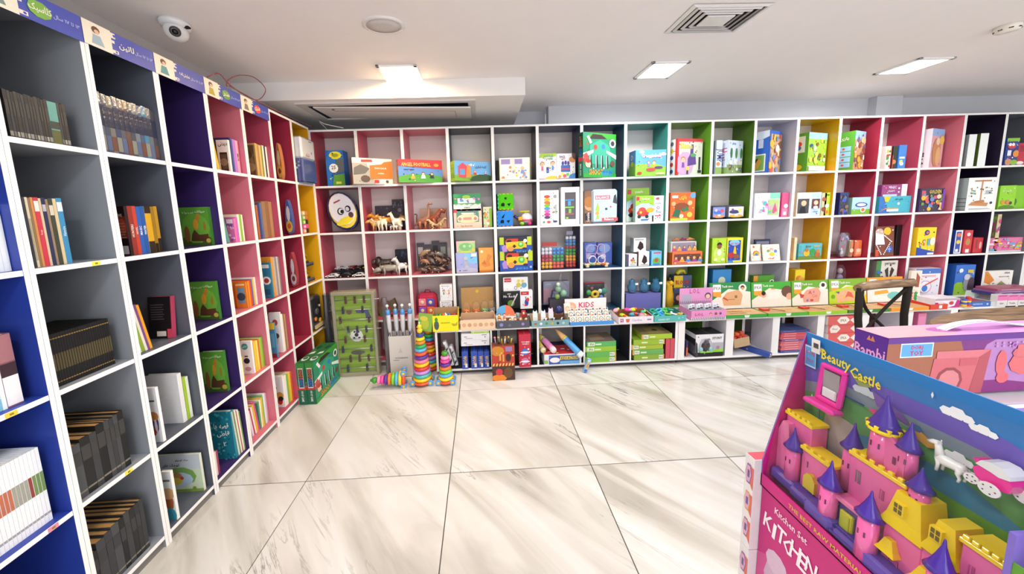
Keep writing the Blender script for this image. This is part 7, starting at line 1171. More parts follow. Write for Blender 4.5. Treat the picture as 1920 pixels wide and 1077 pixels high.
# 5 kids
a, wv, h, O = tray('blue-edged tray of cream teether packs with a red lettered header', 1069, 1151, 603, .17, '#3a86d0', [R_('#4a94da')], d=-.02, inner='#e6e2da', back=('#f3efee', [('t', 'KIDS', .52, .60, .34, '#d03a6a', .4), ('t', 'car', .55, .2, .26, '#3a4a8a', .3), ('o', .16, .5, .3, '#eab898'), ('o', .16, .42, .2, '#f4d4b8'), ('e', .86, .12, .07, .1, '#3a5ac8')]), hback=.19)
for j in range(2):
    for i in range(6):
        m = MB('card'); m.cbox(-.026, .026, 0, .008, 0, .075, '#f0ead8', .002); m.art((-.026, 0, 0), (1, 0, 0), (0, 0, 1), .052, .075, [('r', .1, .78, .5, .9, '#d8605a'), ('o', .5, .36, .26, '#5a6a9a'), ('o', .5, .36, .19, '#f3ecd6'), ('o', .5, .36, .08, ['#c89a6a', '#a8c84a'][i % 2]), ('p', [(.6, .8), (.95, .8), (.9, .98), (.65, .98)], '#3a5a9a')])
        put('teether_pack', 'cream carded teether pack in the blue-edged tray, %s row' % ['front', 'back'][j], 'toy pack', m, O + Vector((.035 + i * (wv - .07) / 5, .03 + j * .06, .014 + j * .03)), (-.25, 0, 0), 'teether packs in the blue-edged tray, %s row' % ['front', 'back'][j])
# 6 rattles
a, wv, h, O = tray('white and pink tray heaped with neon toy hammers and rattles', 1160, 1225, 594, .17, '#e9dfe6', [R_('#ece3ea'), ('r', .04, .25, .14, .75, '#9a4a80'), ('t', 'PS', .09, .5, .3, '#f0e0ea', .08), ('p', [(.22, .2), (.3, .2), (.32, .7), (.2, .7)], '#c8704a'), ('t', 'Candies', .52, .5, .36, '#b8b0c0', .3), ('r', .82, .4, .94, .6, '#8a86a0')], d=-.03, inner='#9a6244')
for i, (x, y_, c, c2, ds) in enumerate(((.18, .03, '#b8dc1e', '#e0502e', 'neon yellow-green toy dryer'), (.75, .03, '#e8488a', '#a8e02e', 'pink and green toy dial'), (.5, .05, '#4ab0d0', '#e83a2e', 'blue and red rattle'), (.45, .12, '#e84a9a', '#f0a0c8', 'pink rattle handle'), (.62, .12, '#d8e02a', '#e86a2e', 'yellow star rattle'), (.1, .12, '#f0a8b8', '#e8e24a', 'pink and yellow hammer'), (.88, .1, '#3ac0a0', '#c8e03a', 'green-teal rattle'))):
    m = MB('gloss'); m.ball((0, 0, .0), (.034, .02, .02), c, 12, 7); m.ball((.02, -.012, .008), (.016, .01, .014), c2, 10, 6); m.tube([(.02, .01, 0), (.05, .02, -.008)], [.012, .008], c, 8)
    if i == 1: m.push(Matrix.Translation((0, -.022, 0)) @ Matrix.Rotation(PI / 2, 4, 'X')); m.lathe([(.028, 0), (.028, .008)], '#f08aa0', 16); m.lathe([(.018, .0085), (.018, .01)], '#f0d0d8', 14); m.pop()
    put('rattle_toy', ds + ' in the white and pink tray', 'rattle', m, O + Vector((wv * x, y_ + .01, .06 + .02 * (y_ > .1))), (0, -.2 * (i % 3 - 1), .3 * (i - 3)))
# 7 teal
a, wv, h, O = tray('turquoise tray of coiled green and blue rubber toys', 1227, 1286, 592, .17, '#56b0ac', [R_('#5ab6b0'), ('t', 'SNAKE SET', .3, .35, .3, '#c8ece8', .36), ('o', .78, .5, .2, '#8ad0d0'), ('o', .9, .6, .14, '#a8b8d8')], d=-.02, inner='#4a8a8a')
for i in range(9):
    c = ['#2ab8a8', '#3a9ae0', '#7ac83a', '#e8f0f0', '#c8a83a', '#1fa080', '#4ab8e0', '#48c05a', '#2a9a6a'][i]; m = MB('gloss'); m.ring((0, 0, 0), .022, .009, c, 14, 7); m.ball((.022, .0, .01), .011, c, 8, 5)
    put('rubber_coil', '%s coiled rubber toy in the turquoise tray' % ['teal', 'blue', 'leaf green', 'white', 'mustard', 'sea green', 'sky blue', 'bright green', 'dark green'][i], 'toy', m, O + Vector((wv * (.12 + .19 * (i % 5)), .04 + .05 * (i // 5), .05 + .022 * (i // 5))), (.3, .3 * (i % 3 - 1), i))
# 8 pink doll display
a, wv, h, O = tray('pink doll-printed counter display with striped base', 1296, 1361, 582, .17, '#e08ac0', [R_('#e493c6'), ('r', 0, 0, 1, .26, '#d8d4dc')] + [('p', [(.02 + .05 * i, 0), (.04 + .05 * i, 0), (.06 + .05 * i, .26), (.04 + .05 * i, .26)], '#6a6a74') for i in range(19)] + [('t', 'L.O.L', .22, .6, .3, '#b03a7a', .24), ('o', .55, .62, .14, '#a8584a'), ('o', .55, .58, .09, '#f0c8a8'), ('o', .7, .62, .14, '#8a5a3a'), ('o', .83, .62, .13, '#6a4a8a')], d=-.02, inner='#cfd0d6', hs=.09, back=('#e49ccb', [('t', 'L.O.L', .45, .82, .3, '#c04a94', .3), ('r', .08, .08, .36, .62, '#b8b0c4'), ('o', .86, .5, .2, '#6a4a6a'), ('o', .86, .46, .14, '#f0c8b0')] + [('p', [(.0 + .06 * i, .0), (.02 + .06 * i, .0), (.05 + .06 * i, .2), (.03 + .06 * i, .2)], '#7a7a84') for i in range(16)]), hback=.245)
for i in range(8):
    m = MB('card'); m.cbox(-.018, .018, 0, .02, 0, .05, '#dfe0e8', .002); m.art((-.018, 0, 0), (1, 0, 0), (0, 0, 1), .036, .05, [('r', .1, .1, .9, .4, '#4a4a54'), ('o', .5, .7, .16, ['#8ac0d8', '#d88ab0'][i % 2])]); put('blind_pack', 'small silver pack standing in the pink counter display', 'toy pack', m, O + Vector((.025 + i * (wv - .05) / 7, .05 + .02 * (i % 2), .075 - .0)), (-.15, 0, 0), 'silver packs in the pink counter display')
m = MB('card'); m.box(0, wv - .01, 0, .07, 0, .07, '#8a9a9a'); put('pack_riser', 'hidden riser block inside the pink counter display', 'box', m, O + Vector((.005, .05, .004)))
# 9 wooden board game sets, lids upright
def game(lab, l0, l1, b0, b1, lc, bc, kind, lt=530):
    z = ZC + .0006; a = CT.U(b0, -.02, z); b = CT.U(b1, -.02, z); d0 = -.02
    e = empty('board_game', lab, 'board game', CT.f(a, d0, z), 0); wv = b - a - .003
    m = MB('card'); m.cbox(0, wv, 0, .15, 0, .032, bc, .001, top='#c9a172'); m.art((0, 0, 0), (1, 0, 0), (0, 0, 1), wv, .032, [R_(bc), ('p', [(.46, .15), (.56, .15), (.58, .85), (.44, .85)], '#e9eee4')])
    m.art((0, .0, .032), (1, 0, 0), (0, 1, 0), wv, .15, [('r', .1, .2, .6, .26, '#a47a4c'), ('r', .2, .5, .8, .56, '#a47a4c')] + ([('t', 'The Magic Peg', .4, .6, .16, '#6a4426', .6), ('t', 'Board Game', .4, .3, .14, '#6a4426', .5)] if kind == 0 else [])); m.build('game_base', e)
    if kind:
        m = MB('gloss'); m.cbox(wv * .02, wv * .2, .06, .11, .033, .05, '#c8342a', .003); m.tube([(wv * .2, .08, .05), (wv * .5, .03, .038)], .0035, '#8a5a34', 6); m.build('red_mallet', e)
    la = CT.U(l0, .165, z); lb = CT.U(l1, .165, z); lw = lb - la; lh = CT.Z((la + lb) / 2, .165, lt) - z - .034
    m = MB('card'); m.cbox(0, lw, 0, .02, 0, lh, lc, .001)
    hx = [(.32, .12), (.28, .4), (.4, .62), (.72, .72), (.80, .5), (.74, .12)]
    it = [R_(lc), ('p', [(0, 0), (1, 0), (1, .62), (.45, .76), (0, .3)], '#eae4d6'), ('r', .06, .66, .26, .94, '#eef0ee'), ('p', [(.06, .66), (.26, .66), (.26, .44), (.06, .5)], '#eca03a'), ('t', 'IPKA', .16, .8, .12, '#8a8a90', .18), ('t', 'Tack zoo', .42, .86, .09, '#eef4e0', .3)]
    if kind == 0: it += [('p', hx, '#d8a878'), ('r', .44, .34, .6, .36, '#8a6a4a'), ('r', .6, .4, .66, .5, '#8a6a4a'), ('o', .8, .78, .16, '#f2eee4'), ('o', .8, .8, .08, '#3a2a20'), ('o', .8, .76, .06, '#e0a070'), ('p', [(.3, .4), (.42, .3), (.44, .34), (.32, .46)], '#c8443a')]
    if kind == 1: it += [('o', .9, .6, .24, '#6a4a38'), ('o', .96, .4, .14, '#e0a888'), ('r', .25, .1, .7, .28, '#e9e2d6'), ('o', .3, .5, .12, '#e8a888'), ('o', .3, .56, .09, '#2a2020'), ('p', [(.42, .3), (.75, .34), (.7, .6), (.4, .56)], '#f0ebe0'), ('t', 'IPKA', .55, .72, .06, '#d8902a', .14)]
    if kind == 2: it += [('p', hx, '#e0a08a'), ('t', 'A', .5, .52, .14, '#c83a4a'), ('t', 'A', .60, .54, .08, '#7a5a9a'), ('t', 'Cat', .62, .38, .12, '#d87a6a', .2), ('o', .42, .2, .05, '#6a6ac8'), ('r', .5, .16, .58, .24, '#c83a4a'), ('o', .86, .78, .16, '#f2eee4'), ('o', .86, .8, .08, '#3a2a20'), ('p', [(.2, .5), (.34, .42), (.3, .32), (.24, .3)], '#c8443a')]
    if kind == 3: it += [('p', [(0, 0), (1, 0), (.95, .5), (.8, .72), (.5, .7), (0, .5)], '#b8d42a'), ('p', [(.2, .06), (.18, .4), (.45, .62), (.66, .5), (.72, .12)], '#e8b084'), ('p', [(.42, .24), (.5, .5), (.6, .44), (.66, .22), (.5, .3)], '#d8604a'), ('o', .1, .3, .09, '#6aaa2a'), ('p', [(.16, .5), (.28, .5), (.26, .4)], '#6a4a9a'), ('e', .86, .12, .18, .3, '#f0c02a'), ('o', .86, .1, .12, '#f2f0e8')]
    if kind == 4: it += [('r', 0, 0, 1, .55, '#efe9df'), ('p', [(.2, .3), (.6, .36), (.56, .5), (.2, .44)], '#eca83a'), ('e', .75, .25, .2, .16, '#7ac8c0'), ('p', [(.1, .05), (.6, .02), (.55, .24), (.12, .26)], '#f6f3ee')]
    m.art((0, 0, 0), (1, 0, 0), (0, 0, 1), lw, lh, it); o = m.build('game_lid', e); o.location = (la - a, .1652, .033); o.rotation_euler = (-.10, 0, 0)
game('green peg board game with brown lettered base, leftmost of the open row', 1330, 1404, 1362, 1438, '#2f8a4a', '#3fa044', 0)
game('green board game with a child seen from behind on its lid', 1406, 1479, 1440.5, 1515, '#46a83a', '#4fae36', 1, 529)
game('green board game with letters A and a hexagon on its lid', 1481, 1548, 1517, 1589, '#6aa836', '#97c828', 2, 526)
game('dark green board game with lime lid showing a red starfish shape', 1550, 1619, 1591, 1669, '#7fae34', '#4a7f30', 3, 523)
game('orange board game open behind the cross-backed chair', 1621, 1687, 1671, 1742, '#f0992a', '#ee9a2c', 4, 520)
# right end of the counter
a, wv, h, O = tray('flat red box with white label lying at the counter bend', 1744, 1776, 571, .15, '#d8402e', [R_('#dc4432'), ('r', .5, .2, .68, .8, '#efeeee')], d=-.02, inner='#e6d6c4')
K('cream board with red and green bead columns standing behind the orange game', 1697, 1722, 540, .02, '#ece2cf', [R_('#efe6d4'), ('r', .32, .1, .34, .9, '#b89a70'), ('r', .66, .1, .68, .9, '#b89a70')] + [('o', .33, .2 + .16 * i, .09, '#d0402e') for i in range(4)] + [('o', .67, .2 + .16 * i, .09, '#2f9a3a') for i in range(4)], d=.13, z=ZC, cat='board game', name='bead_board')
K('cream box with a red chair-like shape above the bead board', 1702, 1722, 508, .02, '#e6dccc', [R_('#e9e0d0'), ('r', .1, 0, .5, .5, '#f0e8dc'), ('p', [(.5, .0), (.8, .1), (.85, .8), (.5, .95)], '#a8523e')], d=.16, z=ZC + .001)
K('magenta and white toy box with clear lid and beads inside', 1752, 1798, 560, .12, '#e9e2ea', [R_('#ece6ee'), ('p', [(.5, 0), (1, .0), (1, .7), (.9, 1), (.8, .2)], '#c02f84'), ('p', [(0, 0), (.3, 0), (.1, .6), (0, .6)], '#c02f84'), ('e', .66, .5, .1, .2, '#c83a4a'), ('r', 0, .8, 1, 1, '#b8a8b0')], d=.01, z=ZC)
e = empty('shape_stacker', 'small wooden stacker of red, yellow and blue rings near the counter bend', 'toy', (CT.U(1812, .0, ZC), -.215, ZC + .0006), 0)
m = MB('gloss'); m.cbox(-.04, .04, -.025, .045, 0, .012, '#d8b07a', .003); m.build('wood_base', e)
for x, cs_ in ((-.02, ['#f0c02a', '#2f5ac0', '#f0c02a', '#2f5ac0']), (.018, ['#e0401f', '#2f5ac0', '#f0c02a', '#d8301f', '#d8301f'])):
    for i, c in enumerate(cs_):
        m = MB('gloss'); m.lathe([(.014, 0), (.0165, .004), (.0165, .013), (.014, .017)], c, 12, (x, 0, .012 + i * .0175)); m.build('ring', e)
K('blue boxed puzzle with white print lying on the counter', 1820, 1856, 566, .13, '#2f62b0', [R_('#356ac0'), ('t', 'BALANCE BLOCKS', .35, .55, .3, '#dfe8f4', .5), ('o', .85, .5, .2, '#c8d4e8')], d=.0, z=ZC, top=[R_('#8a6a78'), ('e', .5, .5, .3, .3, '#b0404a')])
K('grey and white flat carton beside the blue puzzle', 1857, 1866, 566, .12, '#c8ccd0', [R_('#cfd2d6')], d=.0, z=ZC)
for i in range(3):
    K('pink topped notepad pack, %s of three standing in a row' % ['left', 'middle', 'right'][i], 1868 + i * 20, 1887 + i * 20, 553, .04, '#d8d4d2', [R_('#dedad8'), ('r', 0, .5, 1, 1, '#e878b4'), ('t', ['Girl', 'Trudie', 'Note'][i], .45, .25, .16, '#6a4a54', .6), ('r', .1, .86, .9, .92, '#8a3a6a')], d=-.01, z=ZC)
for i, (c, ds) in enumerate((('#3a3a78', 'navy'), ('#8a5a90', 'mauve'), ('#a0506a', 'dusty rose'))):
    K('%s flat box, %s of the pile lying across the notepads' % (ds, ['lowest', 'middle', 'topmost'][i]), 1862 + 4 * i, 1945, 556, .13, c, [R_(c), ('r', .1, .3, .6, .6, '#b8a0b8')], d=.04, z=ZC + .0005 + i * .021 + .085, h=.02)
K('pale carton under the pile of flat boxes', 1870, 1945, 556, .12, '#b8a8b0', d=.05, z=ZC, h=.084)
K('white sheet box with faint print behind the wooden stacker', 1826, 1862, 556, .1, '#e8eaee', [R_('#e8eaee'), ('r', .1, .3, .8, .5, '#9aa8c8')], d=.16, z=ZC, h=.09)
# ---------------------------------------------------------------- things on the floor by the corner
for i in range(2):
    m = MB('card'); w_, dp, h = .062, .37, .335
    m.cbox(0, w_, 0, dp, 0, h, '#1f6a4c', .002, top='#35763a')
    m.art((0, 0, 0), (1, 0, 0), (0, 0, 1), w_, h, [R_('#1c6448'), ('r', 0, .86, 1, 1, '#3f8a3a'), ('r', 0, .36, 1, .45, '#c8383a'), ('r', .18, .4, .8, .88, '#e4e6e0'), ('r', .22, .42, .76, .86, '#1a4a38'), ('t', 'SHOOT', .5, .74, .6, '#e0603a', .24, -PI / 2), ('t', 'HEAD', .5, .52, .6, '#3a70d0', .2, -PI / 2), ('t', 'HOOP GAME', .5, .2, .4, '#dfe9df', .26, -PI / 2)])
    m.art((w_, 0, 0), (0, 1, 0), (0, 0, 1), dp, h, headbox()); m.art((0, 0, h), (1, 0, 0), (0, 1, 0), w_, dp, [R_('#2f7040'), ('e', .5, .2, .4, .1, '#d8ded8'), ('e', .5, .22, .3, .06, '#2f7040'), ('p', [(.2, .4), (.8, .45), (.7, .55), (.3, .5)], '#e4e8e4'), ('e', .5, .75, .3, .1, '#1c4a34')])
    o = m.build('game_box'); o.location = (.022 + i * .068, -.555, .001); o.rotation_euler = (0, 0, -.03); tag(o, 'tall green hoop shooting game box on the floor, %s' % ['against the crimson bookcase', 'nearer the table football'][i], 'toy box')
# table football on end
e = empty('table_football', 'small table football game stood on end in clear wrap in the corner', 'table football', (.135, -.165, .0008), .02)
TW, TH = .37, .775
m = MB('gloss')
for x0, x1, z0, z1 in ((0, TW, 0, .03), (0, TW, TH - .03, TH), (0, .024, .03, TH - .03), (TW - .024, TW, .03, TH - .03)): m.cbox(x0, x1, 0, .075, z0, z1, '#a59f84', .003)
m.build('wood_frame', e)
m = MB('card'); m.box(.024, TW - .024, .03, .034, .03, TH - .03, '#86ac2e'); m.art((.024, .03, .03), (1, 0, 0), (0, 0, 1), TW - .048, TH - .06, [('r', 0, k / 10, 1, k / 10 + .05, '#95b93a') for k in range(10)] + [('r', .04, .04, .96, .055, '#c8d48a'), ('o', .5, .47, .08, '#f0f2ee'), ('o', .5, .48, .025, '#1c1c20'), ('o', .43, .44, .016, '#1c1c20'), ('o', .57, .44, .016, '#1c1c20'), ('o', .45, .52, .014, '#1c1c20'), ('o', .56, .52, .014, '#1c1c20'), ('p', [(.52, .8), (.85, .82), (.95, .68), (.8, .66), (.78, .76), (.55, .76)], '#4a567a'), ('o', .35, .78, .035, '#6a5a44'), ('e', .5, .25, .2, .03, '#5a5a52')]); m.build('printed_field', e)
for k in range(8):
    z = .07 + k * .09; m = MB('metal'); m.tube([(-.03 if k % 3 == 0 else .0, .015, z), (TW + (.04 if k % 3 == 1 else 0), .015, z)], .004, '#c8c8cc', 6); rd = m.build('rod', e)
    for x in ((.09, .26), (.12, .2, .28), (.06, .31))[k % 3]:
        p = MB('gloss'); c = ['#2b2f4a', '#5a2f2a'][k % 2]; p.cbox(x - .010, x + .010, .008, .022, z - .034, z + .010, c, .003); p.ball((x, .015, z + .022), .011, c, 7, 5); p.build('player', rd)
m = MB('film'); m.cbox(-.012, TW + .012, -.014, .085, .001, TH + .012, '#f0f0f0', .01)
m.tube(curve_pts([(.0, -.018, .66), (.08, -.02, .5), (.2, -.02, .3), (.33, -.018, .05)], 5), [.006 + .004 * math.sin(i) for i in range(16)], '#ffffff', 6); m.build('clear_wrap', e)
# crumpled dark wrapped goods on both sides of it
def crumple(name, label, loc, sx, sy, sz, col, seed, mat='film'):
    r = random.Random(seed); m = MB(mat); n, k = 12, 9; V = []
    for j in range(k + 1):
        for i in range(n):
            a = 2 * PI * i / n; f = .8 + .2 * r.random(); t = j / k; V.append((sx * f * math.cos(a) * (1 - .35 * t), sy * f * math.sin(a) * (1 - .35 * t), sz * t))
    i0 = m.add(V)
    for j in range(k):
        for i in range(n): m.face((i0 + j * n + i, i0 + j * n + (i + 1) % n, i0 + (j + 1) * n + (i + 1) % n, i0 + (j + 1) * n + i), col)
    m.face(tuple(i0 + k * n + i for i in range(n)), col); m.face(tuple(i0 + i for i in reversed(range(n))), col)
    o = m.build(name); o.location = loc; return tag(o, label, 'wrapped goods')
crumple('wrapped_bundle', 'tall dark crinkled plastic bundle left of the table football', (.066, -.10, .001), .05, .06, .75, '#3a3a40', 1, 'shrink')
crumple('wrapped_bundle', 'grey crinkled plastic bundle right of the table football', (.585, -.12, .001), .035, .04, .70, '#6a6468', 2, 'shrink')
e = empty('wrapped_toys', 'dark wrapped motorbike-like toys in the lower yellow cells', 'toy', LEFT.f(LY(6) + .03, .01, LR[4] + T + .001), PI / 2)
m = MB('shrink'); m.cbox(0, .18, 0, .2, 0, .30, '#2a2a2e', .02); m.build('dark_packet', e)
for P, c, s_ in (((.06, -.004, .1), '#c8702a', .02), ((.13, -.004, .07), '#c8a03a', .022), ((.09, -.004, .16), '#4a4a50', .03), ((.14, -.003, .2), '#b8b4b0', .012)):
    m = MB('gloss'); m.ball(P, (s_, .008, s_), c, 9, 6); m.build('toy_piece', e)
m = MB('gloss'); m.box(.03, .17, -.02, -.004, .02, .05, '#c9b58a'); m.build('wooden_strip', e)
# hand pumps in a white carton
e = empty('display_carton', 'plain white open carton holding four wrapped hand pumps', 'box', (.625, -.215, .0008), 0)
m = MB('card'); w_, dp, h = .195, .13, .375
for x0, x1, y0, y1 in ((0, w_, 0, .004), (0, w_, dp - .004, dp), (0, .004, .004, dp - .004), (w_ - .004, w_, .004, dp - .004)): m.box(x0, x1, y0, y1, 0, h, '#d6d1cc')
m.box(0, w_, 0, dp, 0, .004, '#d6d1cc'); m.art((0, 0, 0), (1, 0, 0), (0, 0, 1), w_, h, [('t', 'THUNDERDRIVE', .52, .47, .03, '#4a4442', .72), ('r', .17, .41, .42, .425, '#8a8480'), ('p', [(.4, .6), (.6, .6), (.5, .72)], '#c6c0bc')]); m.build('carton_shell', e)
for i in range(4):
    x = .646 + i * .046; q = empty('hand_pump', 'white and blue wrapped hand pump, %s from the left in the white carton' % ORD[i], 'pump', (x, -.165 + .012 * (i % 2), .006), 0); q.rotation_euler = (0, .03 * (i - 1.5), 0)
    m = MB('gloss'); m.lathe([(.012, 0), (.012, .38), (.02, .44), (.02, .56), (.014, .60)], '#dcdde0', 12, cols=['#dcdde0', '#e2e3e6', '#dfe0e4', '#8ab8e0']); m.box(-.004, .006, -.0135, -.012, .36, .42, '#2a4a8a'); m.build('pump_tube', q)
    m = MB('gloss'); m.lathe([(.019, .53), (.021, .575), (.014, .60)], '#3f92d8', 12); m.build('blue_collar', q)
    m = MB('gloss'); m.lathe([(.004, .60), (.004, .618)], '#b8bcc4', 8); m.ball((0, 0, .632), .014, '#e6e6ea', 10, 7); m.build('knob', q)
    m = MB('film'); m.lathe([(.021, .375), (.024, .5), (.024, .575), (.016, .605)], '#f0f0f4', 10); m.build('clear_sleeve', q)
# ring stackers
def stacker(label, loc, cols, r0, r1, dz, topc, rot=(0, 0, 0), top='animal', wheels=True):
    e = empty('ring_stacker', label, 'stacking toy', loc, 0); e.rotation_euler = rot; z = .012
    m = MB('gloss'); m.lathe([(r0 * .86, .012), (r0 * 1.04, .02), (r0 * 1.04, .032), (r0 * .8, .04)], '#e85a2a', 16); m.tube([(0, 0, .03), (0, 0, .04 + dz * len(cols))], r1 * .3, '#e8e0d0', 8); m.build('base', e)
    if wheels:
        for a in (0, 1, 2, 3):
            x = r0 * .95 * (1 if a % 2 else -1); y = r0 * .55 * (1 if a // 2 else -1)
            m = MB('gloss'); m.push(Matrix.Translation((x, y - .006, .026)) @ Matrix.Rotation(PI / 2, 4, 'X')); m.lathe([(.022, -.007), (.026, -.004), (.026, .004), (.022, .007)], '#5aa0e0', 14); m.lathe([(.012, .0072), (.009, .010)], '#e8c83a', 10); m.pop(); m.build('wheel', e)
    z = .04
    for i, c in enumerate(cols):
        r = r0 + (r1 - r0) * i / max(1, len(cols) - 1); m = MB('gloss'); m.ring((0, 0, z + dz / 2), r - dz * .5, dz * .56, c, 18, 8, .92); m.lathe([(r - dz * .55, z + dz * .3), (r - dz * .55, z + dz * .7)], c, 14); m.build('ring', e); z += dz
    m = MB('gloss')
    if top == 'duck': m.ball((0, 0, z + .022), (.024, .022, .026), topc, 12, 8); m.ball((0, 0, z + .056), (.020, .019, .020), topc, 12, 8); m.ball((-.014, -.012, z + .056), (.010, .008, .006), '#e8862a', 8, 5); m.ball((0, 0, z + .085), (.008, .006, .012), '#d8dce2', 7, 5)
    else: m.ball((0, 0, z + .02), (r1 * .8, r1 * .8, .024), topc, 10, 7); m.ball((.006, -.006, z + .042), (.013, .012, .012), '#3f7a2a', 9, 6)
    m.build('topper', e)
    return e
BIG = ['#f2c81a', '#4ab8a8', '#c08ad8', '#d83a34', '#f0c21a', '#e87a9a', '#5a3a9a', '#ee5a34', '#5ab0d8', '#2fae5a', '#d8862a', '#e8d81e', '#2a3a8a']
stacker('tallest rainbow ring stacker with yellow duck top beside the white carton', (.925, -.33, .0005), BIG, .078, .034, .031, '#f2d01c', top='duck')
stacker('rainbow ring stacker half hidden behind the tallest one', (.955, -.10, .0005), ['#e8c81a', '#4aa8c0', '#b080c8', '#d8423a', '#f0c21a', '#e8903a', '#d83a34', '#3a9ad0', '#2fa84a', '#c8862a'], .07, .036, .034, '#2f3450', wheels=False)
SM = ['#f0d020', '#5ab4e0', '#7ac82a', '#ee7a2a', '#5a2f9a', '#e8449a', '#f08ac0']
stacker('small rainbow ring stacker with green top standing in front of the low unit', (1.125, -.345, .0005), SM, .062, .036, .029, '#3f9a2a')
e = stacker('small rainbow ring stacker with green top lying on its side', (.80, -.345, .066), SM, .060, .034, .029, '#3f9a2a', rot=(0, -PI / 2 + .02, .12))
# wrap bow on the small stacker, loose paper under the claw box
# ---------------------------------------------------------------- chair and table
def wood():
    m, nt, b = newmat('wood'); lk = nt.links.new; tc = N(nt, 'ShaderNodeTexCoord'); mp = N(nt, 'ShaderNodeMapping'); mp.inputs['Scale'].default_value = (2, 14, 14)
    nz = N(nt, 'ShaderNodeTexNoise'); nz.inputs['Scale'].default_value = 3; nz.inputs['Detail'].default_value = 8; nz.inputs['Distortion'].default_value = .8; r = N(nt, 'ShaderNodeValToRGB'); e = r.color_ramp.elements
    e[0].position = .35; e[0].color = L('#5d442f'); e[1].position = .7; e[1].color = L('#a08162'); lk(tc.outputs['Object'], mp.inputs[0]); lk(mp.outputs[0], nz.inputs[0]); lk(nz.outputs[0], r.inputs[0]); lk(r.outputs[0], b.inputs['Base Color']); b.inputs['Roughness'].default_value = .38
wood()
e = empty('dining_chair', 'dark metal cross-back chair with curved wooden top rail', 'chair', (4.10, -.93, 0), .04)
m = MB('wood'); m.push(Matrix.Translation((0, 0, .86))); m.tube([(-.19, .0, -.004), (-.1, .028, 0), (0, .035, .004), (.1, .02, .012), (.19, -.012, .02)], [.024, .03, .031, .031, .027], '#fff', 8); m.pop(); m.build('top_rail', e)
for sx in (-1, 1):
    m = MB('matte'); m.tube([(sx * .175, 0, .86), (sx * .168, .0, .66), (sx * .16, -.02, .46), (sx * .165, .03, 0)], [.019, .018, .018, .014], '#26221f', 8); m.build('rear_leg', e)
    m = MB('matte'); m.tube([(sx * .17, -.36, .45), (sx * .18, -.38, 0)], [.018, .013], '#26221f', 8); m.build('front_leg', e)
    m = MB('matte'); m.tube(curve_pts([(sx * .165, 0, .84), (sx * .07, .03, .70), (-sx * .07, .02, .56), (-sx * .15, -.01, .47)], 4), .0095, '#2a2623', 7); m.build('cross_bar', e)
m = MB('wood'); m.cbox(-.19, .19, -.39, .0, .445, .47, '#fff', .01); m.build('seat', e)
e = empty('table', 'brown wood oval table top beside the cross-backed chair', 'table', (4.92, -1.34, 0), 0)
m = MB('wood'); m.push(Matrix.Scale(.235, 4, Vector((0, 1, 0)))); m.lathe([(1.03, .715), (1.06, .725), (1.06, .742), (1.05, .75)], '#fff', 48); m.pop(); m.build('table_top', e)
m = MB('matte'); m.lathe([(.2, 0), (.19, .03), (.05, .06), (.05, .68), (.16, .714)], '#2a2623', 20); m.build('pedestal', e)

# ---------------------------------------------------------------- stacked toy cartons in the right foreground
bm = [R_('#742a78'), ('e', .0, .5, .38, 1.1, '#9a5e46'), ('e', .62, .5, .2, .55, '#a878b2'), ('e', .45, .0, .3, .22, '#7a1f72'), ('r', 0, .9, 1, 1, '#5f2f86')]
bm += [('r', .06, .66, .21, .9, '#c8dcf0'), ('r', .065, .68, .205, .88, '#5aa0dc'), ('t', 'DORJ', .135, .82, .08, '#c8324a', .1), ('t', 'TOY', .135, .73, .08, '#c8324a', .08)]
bm += [('p', [(.2, .0), (.22, .62), (.43, .62), (.40, .0)], '#c0606a'), ('r', .23, .62, .48, .74, '#c9707a'), ('p', [(.43, .62), (.48, .74), (.46, .0), (.40, .0)], '#a84a56'), ('o', .30, .24, .23, '#8a3a44'), ('o', .30, .24, .18, '#c87a80'), ('r', .34, .48, .42, .6, '#b85460')]
bm += [('e', .535, .5, .025, .22, '#cf6068'), ('e', .55, .25, .03, .1, '#cf6068'), ('e', .655, .48, .085, .2, '#d0646a'), ('e', .63, .66, .05, .1, '#c0606a'), ('r', .6, .6, .68, .8, '#c9686e'), ('o', .69, .42, .13, '#b84e58'), ('o', .69, .42, .1, '#8a5a5a'), ('o', .69, .42, .05, '#c8646a')]
bm += [('e', .9, .5, .06, .25, '#cf6a6a'), ('e', .96, .3, .08, .2, '#c0585e')] + [('o', .50 + .03 * (i % 5), .84 - .05 * (i // 5), .02, '#b88ac8') for i in range(8)] + [('r', .70, .86, .78, .89, '#e8c8a0'), ('o', .58, .8, .05, '#b07ac0'), ('o', .58, .8, .03, '#8a3a8a')]
e = empty('toy_carton', 'long purple and pink toy appliance carton with white carrying handle', 'toy box', (2.734, -1.936, .8015), 0)
m = MB('card'); BWd, BDp, BH = .95, .085, .198
m.cbox(0, BWd, 0, BDp, 0, BH, '#8a4a9a', .0015, top='#c48ac4'); m.art((0, 0, 0), (1, 0, 0), (0, 0, 1), .72, BH, bm)
m.art((.72, 0, 0), (1, 0, 0), (0, 0, 1), .23, BH, [R_('#8a4a9a'), ('e', .4, .5, .5, .4, '#c89ac8'), ('o', .4, .5, .25, '#cf6a6a')])
m.art((0, BDp, 0), (0, -1, 0), (0, 0, 1), BDp, BH, [R_('#5a2f96'), ('e', .5, .1, .6, .2, '#d86ab8'), ('p', [(.38, .87), (.46, .96), (.5, .88), (.56, .96), (.64, .87)], '#d88a5a'), ('t', 'Bambi', .5, .68, .3, '#e9a8d8', .94), ('t', 'Set', .58, .46, .13, '#f0a8b8', .5)])
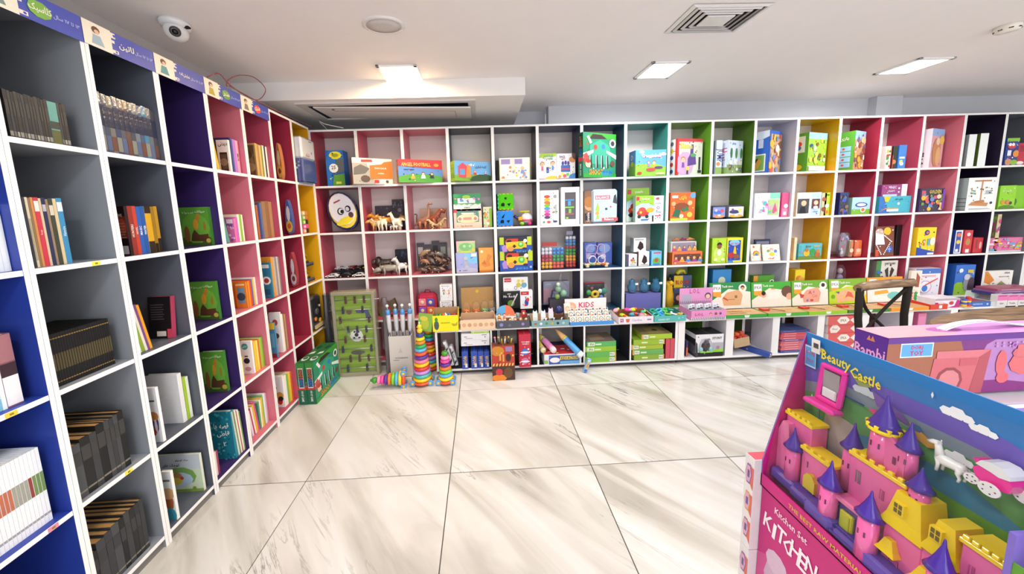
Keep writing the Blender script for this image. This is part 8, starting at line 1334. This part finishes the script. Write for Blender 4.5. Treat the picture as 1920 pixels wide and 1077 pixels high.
m.art((0, 0, BH), (1, 0, 0), (0, 1, 0), .95, BDp, [R_('#c98ac8'), ('e', .1, .5, .2, .6, '#e0909c'), ('e', .26, .5, .06, .24, '#a0489a'), ('t', 'Set', .26, .5, .2, '#e8b8e0', .08)]); m.build('carton_body', e)
m = MB('matte'); m.push(Matrix.Translation((.36, .045, BH))); P = curve_pts([(-.12, 0, .002), (-.06, 0, .02), (.03, 0, .026), (.11, 0, .012), (.19, 0, .002)], 5)
for a, b in zip(P[:-1], P[1:]):
    m.poly([(a.x, -.007, a.z), (b.x, -.007, b.z), (b.x, .007, b.z), (a.x, .007, a.z)], '#ece8f2'); m.poly([(a.x, .012, a.z - .002), (b.x, .012, b.z - .002), (b.x, -.012, b.z - .002), (a.x, -.012, a.z - .002)], '#dcd8e4')
m.pop(); m.build('carry_handle', e)
for i in range(3):
    m = MB('card'); m.cbox(0, 1.0, 0, .15, 0, .262, '#8a6ab8', .0015, top='#d8d4da' if i == 2 else '#8a6ab8'); m.art((0, 0, 0), (1, 0, 0), (0, 0, 1), 1.0, .262, [R_('#8f70bc'), ('e', .4, .4, .4, .3, '#c8a8d8'), ('r', 0, .95, 1, 1, '#e0dce8')])
    o = m.build('toy_carton'); o.location = (2.72, -1.985, .001 + i * .2635); tag(o, 'lilac toy carton, %s of three under the long purple one' % ['lowest', 'middle', 'topmost'][i], 'toy box')

def side(name, label, cat, x, y, z, w_, dp, h, col, front, top=None, left=None):
    m = MB('card'); m.cbox(0, w_, 0, dp, 0, h, col, .0012, top=top or col); m.art((0, 0, 0), (1, 0, 0), (0, 0, 1), w_, h, front)
    if left: m.art((0, dp, 0), (0, -1, 0), (0, 0, 1), dp, h, left)
    o = m.build(name); o.location = (x, y, z); o.rotation_euler = (0, 0, -PI / 2); return tag(o, label, cat)
kit = [R_('#c42a7a'), ('e', .2, .1, .4, .5, '#d0508e'), ('e', .12, .42, .08, .18, '#c9a8c4'), ('e', .1, .56, .055, .08, '#d4b8d0'), ('e', .2, .3, .08, .18, '#b890ac')]
kit += [('t', ch, .045 + .034 * i, .79 - .02 * (i % 2), [.2, .11, .17, .12, .13, .12, .15][i], '#f6eef4', .045, -.08) for i, ch in enumerate('KITCHEN')] + [('t', 'Kitchen Set', .15, .92, .045, '#f2d8e8', .15)]
side('toy_carton', 'magenta toy kitchen carton under the castle display', 'toy box', 2.165, -2.13, .331, .50, .22, .384, '#c42a7a', kit)
side('toy_carton', 'lower magenta toy carton standing on the floor', 'toy box', 2.165, -2.13, .001, .50, .22, .328, '#b8246c', [R_('#bc2870'), ('e', .4, .5, .3, .3, '#cf5a94')])
for i in range(3):
    ic = [R_('#e4e1e4')]
    for q, c in enumerate(('#a86a6a', '#d8a24a', '#8a5a9a')): ic += [('p', [(.62, .12 + .3 * q), (.98, .06 + .3 * q), (.98, .3 + .3 * q), (.62, .3 + .3 * q)], '#dc6a5a'), ('e', .48, .21 + .3 * q, .36, .12, c), ('e', .46, .21 + .3 * q, .3, .10, '#d8a8c8'), ('r', .36, .17 + .3 * q, .6, .25 + .3 * q, '#6a5a8a')]
    side('toy_carton', 'white toy carton with round picture icons, %s of three beside the magenta one' % ['lowest', 'middle', 'topmost'][i], 'toy box', 2.142, -2.102, .001 + i * .262, .0265, .22, .2605, '#dedbde', ic, top='#dc5060')

e = empty('castle_playset', 'large boxed pink, yellow and purple castle playset with blue printed backing', 'playset', (2.16, -2.128, .7165), -PI / 2)
LB = .43; zb = .034; HB = .405
m = MB('card'); m.box(0, LB, 0, .11, 0, .003, '#b01f74'); m.box(0, LB, 0, .003, 0, zb, '#c9267e')
m.art((0, 0, 0), (1, 0, 0), (0, 0, 1), LB, zb, [('t', 'THE BEST RAW MATERIALS', .34, .5, .3, '#d8b83a', .34), ('t', 'Beauty Castle', .72, .5, .5, '#e8c83a', .26)])
P3 = [(0, 0), (.11, 0), (.088, HB), (0, zb + .035)]
for x in (0, LB - .003):
    i = m.add([(x, p[0], p[1]) for p in P3] + [(x + .003, p[0], p[1]) for p in P3]); m.face((i, i + 3, i + 2, i + 1), '#c4207c'); m.face((i + 4, i + 5, i + 6, i + 7), '#c4207c')
    for q in range(4): m.face((i + q, i + (q + 1) % 4, i + 4 + (q + 1) % 4, i + 4 + q), '#7f6fb0')
m.build('display_box', e)
m = MB('card'); i = m.add([(0, .11, 0), (LB, .11, 0), (LB, .088, HB), (0, .088, HB), (0, .113, 0), (LB, .113, 0), (LB, .091, HB), (0, .091, HB)])
for q in ((0, 1, 2, 3), (5, 4, 7, 6), (3, 2, 6, 7)): m.face(tuple(i + k for k in q), '#2a7ac0')
sky = [R_('#2a78be'), ('e', .45, .45, .75, .44, '#6a5ab8'), ('e', .42, .40, .68, .40, '#7f8f9c'), ('e', .42, .36, .64, .38, '#5a9a5a'), ('e', .5, .38, .36, .24, '#3f86a8'), ('e', .66, .22, .5, .30, '#6aa032'), ('e', .2, .2, .3, .3, '#9ab05a'), ('p', [(.07, .12), (.12, .6), (.25, .58), (.3, .1)], '#b8b4b0')]
sky += cloud(.565, .885, .034) + cloud(.63, .865, .026) + cloud(.58, .70, .03) + cloud(.64, .66, .028) + cloud(.28, .8, .035, '#c8d4dc') + [('p', [(x, y - .016), (x + .004, y), (x, y + .016), (x - .004, y)], '#f2f6fa') for x, y in ((.50, .93), (.84, .9), (.68, .75), (.05, .62), (.93, .82))]
sky += [('p', [(.44, .76), (.46, .70), (.50, .68), (.53, .70), (.49, .73)], '#d8a24a'), ('o', .465, .745, .018, '#4a6a9a'), ('p', [(.22, .88), (.26, .82), (.31, .84), (.28, .87)], '#8a9a5a'), ('p', [(.31, .83), (.42, .78), (.44, .74), (.33, .76)], '#7a5aa8'), ('p', [(.30, .72), (.33, .74), (.33, .70)], '#d84a8a')]
for x, c, h_ in ((.79, '#d8545e', .68), (.85, '#7a5aa0', .70), (.90, '#d8545e', .64)): sky += [('r', x - .02, .4, x + .02, h_ - .08, '#b888b0'), ('p', [(x - .024, h_ - .08), (x + .024, h_ - .08), (x, h_ + .04)], c)] + [('r', x - .01, h_ - .16, x - .002, h_ - .12, '#5a3a6a')]
sky += [('t', 'Beauty', .16, .90, .075, '#f2e02a', .13, -.05), ('t', 'Castle', .285, .88, .075, '#f2e02a', .12, -.05), ('t', 'THE', .085, .93, .03, '#f2e02a', .04), ('r', .012, .80, .068, .93, '#bcd8ee'), ('r', .015, .81, .065, .92, '#4a9ada'), ('t', 'DORJ', .04, .885, .035, '#c8344a', .042), ('t', 'TOY', .04, .84, .035, '#c8344a', .036), ('r', .045, .90, .088, .985, '#e8e6e4'), ('r', .055, .93, .08, .96, '#4a4a4a'), ('r', .095, .725, .29, .735, '#1a4a7a'), ('r', .095, .5, .10, .735, '#1a4a7a')]
V_ = Vector((0, -.022, HB)); m.art((0, .11, 0), (1, 0, 0), V_, LB, V_.length, sky, off=.0008); m.build('printed_backing', e)
m = MB('card'); m.box(.355, LB - .004, .004, .006, zb, .23, '#5f9a34'); m.art((.355, .004, zb), (1, 0, 0), (0, 0, 1), LB - .359, .2, [('p', [(0, 0), (.4, .9), (.5, .3)], '#2f6a2a'), ('p', [(.5, .0), (.9, .8), (1, .2)], '#7fba3a'), ('o', .4, .92, .07, '#c86ab0'), ('o', .85, .85, .05, '#8a5ac8')]); m.box(.35, .356, .003, .09, zb, .27, '#7a6ac0'); m.build('front_flap', e)
PK, YL, PP = '#ee6cae', '#fada10', '#4c30a4'
def part(name): 
    m = MB('gloss'); m.push(Matrix.Translation((0, 0, zb))); return m
def tower(x, y, r, z0, z1, hc, col=PK, batt=False):
    m = part(0); m.lathe([(r * 1.05, z0), (r * .92, z1)], col, 14, (x, y, 0)); 
    for a in (-1.9, -1.2): m.push(Matrix.Translation((x, y, 0)) @ Matrix.Rotation(a + PI / 2, 4, 'Z')); m.box(-.0012, .0012, -r * 1.03, -r * .9, z0 + (z1 - z0) * .55, z0 + (z1 - z0) * .55 + .01, '#6a2450'); m.pop()
    o = m.build('tower', e)
    if batt:
        m = part(0); m.lathe([(r * 1.0, z1), (r * 1.3, z1 + .004), (r * 1.3, z1 + .010), (r, z1 + .010)], YL, 16, (x, y, 0))
        for k in range(9): a = k * 2 * PI / 9; m.cbox(x + r * 1.2 * math.cos(a) - .0028, x + r * 1.2 * math.cos(a) + .0028, y + r * 1.2 * math.sin(a) - .0028, y + r * 1.2 * math.sin(a) + .0028, z1 + .008, z1 + .016, YL, .0005)
        m.build('battlement', o)
    if hc:
        zc = z1 + (.012 if batt else 0); m = part(0); m.lathe([(r * 1.35, zc), (r * .95, zc + hc * .18), (r * .55, zc + hc * .48), (r * .2, zc + hc * .8), (r * .1, zc + hc), (.0003, zc + hc * 1.04)], PP, 14, (x, y, 0)); m.build('cone_roof', o)
def wall(x0, x1, y0, y1, z0, z1, col=PK, batt=0, win=()):
    m = part(0); m.cbox(x0, x1, y0, y1, z0, z1, col, .0015)
    for wx, wz, ww, wh, wc in win: m.box(wx - ww, wx + ww, y0 - .0012, y0, wz, wz + wh, wc); m.box(wx - .0005, wx + .0005, y0 - .0018, y0 - .001, wz, wz + wh, col)
    o = m.build('castle_wall', e)
    if batt:
        m = part(0); m.cbox(x0 - .002, x1 + .002, y0 - .004, y1, z1, z1 + .008, YL, .001); n = batt
        for k in range(n): xx = x0 + (k + .5) * (x1 - x0) / n; m.cbox(xx - .0035, xx + .0035, y0 - .004, y0 + .002, z1 + .007, z1 + .015, YL, .0008)
        m.build('battlement', o)
m = part(0)
for x0, x1, y0, hh in ((.004, .062, .018, .024), (.055, .10, .014, .020), (.095, .15, .006, .026), (.15, .20, .008, .016), (.195, .27, .005, .028), (.265, .35, .006, .022)): m.cbox(x0, x1, y0, .08, -.004, hh, '#5a3fa8', .005)
for k in range(3): m.cbox(.148, .192, .006 + k * .005, .04, .002 + k * .006, .008 + k * .006, '#4a2f98', .001)
m.build('purple_base', e)
wall(.006, .064, .05, .09, .02, .165, PK, 5, ((.02, .09, .002, .014, '#7a2a5a'), (.048, .1, .002, .014, '#7a2a5a')))
m = part(0); m.prism([(.0, .02), (.03, .02), (.03, .11), (.026, .15), (.012, .15), (.0, .115)], .035, .06, '#e87ab0'); m.build('castle_wall', e)
tower(.042, .035, .014, .02, .102, .05)
wall(.056, .118, .04, .08, .02, .112, PK, 4, ((.07, .075, .0015, .014, '#7a2a5a'),))
m = part(0); m.prism([(.07, .028), (.094, .028), (.094, .055), (.088, .066), (.082, .069), (.076, .066), (.07, .055)], .032, .041, '#d8c420'); m.build('arched_door', e)
tower(.130, .065, .014, .08, .172, .055); tower(.131, .022, .0145, .004, .09, .055)
wall(.143, .225, .045, .085, .02, .172, PK, 6, ((.158, .12, .004, .026, '#8a6a7a'), (.195, .12, .003, .02, '#c04a88')))
m = part(0); m.cbox(.142, .19, .03, .05, .004, .068, '#55409c', .003); m.build('gate_house', e)
m = part(0); m.cbox(.149, .172, .024, .031, .012, .055, '#cdd020', .002); m.cbox(.153, .168, .022, .025, .016, .05, '#b8c21c', .001); m.build('gate_door', e)
m = part(0); m.push(Matrix.Rotation(.0, 4, 'X')); m.cbox(.14, .192, .02, .05, .07, .082, '#f07ab4', .003); m.pop(); m.build('gate_roof', e)
tower(.176, .062, .0175, .178, .243, .062, batt=True)
m = part(0); m.prism([(.186, .178), (.216, .178), (.216, .235), (.205, .238), (.195, .25), (.186, .254)], .05, .075, '#e56aa6'); m.box(.2005, .2045, .0485, .0495, .2, .214, '#7a2a5a'); m.build('curved_wall', e)
tower(.211, .062, .0125, .178, .238, .05); tower(.238, .05, .0125, .13, .186, .038); tower(.200, .018, .0145, .004, .094, .05)
wall(.212, .262, .03, .08, .0, .100, PK, 0, ((.224, .03, .001, .01, '#7a2a5a'), (.236, .028, .001, .01, '#7a2a5a')))
def roof(x0, x1, y0, y1, z0, z1, tp, win=True, nm='mansard_roof'):
    m = part(0); P = [(x0 - .004, y0 - .004, z0), (x1 + .004, y0 - .004, z0), (x1 + .004, y1, z0), (x0 - .004, y1, z0)]; Q = [(x0 + tp, y0 + tp * .7, z1), (x1 - tp, y0 + tp * .7, z1), (x1 - tp, y1, z1), (x0 + tp, y1, z1)]; Md = [tuple(a * .35 + b * .65 for a, b in zip(p, q)) if k != 2 else 0 for k, p, q in ()]
    R1 = [(p[0] * .55 + q[0] * .45, p[1] * .45 + q[1] * .55, z0 + (z1 - z0) * .3) for p, q in zip(P, Q)]; i = m.add(P + R1 + Q)
    for a in (0, 4):
        for k in range(4): m.face((i + a + k, i + a + (k + 1) % 4, i + a + 4 + (k + 1) % 4, i + a + 4 + k), YL)
    m.face((i + 8, i + 9, i + 10, i + 11), YL); m.face((i + 3, i + 2, i + 1, i), YL)
    if win:
        cx = (x0 + x1) / 2 - .006; cz = z0 + (z1 - z0) * .42; yy = y0 + tp * .25
        m.box(cx - .007, cx + .007, yy - .004, yy + .004, cz, cz + .022, YL); m.box(cx - .005, cx - .0008, yy - .0046, yy - .004, cz + .002, cz + .010, '#6a5a12'); m.box(cx + .0008, cx + .005, yy - .0046, yy - .004, cz + .002, cz + .010, '#6a5a12'); m.box(cx - .005, cx - .0008, yy - .0046, yy - .004, cz + .012, cz + .020, '#6a5a12'); m.box(cx + .0008, cx + .005, yy - .0046, yy - .004, cz + .012, cz + .020, '#6a5a12')
    m.build(nm, e)
roof(.212, .260, .028, .08, .100, .168, .009); roof(.216, .236, .018, .03, .048, .074, .005, False, 'awning_roof')
wall(.262, .30, .028, .08, .0, .105, PK, 0, ((.272, .05, .001, .01, '#7a2a5a'),)); roof(.264, .298, .028, .08, .105, .165, .008); roof(.262, .284, .014, .028, .045, .075, .006, False, 'awning_roof')
tower(.293, .014, .0135, .004, .098, .055); wall(.300, .345, .03, .08, .0, .158, PK, 5, ((.312, .11, .003, .02, '#c04a88'), (.330, .10, .003, .02, '#c04a88')))
# mirror, little white horse and carriage held above the castle
m = MB('gloss'); zc = .262
m.push(Matrix.Translation((.066, .085, zc)) @ Matrix.Rotation(-.1, 4, 'X'))
for x0, x1, z0, z1 in ((-.026, -.016, 0, .085), (.016, .026, 0, .085), (-.026, .026, .075, .087), (-.026, .026, -.002, .010)): m.cbox(x0, x1, -.012, 0, z0, z1, '#f030a8', .004)
m.cbox(-.034, .03, -.03, 0, -.014, -.002, '#f040ae', .004); m.pop(); m.build('mirror_frame', e)
m = MB('metal'); m.box(.05, .082, .082, .084, zc + .012, zc + .074, '#c8ccd4'); m.use('gloss'); m.cbox(.052, .08, .078, .083, zc + .012, zc + .034, '#e6eaee', .002); m.build('mirror_glass', e)
m = MB('gloss'); m.push(Matrix.Translation((.258, .066, .262)) @ Matrix.Scale(.9, 4)); quad(m, .034, .034, '#eef0ee', head=.0095, neck=.12, neckup=.75, fat=1.15, tail=.3); m.pop(); m.build('white_horse', e)
SC = Matrix.Translation((.300, .07, .292)) @ Matrix.Scale(.74, 4) @ Matrix.Translation((-.300, -.06, -.285))
m = MB('gloss'); m.push(SC); zc = .285; m.prism([(.276, zc + .012), (.282, zc - .006), (.300, zc - .010), (.322, zc - .006), (.326, zc + .012), (.318, zc + .022), (.284, zc + .024)], .045, .08, '#ee2a9a'); m.prism([(.272, zc + .03), (.278, zc + .02), (.281, zc + .026), (.280, zc + .034)], .05, .075, '#ee2a9a'); ca_ = m.build('carriage_body', e)
m = MB('gloss'); m.push(SC); m.prism([(.280, zc + .024), (.286, zc + .036), (.298, zc + .041), (.312, zc + .040), (.322, zc + .030), (.323, zc + .022), (.31, zc + .018), (.3, zc + .021)], .043, .082, '#eef0f2'); m.build('carriage_roof', ca_)
for x, r_w, y in ((.279, .010, .042), (.305, .014, .036), (.325, .013, .075)):
    m = MB('gloss'); m.push(SC @ Matrix.Translation((x, y, zc - .012)) @ Matrix.Rotation(PI / 2, 4, 'X')); m.lathe([(r_w, -.002), (r_w, .002)], '#f0f0f2', 16)
    for k in range(5): m.ball((r_w * .6 * math.cos(k * 1.257), r_w * .6 * math.sin(k * 1.257), .002), (.0018, .0018, .0006), '#4a4a50', 5, 3)
    m.pop(); m.build('carriage_wheel', ca_)
m = MB('blister'); i = m.add([(.008, .004, zb), (.34, .004, zb), (.34, .03, zb + .20), (.34, .06, zb + .335), (.008, .06, zb + .335), (.008, .03, zb + .20)])
m.face((i, i + 1, i + 2, i + 5), '#f2f2f2'); m.face((i + 5, i + 2, i + 3, i + 4), '#f2f2f2'); j_ = m.add([(.34, .086, zb + .35), (.008, .086, zb + .35)]); m.face((i + 4, i + 3, j_, j_ + 1), '#f2f2f2'); m.build('clear_blister', e)
